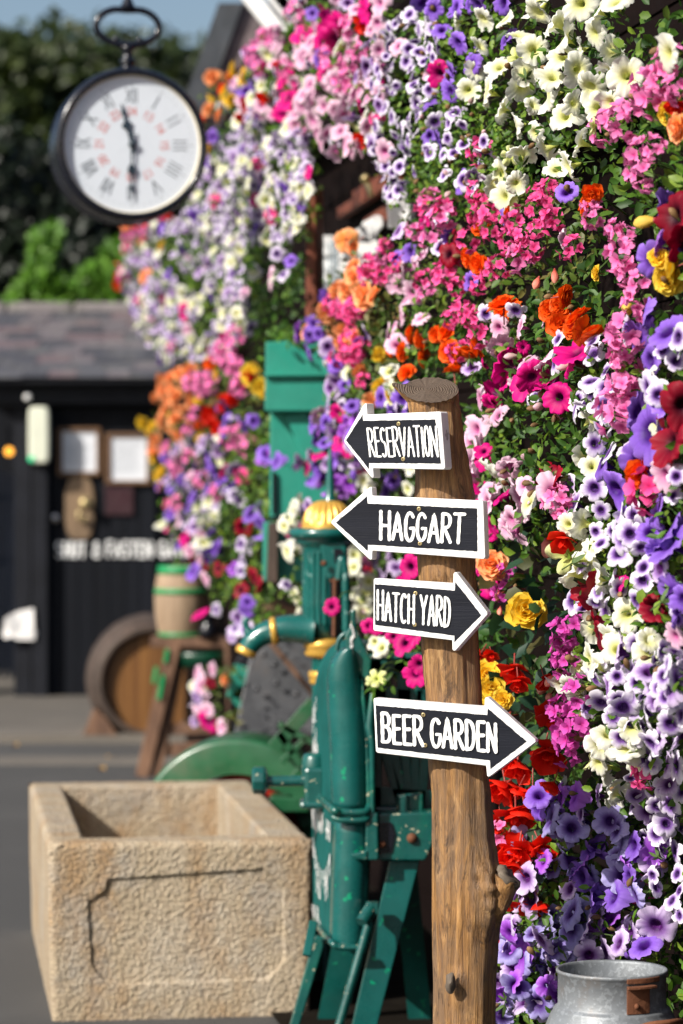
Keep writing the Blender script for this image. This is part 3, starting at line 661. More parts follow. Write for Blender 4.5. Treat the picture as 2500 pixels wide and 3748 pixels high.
m = MB(); m.lathe([(r * u1, PZ(y)) for r, y in ((28, 1842), (24, 1828), (17, 1815), (16, 1770), (6, 1650), (0, 1635))], pc + Vector((.016, 0, 0)), 28); m.build("finial", MT['pump'], pu)
for y0, y1, r in ((2335, 2405, 80), (2452, 2506, 62)):
    m = MB(); h = y1 - y0; m.lathe([(r * .72 * u1, PZ(y1)), (r * .86 * u1, PZ(y1 - .06 * h)), (r * .97 * u1, PZ(y1 - .2 * h)), (r * .9 * u1, PZ(y1 - .42 * h)), (r * .97 * u1, PZ(y1 - .5 * h)), (r * u1, PZ(y1 - .66 * h)), (r * .96 * u1, PZ(y0 + .1 * h)), (r * .72 * u1, PZ(y0))], pc, 56)
    m.build("gold_collar", MT['gold'], pu)
m = MB()
for a in range(9):   # raised ribs of the barrel
    an = math.radians(-150 + a * 15); q = pc + Vector((math.cos(an), math.sin(an), 0)) * 85 * u1
    m.tube([q + Vector((0, 0, PZ(2280))), q + Vector((0, 0, PZ(2020)))], .006, 6)
m.build("rib", MT['pump'], pu)
sy = PD - .03
sp = [W(1150, 2306, sy), W(1060, 2300, sy), W(1005, 2308, sy), W(962, 2322, sy), W(925, 2350, sy), W(903, 2384, sy)]
def bez(pts, n=6):
    out = []
    P = [pts[0]] + pts + [pts[-1]]
    for i in range(1, len(P) - 2):
        for k in range(n):
            t = k / n; a, b, c, d = P[i - 1], P[i], P[i + 1], P[i + 2]
            out.append(.5 * ((2 * b) + (-a + c) * t + (2 * a - 5 * b + 4 * c - d) * t * t + (-a + 3 * b - 3 * c + d) * t ** 3))
    out.append(pts[-1]); return out
bp = bez(sp); n_ = len(bp)
m = MB(); m.tube(bp, [.052 - .022 * (i / n_) ** .6 for i in range(n_)], 24); m.build("spout", MT['pump'], pu)
m = MB(); d = (sp[2] - sp[1]).normalized(); m.lathe([(.028, -.012), (.043, -.01), (.046, 0), (.043, .01), (.028, .012)], W(1003, 2309, sy), 32, d); 
m.build("spout_ring", MT['gold'], pu)
m = MB(); d = Vector((-.45, 0, -1)).normalized(); m.lathe([(.028, -.014), (.034, -.009), (.035, .006), (.031, .012), (.0, .008)], W(901, 2384, sy), 32, d); m.build("spout_lip", MT['gold'], pu)
m = MB(); m.tube(bez([W(914, 2335, sy), W(906, 2300, sy), W(898, 2280, sy), W(908, 2262, sy)], 4), [.016] * 4 + [.011] * 9, 10); m.build("bucket_hook", MT['pump'], pu)
fD = PD - .09
m = MB(); m.prism([W(x, y, fD) for x, y in ((1170, 1985), (1262, 1985), (1268, 2010), (1262, 2050), (1230, 2110), (1200, 2125), (1188, 2090), (1178, 2030))], Vector((0, .05, 0))); m.build("fulcrum_bracket", MT['pump'], pu, bevel=.006)
m = MB(); m.prism([W(x, y, fD - .006) for x, y in ((1222, 2008), (1248, 2008), (1252, 2030), (1240, 2062), (1224, 2060))], Vector((0, .008, 0))); 
m.prism([W(x, y, fD + .0) for x, y in ((1206, 2128), (1244, 2100), (1246, 2330), (1208, 2330))], Vector((0, .006, 0))); m.build("slot", MT['case'], pu)
m = MB(); m.tube([W(1226, 2115, fD - .01), W(1222, 2330, fD - .01)], .006, 8); m.tube([W(1206, 2126, fD - .01), W(1240, 2124, fD - .01)], .004, 6); m.build("piston_rod", MT['rust'], pu)
m = MB(); m.tube(bez([W(1240, 2120, fD - .03), W(1252, 2045, fD - .03), W(1264, 2110, fD - .03), W(1268, 2310, fD - .03)], 6), .0135, 12); m.build("handle", MT['pump'], pu)
m = MB(); m.lathe([(0, -.012), (.008, -.01), (.01, 0)], W(1186, 2062, fD - .02), 10, (0, 1, 0)); m.build("bolt", MT['rust'], pu)

# ------------------------------------------------------------------ teal cast-iron farm machine
MD = 8.3; mp_ = F / MD
mc = thing("farm_machine", W(1320, 3748, MD + .1) * 1, "chipped teal cast-iron farm machine with white lettering on its domed casing, beside the trough", "machine")
mc.location.z = 0
# casing: plan outline (left face recedes to the wall's direction, front rim narrow and rounded), lofted in z
def casing(z0, z1, levels, bottom=None):
    """levels: [(row, left px near, right px near, far-left px, rounding)]"""
    m = MB(); rings = []
    for (y, xl_, xr_, xf) in levels:
        z = W(0, y, MD).z; L, Rr = W(xl_, 0, MD).x, W(xr_, 0, MD).x
        far = MD + .50; fx = W(xf, 0, far).x; cx = (L + Rr) / 2; hw = (Rr - L) / 2; ring = []
        r = min(hw * .95, .05)
        cn = [(L, MD + .02), (Rr, MD + .02)]
        ring.append((fx, far))
        ring.append(((L * .5 + fx * .5), (MD + far) / 2))
        ring.append((L - .003, MD + .07))
        for k in range(7):
            a = math.pi + (math.pi / 2) * k / 6; ring.append((L + r + r * math.cos(a), MD + r + r * math.sin(a)))
        for k in range(7):
            a = 1.5 * math.pi + (math.pi / 2) * k / 6; ring.append((Rr - r + r * math.cos(a), MD + r + r * math.sin(a)))
        ring.append((Rr + .003, MD + .07)); ring.append((fx + .14 + hw * 0, far))
        rings.append([Vector((x, y_, z)) for x, y_ in ring])
    n = len(rings[0]); vs = [p for r in rings for p in r]
    fs = [(i * n + k, i * n + (k + 1) % n, (i + 1) * n + (k + 1) % n, (i + 1) * n + k) for i in range(len(rings) - 1) for k in range(n)]
    fs += [tuple(range(n - 1, -1, -1)), tuple(range((len(rings) - 1) * n, len(rings) * n))]
    nq = (len(rings) - 1) * n
    m.add(vs, [f for i_, f in enumerate(fs) if i_ >= nq or i_ % n not in (0, 1, n - 1)], 0, True); m.add(vs, [f for i_, f in enumerate(fs) if i_ < nq and i_ % n in (0, 1, n - 1)], 1, False); return m
up = [(2962, 1218, 1342, 1146), (2940, 1214, 1343, 1146), (2800, 1211, 1342, 1146), (2700, 1209, 1340, 1146), (2600, 1202, 1337, 1147), (2540, 1200, 1327, 1154), (2490, 1198, 1322, 1164), (2450, 1204, 1317, 1180), (2420, 1214, 1312, 1196), (2398, 1230, 1306, 1216), (2386, 1242, 1301, 1232), (2378, 1258, 1294, 1250), (2374, 1270, 1286, 1264)]
casing(0, 0, up).build("upper_casing", [MT['teal'], MT['tealface']], mc)
lo_ = [(3462, 1236, 1322, 1158), (3456, 1222, 1332, 1152), (3440, 1212, 1338, 1149), (3420, 1210, 1342, 1147), (3200, 1217, 1352, 1146), (3050, 1224, 1356, 1145), (2982, 1228, 1360, 1144)]
casing(0, 0, lo_).build("lower_casing", [MT['teal'], MT['tealface']], mc)
m = MB()
pl = [W(1146, 2905, MD + .45), W(1180, 2925, MD + .2), W(1218, 2962, MD - .012), W(1250, 2972, MD - .02), W(1335, 2972, MD - .02), W(1352, 2950, MD + .0)]
m.tube(bez(pl, 5), .011, 8); m.tube([q + Vector((0, 0, -.022)) for q in bez(pl[2:], 5)], .009, 8); m.build("seam_flange", MT['tealworn'], mc)
m = MB(); pl = [W(1152, 3365, MD + .45), W(1178, 3410, MD + .2), W(1212, 3448, MD + .02), W(1240, 3466, MD - .0), W(1322, 3468, MD + .0)]
m.tube(bez(pl, 5), .009, 8); m.build("bottom_flange", MT['tealworn'], mc)
# right-hand edge flange and lever fin on top
m = MB(); m.prism([W(x, y, MD - .0) for x, y in ((1326, 2480), (1338, 2560), (1350, 2700), (1356, 2850), (1358, 2985), (1342, 2985), (1338, 2700), (1322, 2560))], Vector((0, .06, 0)))
m.prism([W(x, y, MD - .015) for x, y in ((1338, 2978), (1383, 2974), (1386, 3148), (1338, 3150))], Vector((0, .06, 0)))
m.prism([W(x, y, MD - .02) for x, y in ((1282, 3128), (1345, 3112), (1345, 3150), (1300, 3146))], Vector((0, .06, 0))); m.build("edge_flange", MT['tealworn'], mc, bevel=.005)
m = MB(); m.prism([W(x, y, MD + .03) for x, y in ((1284, 2232), (1302, 2232), (1304, 2300), (1360, 2420), (1352, 2500), (1318, 2470), (1296, 2385), (1268, 2384), (1262, 2330), (1282, 2290))], Vector((0, .035, 0))); m.build("top_fin", MT['tealworn'], mc, bevel=.005)
m = MB(); m.tube(bez([W(1232, 2380, MD + .05), W(1240, 2345, MD + .05), W(1258, 2322, MD + .05), W(1284, 2312, MD + .05)], 5), .007, 8); m.build("lifting_eye", MT['tealshade'], mc)
# hinge bar, shaft with square knob
m = MB(); m.tube([W(1364, 2540, MD - .0), W(1352, 2660, MD - .02), W(1362, 2720, MD - .02), W(1364, 2975, MD - .01)], [.008, .012, .009, .008], 10); m.build("hinge_rod", MT['tealworn'], mc)
hD = MD + .30
m = MB(); m.box(W(1152, 2880, hD), (.060, .10, .12)); m.lathe([(.0, -.03), (.034, -.03), (.040, 0), (.034, .05), (0, .05)], W(1152, 2820, hD), 20)
m.box(W(1150, 2940, hD), (.085, .12, .022)); m.build("shaft_housing", MT['tealworn'], mc, bevel=.012)
m = MB(); m.tube([W(1165, 2856, hD), W(980, 2860, hD)], .0155, 16); m.tube([W(982, 2860, hD), W(968, 2860, hD)], .024, 16); m.build("shaft", MT['tealworn'], mc)
m = MB(); c = W(950, 2856, hD); m.lathe([(0, -.022), (.034, -.022), (.040, -.015), (.041, .014), (.034, .022), (0, .022)], c, 10, (1, 0, 0), sm=False); m.build("shaft_knob", MT['tealworn'], mc, bevel=.004)
# slotted guard: plates with long openings, seen between the signs
gD = MD + .16
def slotted(m, outline_bars): 
    for a, b, w in outline_bars: m.bar(W(*a, gD), W(*b, gD), w, .012, up=(0, 1, 0))
m = MB()
slotted(m, [((1345, 2430), (1556, 2424), .055), ((1366, 2410), (1366, 2990), .050), ((1350, 2575), (1580, 2590), .10), ((1402, 2440), (1402, 2580), .022),
            ((1482, 2440), (1478, 2580), .042), ((1535, 2440), (1535, 2580), .02), ((1440, 2436), (1520, 2436), .05), ((1350, 2960), (1590, 2975), .13),
            ((1376, 2640), (1470, 2950), .030), ((1420, 2640), (1482, 2950), .026), ((1472, 2640), (1500, 2950), .026), ((1522, 2640), (1518, 2950), .026), ((1572, 2640), (1540, 2950), .026), ((1350, 2660), (1590, 2660), .05)])
m.build("slotted_guard", MT['tealshade'], mc, bevel=.003)
m = MB(); m.tube([W(1345, 2412, gD - .03), W(1470, 2406, gD - .03)], .007, 8); m.tube([W(1378, 2962, gD - .04), W(1455, 2962, gD - .04)], .009, 8)
m.build("guard_rod", MT['tealworn'], mc)
m = MB(); m.box(W(1500, 2935, gD - .05), (.075, .05, .05)); m.box(W(1478, 2945, gD - .06), (.03, .05, .06)); m.build("latch", MT['tealworn'], mc, bevel=.006)
bD_ = MD + .02
m = MB(); m.prism([W(x, y, bD_) for x, y in ((1383, 2980), (1600, 2972), (1600, 3070), (1586, 3090), (1574, 3110), (1566, 3130), (1556, 3150), (1384, 3150))], Vector((0, .14, 0)))
m.build("bracket_plate", MT['tealworn'], mc, bevel=.005)
m = MB(); m.prism([W(x, y, bD_ - .006) for x, y in ((1388, 3010), (1432, 3010), (1446, 3050), (1432, 3120), (1390, 3124))], Vector((0, .01, 0))); m.build("recess", MT['case'], mc)
m = MB(); m.lathe([(0, -.014), (.008, -.013), (.014, -.006), (.015, .004)], W(1508, 3068, bD_ - .002), 16, (0, 1, 0)); m.build("bolt", MT['rust'], mc); m = MB(); m.lathe([(0, -.012), (.009, -.008), (.010, .004)], W(1400, 3092, bD_ - .01), 12, (0, 1, 0)); m.build("bolt", MT['rust'], mc)
# legs and braces
def lg(pts, D, t, mat=MT['tealshade']):
    m = MB(); m.prism([W(x, y, D + (y - 3160) * 0) for x, y in pts], Vector((0, t, 0))); return m
gz = lambda D: HZ + EYE * F / D
def legrow(x0, y0, x1, y1, y): return x0 + (x1 - x0) * (y - y0) / (y1 - y0)
yb = gz(MD + .05)
lg([(1426, 3152), (1536, 3152), (legrow(1533, 3160, 1382, 3748, yb), yb), (legrow(1426, 3160, 1290, 3748, yb), yb)], MD + .05, .03).build("leg", MT['teal'], mc, bevel=.003)
lg([(1150, 3430), (1192, 3440), (legrow(1192, 3440, 1098, 3748, yb), yb), (legrow(1150, 3430, 1062, 3748, yb), yb)], MD + .05, .05).build("leg", MT['tealworn'], mc, bevel=.004)
yb2 = gz(MD + .5)
m = MB(); m.bar(W(1290, 3300, MD + .48), W(1200, yb2, MD + .6), .07, .03, up=(0, 1, 0)); m.build("leg", MT['tealshade'], mc)
m = MB(); m.bar(W(1480, 3150, MD + .5), W(1540, yb2, MD + .6), .07, .03, up=(0, 1, 0)); m.build("leg", MT['tealshade'], mc)
m = MB(); m.bar(W(1148, 3372, MD + .02), W(1122, 3500, MD - .02), .024, .02, up=(0, 1, 0)); m.build("lug", MT['tealface'], mc, bevel=.004)
yb3 = gz(MD - .10)
m = MB(); m.tube([W(1352, 3372, MD - .05), W(1243, 3748, MD - .09), W(1180, yb3, MD - .1)], [.0135, .012, .012], 12); m.tube([W(1325, 3378, MD - .06), W(1362, 3318, MD - .03)], .020, 12)
m.box(W(1362, 3322, MD - .02), (.035, .06, .030)); m.build("brace", MT['tealworn'], mc, bevel=.003)
# white hand-painted words on the receding left face: slanting brush strokes, unreadable at this angle
m = MB(); rs = random.Random(11)
A0, A1 = Vector((W(1216, 0, MD).x - .0025, MD + .07, 0)), Vector((W(1150, 0, MD + .5).x - .0025, MD + .5, 0))
nrm = Vector((-(A1 - A0).y, (A1 - A0).x, 0)).normalized()
nrm = -nrm if nrm.x > 0 else nrm
def lf(u, y):    # u 0 near .. 1 far on the left face
    P = A0 + (A1 - A0) * u; px_ = CX + F * P.x / P.y; P.z = EYE - (y - HZ) * P.y / F; return P + nrm * .0035
def fp(u, v, l): return lf(u, v) + nrm * l
def word(row_fn, u0, u1, h, n, w=.02):
    """a row of capital-like strokes following a curve on the face"""
    for i in range(n):
        u = u0 + (u1 - u0) * i / (n - 1); y = row_fn(u)
        kind = rs.randrange(4); hh = h * rs.uniform(.85, 1.1)
        segs = [((u, y), (u, y + hh))]
        if kind == 0: segs += [((u, y), (u + .035, y + hh))]
        if kind == 1: segs += [((u, y + hh * .5), (u + .04, y + hh * .5))]
        if kind == 2: segs += [((u, y + 3), (u + .04, y + hh * .3)), ((u + .04, y + hh * .3), (u, y + hh * .55))]
        for a, b in segs:
            pa, pb = lf(*a), lf(*b); d = (pb - pa).normalized(); s = d.cross(nrm).normalized() * .0050
            m.add([pa - s, pa + s, pb + s, pb - s], [(0, 1, 2, 3)])
word(lambda u: 2490 + 190 * abs(u - .35) ** 1.3, .02, .95, 90, 11)
word(lambda u: 2570 + 260 * abs(u - .35) ** 1.2, .04, .9, 85, 8)
word(lambda u: 2640 + 40 * u, .30, .62, 90, 6)
word(lambda u: 2770 + 0 * u, .05, .22, 70, 3); word(lambda u: 2720, .7, .95, 100, 4)
word(lambda u: 3010 - 60 * u, .02, .2, 70, 4); word(lambda u: 3000 - 60 * u, .40, .62, 75, 5); word(lambda u: 2990 - 40 * u, .75, .98, 90, 5)
word(lambda u: 3085 + 110 * (1 - ((u - .42) / .5) ** 2) - 20 * u, .02, .93, 75, 11)
word(lambda u: 3165 + 70 * (1 - ((u - .42) / .5) ** 2), .15, .75, 70, 7)
word(lambda u: 3345 - 40 * u, .08, .95, 60, 10)
tag(m.build("lettering", MT['letter'], mc), "white brush lettering, unreadable at this angle, on the casing's left face")
m = MB()
for i in range(11):
    y0 = 2280 + i * 9 + rs.random() * 4; x = 1288 + rs.uniform(-5, 5)
    m.prism([W(x + a, b, MD + .026) for a, b in ((-3, y0), (4, y0 + 2), (6, y0 + 16), (-2, y0 + 14))], Vector((0, .002, 0)))
m.build("paint_flake", MT['letter'], mc)

# ------------------------------------------------------------------ station clock
KD = 11.0; kp = F / KD; yaw = math.radians(12)
kn = Vector((math.sin(yaw), -math.cos(yaw), 0)); kc = W(484, 527, KD)
kx = Vector((math.cos(yaw), math.sin(yaw), 0)); kz = Vector((0, 0, 1))
RD = 255 / kp
clk = thing("station_clock", kc - kz * .32, "round black hanging station clock with white Roman dial, top left before the trees", "clock")
m = MB(); m.lathe([(RD * .9, -.27), (RD * 1.05, -.262), (RD * 1.10, -.235), (RD * 1.11, -.20), (RD * 1.07, -.18), (RD * 1.065, -.06), (RD * 1.105, -.045), (RD * 1.11, -.02), (RD * 1.085, .004), (RD * 1.03, .016), (RD * 1.0, .006), (RD * .985, -.006)], kc, 96, kn, close=True)
m.add([], []); m.build("case", MT['case'], clk)
m = MB(); m.lathe([(RD * 1.0, .001), (RD * .985, -.004), (RD * .97, -.012)], kc, 96, kn, close=True); m.build("inner_ring", paint("cream_ring", (.62, .56, .42), .4, .1), clk)
m = MB(); m.lathe([(0, -.012), (RD * .985, -.012)], kc, 96, kn, close=True, sm=False); dial = m.build("dial", MT['dial'], clk)
m = MB(); m.lathe([(0, -.262), (RD * .92, -.262)], kc, 64, kn, close=True, sm=False); m.build("rear_dial", MT['dial'], clk)
def kpl(x, y, l): return kc + kx * x + kz * y + kn * (-.0115 + l * .3)      # x, y in metres on the dial
def radial(text, hour, r, h, wtot, w, mm, flip=True):
    a = math.radians(90 - 30 * hour); d = (math.cos(a), math.sin(a)); t = (d[1], -d[0])       # d outwards, t clockwise
    lw = {'I': .3, 'V': .9, 'X': .9}; ws = [lw.get(c, .8) for c in text]; tot = sum(ws) + .15 * (len(ws) - 1); x = 0
    rs2 = random.Random(hour)
    for ch, q in zip(text, ws):
        for pl in GL[ch]:
            pts = []
            for gx, gy in pl:
                u = ((x + gx * q) / tot - .5) * wtot; v = r + (gy - .5) * h
                pts.append((d[0] * v + t[0] * u, d[1] * v + t[1] * u))
            stroke(mm, pts, w, kpl, hour, rs2, .02, .0004)
        x += q + .15
mb_, mr_, mt_ = MB(), MB(), MB()
for hr, s_ in enumerate(["XII", "I", "II", "III", "IIII", "V", "VI", "VII", "VIII", "IX", "X", "XI"]):
    radial(s_, hr, RD * .70, RD * .20, RD * (.08 + .030 * len(s_)), .0045 if len(s_) > 1 else .0055, mb_)
    radial(str(hr + 12 if hr else 24), hr, RD * .475, RD * .11, RD * .14, .004, mr_)
for k in range(60):
    a = math.radians(6 * k); r0_, r1_ = RD * (.86 if k % 5 else .84), RD * .89
    stroke(mt_, [(math.cos(a) * r0_, math.sin(a) * r0_), (math.cos(a) * r1_, math.sin(a) * r1_)], .0012 if k % 5 else .0028, kpl, 0, random.Random(k), 0, .0004)
mb_.build("hour_numeral", MT['ink'], dial); mr_.build("inner_numeral", MT['redink'], dial); mt_.build("minute_track", MT['ink'], dial)
def hand(ang, L, tail, w, l, name):
    a = math.radians(90 - ang); d = Vector((math.cos(a), math.sin(a))); t = Vector((d.y, -d.x)); m = MB()
    prof = [(-tail, w * .7), (-tail * .7, w), (0, w * .8), (L * .35, w * .55), (L * .42, w * 2.1), (L * .5, w * 2.3), (L * .56, w * .7), (L * .72, w * .6), (L * .78, w * 1.3), (L * .84, w * .6), (L, w * .15)]
    ptsL = [kpl(*(d * u + t * q), l) for u, q in prof]; ptsR = [kpl(*(d * u - t * q), l) for u, q in prof]
    m.prism(ptsL + ptsR[::-1], -kn * .002); m.build(name, MT['hands'], clk)
hand(345, RD * .60, RD * .12, .0085, .02, "hour_hand"); hand(181, RD * .80, RD * .20, .0065, .035, "minute_hand")
m = MB(); m.lathe([(.014, -.01), (.014, .004), (0, .006)], kc, 20, kn); m.build("hand_boss", MT['hands'], clk)
kt = kc + kz * (RD * 1.06) - kn * .12
m = MB(); m.lathe([(.055, -.02), (.05, .01), (.028, .022), (.022, .035), (.030, .042), (.030, .052), (.020, .062), (.018, .085), (.026, .092), (.026, .104), (.016, .112)], kt, 28); m.build("stem", MT['case'], clk)
rc = kt + kz * .180; m = MB()
ringp = [rc + kx * (.118 * math.cos(a)) + kz * (.070 * math.sin(a) - (.010 * math.exp(-((a - math.pi / 2) / .35) ** 2))) for a in (2 * math.pi * i / 48 for i in range(49))]
m.tube(ringp, .0125, 12, cap=False); m.tube([rc + kx * -.07 - kz * .062, rc - kz * .074, rc + kx * .07 - kz * .062], [.010, .019, .010], 12)
for s_ in (-.045, .045): m.ball(rc + kx * s_ - kz * .052, .014, 10)
m.build("ring_handle", MT['case'], clk)
br = thing("clock_bracket", rc + kz * .4, "black iron rod and bracket arm that hangs the station clock, at the top edge", "bracket")
m = MB(); m.tube([rc + kz * .06, rc + kz * .50], .011, 10); m.lathe([(.03, .0), (.02, .02), (.012, .04)], rc + kz * .07, 16); m.build("rod", MT['case'], br)
m = MB(); m.tube([rc + kz * .50, Vector((.42, KD, rc.z + .50))], .018, 10); m.build("arm", MT['case'], br)

# ------------------------------------------------------------------ milk churn (nearest thing, bottom right)
CD = 6.0; cp = F / CD; cc = W(2240, 3545, CD); zr = cc.z; cc.z = 0; q = 1 / cp
ch = thing("milk_churn", cc, "galvanised milk churn without a lid, rust streaks on its shoulder, bottom right under the petunias", "churn")
m = MB(); R0 = 198 * q
prof = [(.0, .0), (.165, 0), (.17, .02), (.168, .42), (.165, .44), (.16, .452), (225 * q, zr - 165 * q), (216 * q, zr - 152 * q), (216 * q, zr - 146 * q), (211 * q, zr - 140 * q), (203 * q, zr - 136 * q), (R0, zr - 128 * q), (R0, zr - 16 * q),
        (R0 + 6 * q, zr - 12 * q), (R0 + 7 * q, zr - 4 * q), (R0 + 3 * q, zr + 1 * q), (R0 - 4 * q, zr - 2 * q), (R0 - 7 * q, zr - 10 * q), (R0 - 8 * q, zr - 130 * q), (R0 - 4 * q, zr - 150 * q), (.155, .44), (.16, .05), (0, .04)]
m.lathe(prof, cc, 96); m.build("body", None or MT['galv'], ch)
m = MB()
for an, zz in ((2.2, .09), (2.5, .10), (1.3, .085)): 
    m.ball(cc + Vector((math.cos(an) * .085, math.sin(an) * .085, zr - .02 - zz * .2)), .006, 8)
m.build("inner_rivet", MT['rust'], ch)
m = MB(); an = math.radians(-66)
def cyl(a, r, z): return cc + Vector((math.cos(a) * r, math.sin(a) * r, z))
def curved(m, a0, a1, z0, z1, r, t, n=8):
    vs = []; 
    for i in range(n + 1):
        a = a0 + (a1 - a0) * i / n
        for rr, z in ((r, z0), (r + t, z0), (r + t, z1), (r, z1)): vs.append(cyl(a, rr, z))
    fs = [(i * 4 + k, i * 4 + (k + 1) % 4, (i + 1) * 4 + (k + 1) % 4, (i + 1) * 4 + k) for i in range(n) for k in range(4)]
    m.add(vs, fs + [(0, 3, 2, 1), (n * 4, n * 4 + 1, n * 4 + 2, n * 4 + 3)])
curved(m, math.radians(-80), math.radians(-54), zr - 134 * q, zr - 34 * q, R0 + .001, .004)
curved(m, math.radians(-80), math.radians(-50), zr - 42 * q, zr - 32 * q, R0 + .0015, .016)
curved(m, math.radians(-80), math.radians(-40), zr - 24 * q, zr - 6 * q, R0 + .001, .0055)
m.ball(cyl(math.radians(-70), R0 + .006, zr - 105 * q), .006, 8); m.build("lid_latch", MT['rust'], ch, bevel=.001)
m = MB(); h0 = cyl(math.radians(-72), .138, zr - 190 * q); h1 = cyl(math.radians(-30), .138, zr - 190 * q); 
m.tube(bez([h0 + Vector((0, 0, -.03)), h0 + Vector((0, -.02, .012)), (h0 + h1) / 2 + Vector((.02, -.035, .02)), h1 + Vector((.015, -.005, .008)), h1 + Vector((0, 0, -.03))], 5), .006, 10); m.build("handle", MT['rust'], ch)
m = MB(); curved(m, 0, 2 * math.pi, zr - 171 * q, zr - 160 * q, 213 * q, .0015, 72); m.build("rust_band", paint("rust_stain_metal", (.36, .20, .07), .55, .4, metal=.4, dirt=(.2, .09, .03)), ch)

# ------------------------------------------------------------------ log post
QD = 6.42
lev = [(1474, 1492, 1678), (1520, 1500, 1685), (1600, 1512, 1692), (1700, 1522, 1712), (1760, 1526, 1724), (1830, 1525, 1735), (1950, 1530, 1738), (2050, 1535, 1737), (2200, 1540, 1746), (2350, 1543, 1752), (2450, 1550, 1757),
       (2550, 1558, 1764), (2650, 1563, 1772), (2790, 1568, 1784), (2920, 1582, 1797), (3050, 1586, 1808), (3130, 1588, 1820), (3190, 1588, 1830), (3260, 1589, 1838), (3340, 1589, 1838), (3400, 1590, 1828), (3450, 1590, 1822), (3600, 1591, 1816), (3748, 1590, 1813), (4100, 1592, 1820), (4506, 1590, 1830)]
M_log, nt, p, co = newmat("stripped_log")
g1 = _noise(nt, co, 75, 12, .72, .5, vec_scale=(1, 1, .055)); g2 = _noise(nt, co, 13, 8, .68, .5, vec_scale=(1, 1, .30)); g3 = _noise(nt, co, 210, 3, .5, vec_scale=(1, 1, .035)); g4 = _noise(nt, co, 17, 10, .75, 1.5, vec_scale=(1, 1, .33))
c = _ramp(nt, g1, [(.30, (.07, .032, .013)), (.43, (.20, .10, .036)), (.55, (.37, .19, .062)), (.70, (.52, .29, .11))])
sep = nt.nodes.new("ShaderNodeSeparateXYZ"); nt.links.new(co, sep.inputs[0])
zh = nt.nodes.new('ShaderNodeMath'); zh.operation = 'MULTIPLY'; zh.inputs[1].default_value = .5; nt.links.new(sep.outputs[2], zh.inputs[0])
wz = _ramp(nt, zh.outputs[0], [(0, 1.), (.42, .95), (.55, .35), (1, .30)])   # greyer, weathered towards the foot
wm = nt.nodes.new('ShaderNodeMath'); wm.operation = 'MULTIPLY'; nt.links.new(_ramp(nt, g2, [(.44, 0.), (.56, .85)]), wm.inputs[0]); nt.links.new(wz, wm.inputs[1])
c = _mix(nt, c, (.17, .105, .060), wm.outputs[0])
c = _mix(nt, c, (.58, .35, .15), _ramp(nt, _noise(nt, co, 19, 8, .7, .8, vec_scale=(1, 1, .4)), [(.56, 0.), (.68, .6)]))
c = _mix(nt, c, (.055, .030, .016), _ramp(nt, g4, [(.55, 0.), (.63, .85)]))
c = _mix(nt, c, (.045, .022, .010), _ramp(nt, g3, [(.66, 0.), (.72, .7)]))
nt.links.new(c, p.inputs["Base Color"])
nt.links.new(_ramp(nt, g2, [(.3, .38), (.7, .62)]), p.inputs["Roughness"])
b1 = _bump(nt, g1, 1.0, .009); nt.links.new(_bump(nt, g3, .6, .004, b1), p.inputs["Normal"])
M_cut, nt, p, co = newmat("sawn_log_end")
w = nt.nodes.new("ShaderNodeTexWave"); w.wave_type = 'RINGS'; w.rings_direction = 'SPHERICAL'; w.inputs["Scale"].default_value = 60; w.inputs["Distortion"].default_value = 7; w.inputs["Detail"].default_value = 4
mpc = nt.nodes.new("ShaderNodeMapping"); _cl = W(1560, 1428, QD) - W(1700, gz(QD), QD); mpc.inputs[1].default_value = (-_cl.x, -_cl.y, -_cl.z); nt.links.new(co, mpc.inputs[0]); nt.links.new(mpc.outputs[0], w.inputs["Vector"]); c = _ramp(nt, w.outputs[1], [(0, (.070, .048, .032)), (.6, (.105, .073, .05)), (1, (.135, .095, .066))])
c = _mix(nt, c, (.03, .02, .014), _ramp(nt, _noise(nt, co, 60, 4, .6, 2), [(.58, 0.), (.66, .8)])); nt.links.new(c, p.inputs["Base Color"]); p.inputs["Roughness"].default_value = .75
nt.links.new(_bump(nt, w.outputs[1], .6, .003), p.inputs["Normal"])
post = thing("signpost", W(1700, gz(QD), QD), "rough brown tree-trunk post that carries four arrow signs, in front of the flowers", "post")
SEG = 72; rows = []; ys = []; y = 1474
while y < 4506: ys.append(y); y += 12
ys.append(4506)
def interp(y, k):
    for a, b in zip(lev[:-1], lev[1:]):
        if a[0] <= y <= b[0]:
            t = (y - a[0]) / (b[0] - a[0]); t = t * t * (3 - 2 * t) if k else t; return a[1] + (b[1] - a[1]) * t, a[2] + (b[2] - a[2]) * t
    return lev[-1][1], lev[-1][2]
m = MB(); rings = []
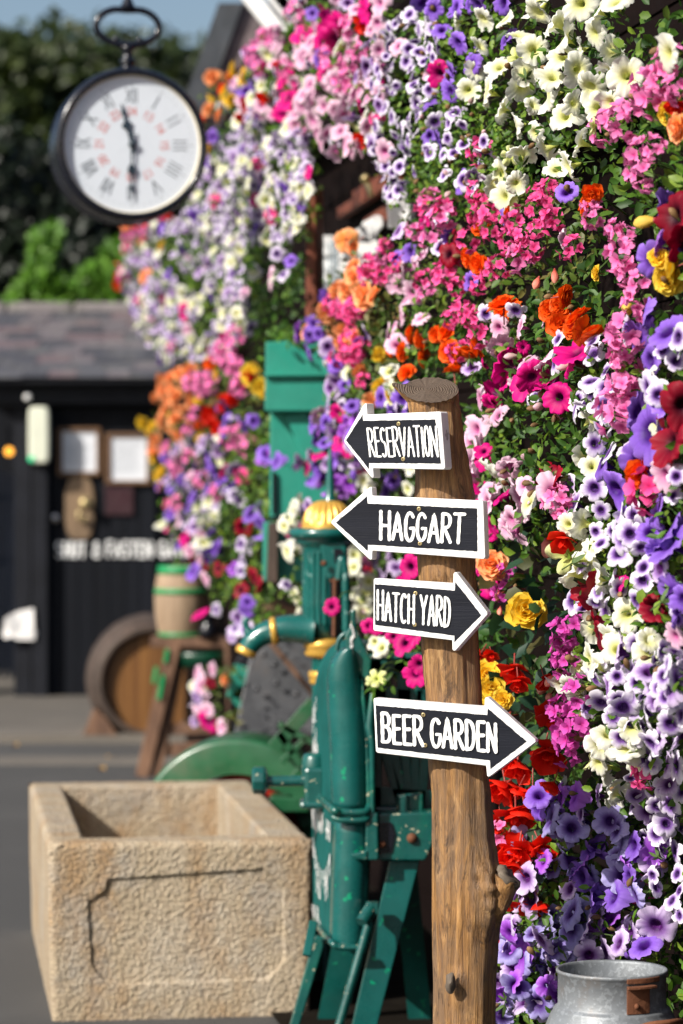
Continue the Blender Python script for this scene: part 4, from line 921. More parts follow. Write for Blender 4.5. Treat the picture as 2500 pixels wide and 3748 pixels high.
for y in ys:
    a_, b_ = interp(y, 1); cpx = (a_ + b_) / 2; c0 = W(cpx, y, QD); r = (b_ - a_) / 2 * QD / F
    ring = []
    for k in range(SEG):
        a = 2 * math.pi * k / SEG; d = Vector((math.cos(a), math.sin(a) * .96, 0)); P = c0 + d * r
        q_ = noise.noise(Vector((math.cos(a) * 2.6, math.sin(a) * 2.6, P.z * 1.6))) * .007 + noise.noise(Vector((math.cos(a) * 9, math.sin(a) * 9, P.z * 5))) * .0034 + noise.noise(Vector((math.cos(a) * 26, math.sin(a) * 26, P.z * 2.2))) * .0022
        for (ka, ky, rad_a, rad_y, amp) in ((-103, 3600, 12, 52, .015), (-100, 2085, 26, 38, .009), (-58, 3262, 16, 105, .018), (-112, 2575, 9, 30, .008), (-75, 3210, 5, 18, -.008), (-95, 2110, 6, 30, -.008)):
            da = (math.degrees(a) - ka + 180) % 360 - 180
            e = math.exp(-(da / rad_a) ** 2 - ((y - ky) / rad_y) ** 2); q_ += amp * e * (1 + .8 * noise.noise(P * 60) * (ka < -50))
        dc = (math.degrees(a) + 118 + 180 + 4 * math.sin(P.z * 6)) % 360 - 180       # long drying crack
        if y > 2900: q_ -= .005 * math.exp(-(dc / 2.6) ** 2)
        ring.append(P + d * q_)
    rings.append(ring)
vs = [v for r in rings for v in r]; n = len(rings)
m.add(vs, [(i * SEG + k, (i + 1) * SEG + k, (i + 1) * SEG + (k + 1) % SEG, i * SEG + (k + 1) % SEG) for i in range(n - 1) for k in range(SEG)], 0, True)
# slanting sawn top with a torn spike of bark at its left
cen = W(1560, 1428, QD); top_ring = []
for k in range(SEG):
    a = 2 * math.pi * k / SEG; base = rings[0][k]
    px_ = 1577 + 101 * math.cos(a); spike = math.exp(-(((math.degrees(a) - 180 + 180) % 360 - 180) / 16) ** 2)
    py_ = 1428 - 46 * math.sin(a) + 1.5 * math.sin(k * 2.1) ; px_ -= spike * 42; py_ -= spike * 24
    D_ = QD + math.sin(a) * .062; top_ring.append(W(px_ + 6 * noise.noise(Vector((k * .9, 0, 0))) , py_ + 5 * noise.noise(Vector((k * 1.7, 3, 0))), D_))
m.add(rings[0] + top_ring, [(k, (k + 1) % SEG, SEG + (k + 1) % SEG, SEG + k) for k in range(SEG)], 0, True)
m.build("trunk", M_log, post)
m = MB(); inner = [cen + (p_ - cen) * .5 + Vector((0, 0, .002)) for p_ in top_ring]
m.add([p_ + Vector((0, 0, .0006)) for p_ in top_ring] + inner + [cen + Vector((0, 0, .003))], [(k, (k + 1) % SEG, SEG + (k + 1) % SEG, SEG + k) for k in range(SEG)] + [(SEG + k, SEG + (k + 1) % SEG, 2 * SEG) for k in range(SEG)], 0, True)
m.build("sawn_top", M_cut, post)
m = MB(); bs = bez([W(1795, 3400, QD - .02), W(1815, 3330, QD - .035), W(1840, 3262, QD - .045), W(1858, 3215, QD - .05)], 6)
m.tube(bs, [.016 + .015 * (i / len(bs)) ** .8 * (1 if i < 14 else .92) for i in range(len(bs))], 20, cap=True); 
for i, v in enumerate(m.v): P = Vector(v); m.v[i] = tuple(P + noise.noise_vector(P * 40) * .004)
kn_ = m.build("branch_stub", M_log, post)
m = MB(); d = (bs[-1] - bs[-3]).normalized(); m.lathe([(.029, -.004), (.031, .006), (.024, .012), (0, .010)], bs[-1], 24, (d + Vector((.55, -.1, 0))).normalized())
for i, v in enumerate(m.v): P = Vector(v); m.v[i] = tuple(P + noise.noise_vector(P * 70) * .007)
m.build("broken_end", wood("grey_bark", (.05, .035, .025), (.20, .16, .12), 12, (1, 1, .3), .8, None, 1), kn_)
m = MB()
for (x, y, rx, ry) in ((1650, 3598, 20, 40),):
    vs = []; 
    for j in range(5):
        for k in range(16):
            a = 2 * math.pi * k / 16; f_ = 1 - j / 4; P = W(x + rx * f_ * math.cos(a), y + ry * f_ * math.sin(a), QD - .083 - .012 * (1 - f_ ** 2)); vs.append(P + noise.noise_vector(P * 90) * .004)
    m.add(vs, [(j * 16 + k, (j + 1) * 16 + k, (j + 1) * 16 + (k + 1) % 16, j * 16 + (k + 1) % 16) for j in range(4) for k in range(16)], 0, True)
m.build("bark_knot", bpy.data.materials["grey_bark"], post)

# ------------------------------------------------------------------ the four arrow signs
def Z5(x, y): return (1200 + x / 1.5675, 1350 + y / 1.5675)
def sign(title, label, outline, black, yaw_deg, D, thick, text, widths, quad, w, gap, screws, seed, rag=.09):
    yw = math.radians(yaw_deg); n_ = Vector((-math.sin(yw), -math.cos(yw), 0))
    cxp = sum(p[0] for p in screws) / len(screws); s0 = Z5(cxp, screws[0][1]); P0 = W(s0[0], s0[1], D)
    pl = lambda x, y, l: onplane(x, y, P0, n_) + n_ * l
    fr_ = [pl(*Z5(*q_), 0) for q_ in outline]
    lo = sum(fr_, Vector()) / len(fr_); lo.z = min(q_.z for q_ in fr_)
    t = thing("arrow_sign", lo - n_ * thick, label, "sign", "wooden arrow signs on the post")
    m = MB(); m.prism(fr_, -n_ * thick); m.build("board", MT['white'], t, bevel=.0042, bseg=3)
    m = MB(); bl = []
    pts_ = [Z5(*q_) for q_ in black]; rs = random.Random(seed)
    for a, b in zip(pts_, pts_[1:] + pts_[:1]):
        k_ = max(2, int(math.hypot(b[0] - a[0], b[1] - a[1]) / 9))
        for i in range(k_):
            tt = i / k_; jx = 0 if i == 0 else rs.uniform(-.9, .9); jy = 0 if i == 0 else rs.uniform(-.9, .9); bl.append(pl(a[0] + (b[0] - a[0]) * tt + jx, a[1] + (b[1] - a[1]) * tt + jy, .0009))
    m.prism(bl, -n_ * .0007); panel = m.build("black_panel", MT['board'], t)
    m = lettering(text, widths, [Z5(*q_) for q_ in quad], w, lambda x, y, l: pl(x, y, l + .0009), gap, seed, rag)
    tag(m.build("lettering", MT['letter'], panel), "white hand-painted word " + text)
    for sx, sy in screws:
        m = MB(); c = pl(*Z5(sx, sy), .001); m.lathe([(.0048, 0), (.0045, .0014), (.0025, .0008), (0, .0008)], c, 16, n_)
        m.bar(c + n_ * .0011 - Vector((.003, 0, 0)), c + n_ * .0011 + Vector((.003, 0, 0)), .001, .0004, up=n_, mi=1); m.bar(c + n_ * .0011 - Vector((0, 0, .003)), c + n_ * .0011 + Vector((0, 0, .003)), .001, .0004, up=n_, mi=1)
        m.build("screw", [MT['brass'], MT['case']], t)
    return t
SG = QD - .062
sign("", "black and white left-pointing arrow sign reading RESERVATION, topmost on the post",
     [(92, 413), (98, 396), (203, 208), (213, 197), (222, 199), (226, 262), (640, 245), (648, 252), (672, 566), (664, 578), (258, 571), (262, 622), (254, 628), (244, 618), (96, 426)],
     [(105, 410), (200, 262), (203, 298), (617, 290), (649, 543), (237, 540), (237, 576)], 33, SG - .018, .030,
     "RESERVATION", [.9, .75, .8, .75, .95, .95, 1.0, .95, .25, .8, 1.05], ((226, 340), (626, 330), (638, 501), (243, 503)), 6.9, .26, [(407, 316), (434, 518)], 21)
sign("", "black and white left-pointing arrow sign reading HAGGART, second from the top of the post",
     [(17, 882), (24, 868), (236, 682), (246, 676), (253, 684), (256, 728), (882, 756), (892, 764), (903, 1082), (894, 1092), (256, 1044), (254, 1092), (246, 1098), (234, 1090), (22, 890)],
     [(47, 882), (225, 730), (228, 772), (857, 801), (858, 1047), (229, 1008), (228, 1044)], 21, SG - .012, .030,
     "HAGGART", [1, .95, .9, .92, 1.0, .95, 1.05], ((303, 820), (788, 838), (780, 1000), (302, 976)), 12.0, .34, [(524, 804), (530, 1002)], 22)
sign("", "black and white right-pointing arrow sign reading HATCH YARD, third from the top of the post",
     [(262, 1208), (270, 1202), (718, 1231), (720, 1176), (728, 1166), (738, 1168), (914, 1396), (916, 1410), (734, 1616), (724, 1620), (714, 1612), (713, 1558), (268, 1504), (260, 1496)],
     [(270, 1235), (729, 1272), (732, 1222), (880, 1412), (726, 1568), (726, 1530), (272, 1468)], 20, SG - .010, .028,
     "HATCH YARD", [.85, .85, .85, .8, .85, .35, .9, .85, .85, .85], ((286, 1276), (706, 1314), (702, 1480), (286, 1440)), 8.8, .30, [(504, 1288), (500, 1468)], 23)
sign("", "black and white right-pointing arrow sign reading BEER GARDEN, lowest and longest on the post",
     [(261, 1895), (270, 1888), (898, 1938), (900, 1892), (908, 1883), (920, 1886), (1192, 2128), (1194, 2142), (930, 2340), (920, 2343), (913, 2334), (908, 2278), (284, 2204), (275, 2194)],
     [(275, 1930), (915, 1986), (918, 1948), (1141, 2137), (933, 2295), (930, 2246), (286, 2173)], 15, SG - .006, .028,
     "BEER GARDEN", [.95, .85, .85, 1, .35, 1.0, 1.0, .95, .95, .85, .95], ((308, 1978), (966, 2034), (968, 2196), (312, 2140)), 12.8, .32, [(549, 1985), (560, 2160)], 24)
# ------------------------------------------------------------------ flower-covered building
XW = 2.05                                       # wall plane: X = XW - .163 Y
wdir = Vector((-.163, 1, 0)).normalized(); wnor = Vector((-1, -.163, 0)).normalized()
def wallpt(y, z, off=0): return Vector((XW - .163 * y, y, z)) + wnor * off
def onwall(px, py, off=0): return onplane(px, py, wallpt(9, 1, off), wnor)
bld = thing("building", wallpt(9, 0), "dark red-brown boarded building almost hidden by flowers, with a timber window opening", "building")
m = MB()
def slab(m, y0, y1, z0, z1, off, t, mi=0):
    a, b = wallpt(y0, z0, off), wallpt(y1, z0, off); h = Vector((0, 0, z1 - z0)); m.prism([a, b, b + h, a + h], -wnor * t, mi)
z = 0.0
k = 0
while z < 3.75:
    slab(m, 3.5, 16.2, z, z + .142, 0 + .004 * (k % 2), .05); z += .148; k += 1
z = 0
while z < 2.85: slab(m, 16.2, 18.6, z, z + .142, 0, .05); z += .148
m.build("wall", MT['darkwall'], bld)
m = MB(); slab(m, 3.5, 18.6, 0, 3.72, -.06, .1)
m.v = m.v; m.build("inner_wall", MT['shedsoft'], bld) if False else None
# window opening: frame posts, sill board, pane, white carved board and panel
wn = []
m = MB(); m.prism([W(x, y, 10.9) for x, y in ((1122, 700), (1154, 690), (1158, 1190), (1116, 1190))], Vector((.03, .06, 0))); m.build("corner_post", MT['brownboard'], bld, bevel=.005)
m = MB()
for (a, b, c_, d) in (((1235, 760), (1445, 630), (1445, 668), (1235, 800)), ((1290, 700), (1450, 600), (1450, 628), (1290, 732)), ((1330, 800), (1450, 725), (1450, 780), (1330, 862))):
    m.prism([onwall(*q_, .05) for q_ in (a, b, c_, d)], -wnor * .04)
m.build("board", MT['brownboard'], bld, bevel=.004)
win = MB(); win.prism([onwall(x, y, .055) for x, y in ((1165, 872), (1180, 862), (1180, 1100), (1165, 1104))], -wnor * .05); _w2 = MB(); _w2.prism([onwall(x, y, .055) for x, y in ((1238, 872), (1252, 862), (1252, 1060), (1238, 1070))], -wnor * .05)
win = win.build("window", MT['white'], bld, bevel=.003); _w2.build('window_frame', MT['white'], win, bevel=.003)
m = MB(); m.prism([onwall(x, y, .03) for x, y in ((1180, 905), (1238, 868), (1238, 1070), (1180, 1100))], -wnor * .012); m.build("pane", MT['pane'], win)
m = MB(); m.prism([W(x, y, 11.2) for x, y in ((1250, 905), (1290, 880), (1385, 880), (1390, 1010), (1330, 1060), (1250, 1060))], Vector((0, .025, 0)))
tag(m.build("notice_board", MT['white'], bevel=.004), "plain white board beside the window, under the scalloped white sign", "board")
sg = thing("house_sign", W(1350, 880, 11.1), "white scalloped sign board with grey scrollwork on the building by the window", "sign")
pts = [(1292, 860), (1296, 845), (1318, 832), (1330, 812), (1356, 800), (1372, 788), (1392, 788), (1405, 802), (1402, 830), (1386, 846), (1378, 872), (1352, 888), (1316, 886), (1300, 876)]
m = MB(); m.prism([W(x, y, 11.1) for x, y in pts], Vector((0, .03, 0))); m.build("board", MT['white'], sg, bevel=.004)
m = MB(); rs = random.Random(9)
for i in range(3): stroke(m, [(1322 + i * 20 + 8 * math.cos(t * .8), 858 - i * 14 + 9 * math.sin(t)) for t in (0, .7, 1.4, 2.1, 2.8, 3.5)], 2.5, lambda x, y, l: W(x, y, 11.1 - l), i, rs)
m.build("scrollwork", MT['pane'], sg)
m = MB(); m.prism([W(x, y, 10.4) for x, y in ((1418, 712), (1422, 700), (1474, 700), (1500, 738), (1502, 850), (1420, 830))], Vector((0, .06, 0)))
m.prism([W(x, y, 10.42) for x, y in ((1504, 745), (1518, 745), (1518, 852), (1504, 850))], Vector((0, .04, 0)))
tag(m.build("white_post", MT['white'], bevel=.004), "white painted post top on the building, under the trailing lilac petunias", "post")
m = MB(); m.tube([onwall(1340, 660, .1), onwall(1352, 690, .12), onwall(1358, 712, .12)], .012, 8); m.ball(onwall(1338, 655, .12), .02, 8); tag(m.build("brass_hook", MT['brass']), "small dull brass hook on the dark boards above the window", "hook")
# planter shelves that carry the plants along the wall
for (z, y0, y1, lab) in ((3.05, 9.6, 16.0, "timber planter shelf high along the wall, hidden under lilac flowers"), (2.55, 6.0, 9.4, "timber planter shelf high on the near wall, hidden under white petunias"), (1.55, 5.6, 9.6, "timber planter shelf at eye height on the near wall"), (1.5, 10.2, 15.6, "timber planter shelf at eye height behind the sea-green casing"), (2.2, 15.6, 18.4, "timber planter shelf on the far low end of the building"), (.62, 6.2, 9.0, "low timber planter shelf behind the churn")):
    m = MB(); slab(m, y0, y1, z, z + .14, .12, .11); tag(m.build("planter_box", MT['darkwall']), lab, "planter")
# steep slate gable roof at the far end and white timber braces at the top edge
gr = thing("gable_roof", W(760, 420, 17.0), "steep dark slate gable roof edge rising above the lilac flowers, right of the clock", "roof")
m = MB(); m.prism([W(x, y, 17.0) for x, y in ((800, 10), (890, 10), (775, 330), (740, 470), (640, 560), (650, 430))], Vector((.1, .8, 0)))
m.build("slates", paint("dark_slates", (.035, .04, .048), .5, .5, bump=1.2, bscale=9, dirt=(.07, .06, .05)), gr)
m = MB(); m.prism([W(x, y, 17.05) for x, y in ((890, 10), (985, 10), (960, 120), (870, 300), (800, 460), (740, 560), (735, 470), (775, 330))], Vector((.1, .8, 0)))
m.build("weathered_boarding", paint("pinkish_grey_boarding", (.12, .095, .10), .6, .4, bump=.8, bscale=8), gr)
m = MB(); m.prism([W(x, y, 16.95) for x, y in ((985, 60), (1010, 100), (900, 380), (860, 420), (870, 300))], Vector((.1, .3, 0))); m.build("brown_board", MT['brownboard'], gr)
bz = thing("white_gable_braces", W(960, 60, 13.5), "white painted timber braces crossing at the top edge above the pink petunias", "brace")
for a, b, w_ in (((860, -80), (1030, 130), .075), ((900, -150), (1085, 80), .075), ((950, -110), (1085, 60), .08)):
    m = MB(); m.bar(W(*a, 13.5), W(*b, 13.5), w_, .05, up=(0, 1, 0)); m.build("brace", MT['white'], bz, bevel=.004)

# ------------------------------------------------------------------ leaves and blossoms
LV = np.array([[0, 0, 0], [.35, 0, -.05], [.7, 0, -.05], [1, 0, -.16], [.28, .30, .05], [.68, .26, .03], [.28, -.30, .05], [.68, -.26, .03]], dtype=np.float32)
LF = [(0, 1, 4), (1, 2, 5, 4), (2, 3, 5), (0, 6, 1), (1, 6, 7, 2), (2, 7, 3)]
rng = np.random.default_rng(5)
def leaf_object(name, mat, pos, size, parent, outward=(-.7, -.55, .35), spread=1.0, narrow=.8):
    """one mesh holding a leaf at every position; parents' location is subtracted"""
    n = len(pos); L = np.zeros(3)
    q = parent
    while q is not None: L = L + np.array(q.location); q = q.parent
    ax = rng.normal(size=(n, 3)); ax[:, 2] -= .15; ax /= np.linalg.norm(ax, axis=1)[:, None]      # leaf direction
    nr = np.array(outward) + rng.normal(size=(n, 3)) * .55 * spread
    nr -= ax * (nr * ax).sum(1)[:, None]; nr /= np.linalg.norm(nr, axis=1)[:, None] + 1e-9
    sd = np.cross(nr, ax); sz = size * rng.uniform(.6, 1.35, n)
    wd = narrow * rng.uniform(.75, 1.25, n)
    V = (LV[None, :, 0, None] * ax[:, None, :] + LV[None, :, 1, None] * wd[:, None, None] * sd[:, None, :] + LV[None, :, 2, None] * nr[:, None, :]) * sz[:, None, None] + pos[:, None, :] - L
    V = V.reshape(-1, 3)
    base = (np.arange(n) * 8)[:, None]
    tri = [f for f in LF if len(f) == 3]; quad = [f for f in LF if len(f) == 4]
    loops = []; starts = []; totals = []
    T = np.concatenate([np.array(f) for f in LF]); tl = len(T)
    loops = (base + T[None, :]).reshape(-1)
    cnt = np.array([len(f) for f in LF]); st = np.concatenate([[0], np.cumsum(cnt)[:-1]])
    starts = (np.arange(n)[:, None] * tl + st[None, :]).reshape(-1)
    me = bpy.data.meshes.new(name); me.vertices.add(len(V)); me.vertices.foreach_set("co", V.astype(np.float32).ravel())
    me.loops.add(len(loops)); me.loops.foreach_set("vertex_index", loops.astype(np.int32))
    me.polygons.add(len(starts)); me.polygons.foreach_set("loop_start", starts.astype(np.int32))
    me.materials.append(mat); me.update(calc_edges=True); me.validate()
    o = bpy.data.objects.new(name, me); COL.objects.link(o)
    if parent: o.parent = parent
    return o
LM = dict(
    petunia=leafmat("petunia_leaf", [(.040, .10, .012), (.085, .19, .018), (.12, .26, .024), (.24, .36, .035), (.045, .11, .014)], .38),
    dark=leafmat("dark_leaf", [(.018, .055, .009), (.036, .10, .014), (.06, .15, .018), (.13, .21, .024)], .34),
    begonia=leafmat("begonia_leaf", [(.012, .045, .025), (.02, .06, .03), (.04, .10, .03), (.09, .07, .02)]),
    warm=leafmat("warm_leaf", [(.05, .11, .02), (.09, .16, .02), (.16, .13, .03), (.05, .10, .02)]),
    ivy=leafmat("ivy_leaf", [(.05, .13, .012), (.09, .22, .018), (.13, .28, .02)]),
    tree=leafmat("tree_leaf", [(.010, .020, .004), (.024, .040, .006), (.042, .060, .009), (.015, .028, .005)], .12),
    treeshade=leafmat("shade_hedge_leaf", [(.004, .009, .004), (.007, .014, .006), (.009, .016, .008)], .05))  # last entry: leaf colour darkened to stand for shade inside the trees
# --- mesh templates (unit radius), UV v = throat to rim
def mesh_from(name, vs, fs, uvs, mis, mats):
    me = bpy.data.meshes.new(name); me.from_pydata(vs, [], fs); uvl = me.uv_layers.new(name="UVMap")
    li = 0; data = []
    for f in fs:
        for i in f: data += uvs[i]
    uvl.data.foreach_set("uv", data)
    for m_ in mats: me.materials.append(m_)
    me.polygons.foreach_set("material_index", mis); me.polygons.foreach_set("use_smooth", [True] * len(fs)); me.update(); return me
def petunia_geo(seed, ruffle=.06, ruf_n=11, lobe=.11, depth=.95):
    rs = random.Random(seed); N = 50; vs, fs, uvs, mi = [], [], [], []
    prof = [(0, -1.0, .07), (.12, -.82, .085), (.26, -.5, .13), (.38, -.24, .20), (.46, -.09, .30), (.56, .0, .48), (.68, .04, .68), (.80, .05, .84), (.91, .035, .95), (1, .0, 1)]
    ph = [rs.uniform(0, 6.28) for _ in range(4)]; tiltx, tilty = rs.gauss(0, .14), rs.gauss(0, .14)
    LR = [rs.uniform(.86, 1.12) for _ in range(5)]; LZ = [rs.gauss(-.02, .17) for _ in range(5)]; LC = [rs.uniform(-.12, .22) for _ in range(5)]
    fold = rs.uniform(0, 6.28); fa = rs.choice((0, 0, .25, .5))
    for s, z, r in prof:
        for k in range(N):
            a = 2 * math.pi * k / N; e = max(0, (s - .42) / .58); q = a / (2 * math.pi) * 5; li = int(q + .5) % 5; fr_ = q + .5 - int(q + .5); h = math.sin(math.pi * fr_)   # h: 1 mid-lobe, 0 at the notch
            w_ = h ** .8
            rr = r * (1 + e * (lobe * (h ** .45 - .72) * 2.2) + e * e * (LR[li] - 1) * w_ + e * e * .05 * math.sin(3 * math.pi * fr_) * .5)
            zz = z * depth + e * e * (LZ[li] * w_ + ruffle * math.sin(ruf_n * a + ph[0]) + ruffle * .8 * math.sin((ruf_n + 6) * a + ph[1]) - .07 + .10 * math.sin(2 * a + ph[2])) + LC[li] * e * e * (h - .5) * .5 - fa * e * e * max(0, math.cos(a - fold)) ** 2 - .05 * e * (1 - h) ** 3
            x, y = rr * math.cos(a), rr * math.sin(a); pull = 1 - fa * .35 * e * max(0, math.cos(a - fold))
            vs.append((x * pull, y * pull, zz + e * (tiltx * x + tilty * y))); uvs.append((k / N, s))
    n = len(prof)
    for i in range(n - 1):
        for k in range(N): fs.append((i * N + k, i * N + (k + 1) % N, (i + 1) * N + (k + 1) % N, (i + 1) * N + k)); mi.append(0)
    for k in range(5):      # sepals
        a = 2 * math.pi * k / 5 + .3; b = len(vs); ca, sa = math.cos(a), math.sin(a)
        for (t, w_, h) in ((.05, .06, -1.02), (.22, .12, -.86), (.40, .10, -.62), (.55, 0, -.40)):
            for s_ in (-1, 1): vs.append((ca * t - sa * w_ * s_, sa * t + ca * w_ * s_, h * depth)); uvs.append((0, 0))
        for j in range(3): fs.append((b + 2 * j, b + 2 * j + 1, b + 2 * j + 3, b + 2 * j + 2)); mi.append(1)
    st = len(vs)
    for j in range(2):
        for k in range(5): a = 2 * math.pi * k / 5; vs.append((.035 * math.cos(a) + j * .1, .035 * math.sin(a) - j * .15, (-1.0 - j * .7) * depth)); uvs.append((0, 0))
    for k in range(5): fs.append((st + k, st + (k + 1) % 5, st + 5 + (k + 1) % 5, st + 5 + k)); mi.append(1)
    return vs, fs, uvs, mi
def petal_grid(vs, fs, uvs, mi, O, d, up, L, Wd, curl, nu=4, nv=5, round_=.6, m_=0, cup=.15, v0=0):
    """one petal from O along d (unit), surface normal up; curl bends towards up"""
    d = d.normalized(); s = d.cross(up).normalized(); up = s.cross(d).normalized(); b = len(vs)
    for j in range(nv + 1):
        t = j / nv; wd = Wd * float(np.interp(t, (0, .15, .4, .65, .82, .94, 1), (.30, .42, .78, 1.0, .96, .72, .40)))
        c = O + d * (L * t) + up * (curl * L * t * t)
        for i in range(nu + 1):
            q = (i / nu - .5) * 2; p_ = c + s * (q * wd) + up * (cup * wd * q * q) - d * (L * .12 * q * q * t)
            vs.append(tuple(p_)); uvs.append((i / nu, v0 + (1 - v0) * t))
    for j in range(nv):
        for i in range(nu): q = b + j * (nu + 1) + i; fs.append((q, q + 1, q + nu + 2, q + nu + 1)); mi.append(m_)
def geranium_geo(seed, n=8):
    rs = random.Random(seed); vs, fs, uvs, mi = [], [], [], []
    for i in range(n):
        z = 1 - (i + .5) / n * 1.15; a = i * 2.39996 + rs.random() * .5; r = math.sqrt(max(0, 1 - z * z))
        ax = Vector((r * math.cos(a), r * math.sin(a), z)); O = ax * rs.uniform(.55, .98)
        t1 = ax.cross(Vector((.3, .2, 1))).normalized(); t2 = ax.cross(t1); roll = rs.random() * 6
        for k in range(5):
            b = roll + 2 * math.pi * k / 5 + (.15 if k in (0, 1) else 0)
            d = t1 * math.cos(b) + t2 * math.sin(b)
            petal_grid(vs, fs, uvs, mi, O, d + ax * rs.uniform(.15, .7), ax, rs.uniform(.40, .56), rs.uniform(.15, .20), rs.uniform(-.35, .25), 2, 5, .5, 0, .25)
        q = len(vs)          # pedicel
        for j, c in enumerate((Vector((0, 0, -.35)), O)):
            for k in range(3): an = 2.09 * k; vs.append(tuple(c + t1 * .018 * math.cos(an) + t2 * .018 * math.sin(an))); uvs.append((0, 0))
        for k in range(3): fs.append((q + k, q + (k + 1) % 3, q + 3 + (k + 1) % 3, q + 3 + k)); mi.append(1)
    return vs, fs, uvs, mi
def begonia_geo(seed, n=22, single=False):
    rs = random.Random(seed); vs, fs, uvs, mi = [], [], [], []
    if single:
        for k in range(5):
            a = 2 * math.pi * k / 5 + rs.uniform(-.3, .3); d = Vector((math.cos(a), math.sin(a), rs.uniform(-.1, .9)))
            petal_grid(vs, fs, uvs, mi, Vector((0, 0, -.3)), d, Vector((-d.x * .5, -d.y * .5, 1)), rs.uniform(.85, 1.15), rs.uniform(.46, .66), rs.uniform(-.1, .3), 4, 6, .55, 0, .3)
        for k in range(3):
            a = 2 * k + 1; d = Vector((math.cos(a) * .4, math.sin(a) * .4, 1)); petal_grid(vs, fs, uvs, mi, Vector((0, 0, -.2)), d, Vector((-d.x, -d.y, .4)), .7, .3, .1, 3, 4, .55, 0, .3)
    else:
        for i in range(n):
            t = i / (n - 1); a = i * 2.39996 + rs.uniform(-.2, .2); tilt = math.radians(82 - 88 * t ** .75)
            d = Vector((math.cos(a) * math.cos(tilt), math.sin(a) * math.cos(tilt), math.sin(tilt))); up = Vector((-math.cos(a) * math.sin(tilt), -math.sin(a) * math.sin(tilt), math.cos(tilt)))
            petal_grid(vs, fs, uvs, mi, Vector((0, 0, -.12 - .1 * t)) + Vector((math.cos(a), math.sin(a), 0)) * .06, d, up, (.46 + .56 * t), (.27 + .34 * t), rs.uniform(.0, .3) * (1 - t), 4, 5, .5, 0, .22 + .25 * rs.random())
    q = len(vs)
    for j, c in enumerate((Vector((.3, -.2, -1.3)), Vector((0, 0, -.2)))):
        for k in range(5): an = 1.2566 * k; vs.append((c.x + .05 * math.cos(an), c.y + .05 * math.sin(an), c.z)); uvs.append((0, 0))
    for k in range(5): fs.append((q + k, q + (k + 1) % 5, q + 5 + (k + 1) % 5, q + 5 + k)); mi.append(1)
    return vs, fs, uvs, mi
def bud_geo(seed):
    vs, fs, uvs, mi = [], [], [], []; N = 10
    for j, (z, r) in enumerate(((-1, .10), (-.6, .22), (-.1, .42), (.4, .46), (.8, .28), (1.0, .04))):
        for k in range(N): a = 6.2832 * k / N; q = r * (1 + .12 * math.cos(3 * a + j * .4)); vs.append((q * math.cos(a), q * math.sin(a), z)); uvs.append((k / N, j / 5))
    for j in range(5):
        for k in range(N): fs.append((j * N + k, j * N + (k + 1) % N, (j + 1) * N + (k + 1) % N, (j + 1) * N + k)); mi.append(0 if j > 0 else 1)
    return vs, fs, uvs, mi
ST = MT['rope']; RS = MT['redstem']
# kind: geometry, petal material, diameter/2 in metres
P_ = petal
KIND = {}
def kind(code, geos, mat, r, stem=ST): KIND[code] = ([mesh_from("blossom_" + code, *g_, [mat, stem]) for g_ in geos], r)
PG3 = [petunia_geo(i, lobe=.13) for i in range(9)]; RUF = [petunia_geo(20 + i, .075, 13, .13) for i in range(9)]; FL = [petunia_geo(40 + i, .03, 7, .17, .75) for i in range(7)]
kind('W', RUF, P_("white_petunia", [(0, (.45, .52, .10)), (.30, (.60, .62, .16)), (.48, (.80, .79, .36)), (.62, (.80, .80, .60)), (.8, (.83, .825, .72)), (1, (.84, .84, .78))], None, transl=.33, var=.06), .033)
kind('L', FL, P_("lilac_white_calibrachoa", [(0, (.20, .12, .30)), (.30, (.06, .015, .14)), (.44, (.03, .004, .07)), (.52, (.18, .07, .34)), (.68, (.66, .55, .80)), (.85, (.80, .75, .87)), (1, (.84, .80, .88))], (.30, .16, .48), .7, var=.1), .0225)
kind('V', PG3, P_("violet_petunia", [(0, (.12, .02, .26)), (.32, (.07, .01, .20)), (.46, (.05, .006, .18)), (.6, (.22, .09, .56)), (1, (.33, .18, .68))], (.08, .01, .26), .5, var=.22), .031)
kind('U', PG3, P_("purple_petunia", [(0, (.18, .02, .28)), (.32, (.10, .01, .2)), (.5, (.22, .03, .42)), (.7, (.38, .10, .64)), (1, (.46, .18, .72))], (.14, .01, .30), .5, var=.2), .031)
kind('B', PG3, P_("blue_lavender_petunia", [(0, (.20, .12, .34)), (.30, (.05, .01, .12)), (.45, (.03, .005, .09)), (.56, (.14, .08, .32)), (.72, (.36, .31, .66)), (1, (.46, .42, .74))], (.10, .05, .28), .75, var=.18), .033)
kind('S', PG3, P_("pale_lilac_petunia", [(0, (.30, .14, .36)), (.30, (.09, .01, .14)), (.45, (.06, .005, .10)), (.56, (.28, .14, .42)), (.74, (.60, .46, .74)), (1, (.68, .56, .78))], (.30, .12, .42), .75, var=.14), .032)
kind('P', PG3, P_("light_pink_petunia", [(0, (.50, .16, .34)), (.35, (.48, .08, .28)), (.5, (.62, .26, .44)), (.7, (.80, .50, .66)), (1, (.84, .60, .72))], (.62, .22, .42), .5, var=.12), .031)
kind('M', PG3, P_("magenta_petunia", [(0, (.26, .01, .14)), (.34, (.06, .0, .05)), (.5, (.45, .0, .14)), (.7, (.70, .004, .20)), (1, (.74, .006, .24))], (.4, 0, .12), .4, var=.18), .033)
kind('D', PG3, P_("dark_red_petunia", [(0, (.12, .0, .02)), (.4, (.03, .0, .01)), (.6, (.20, .0, .014)), (1, (.34, .002, .02))], None, var=.3), .034)
GG = [geranium_geo(i) for i in range(4)]
kind('G', GG, P_("pink_pelargonium", [(0, (.62, .03, .24)), (.35, (.86, .17, .46)), (1, (.93, .30, .60))], None, var=.12, transl=.3), .040)
kind('H', GG, P_("hot_pink_pelargonium", [(0, (.66, .01, .14)), (.35, (.90, .06, .28)), (1, (.95, .15, .42))], None, var=.12, transl=.3), .037)
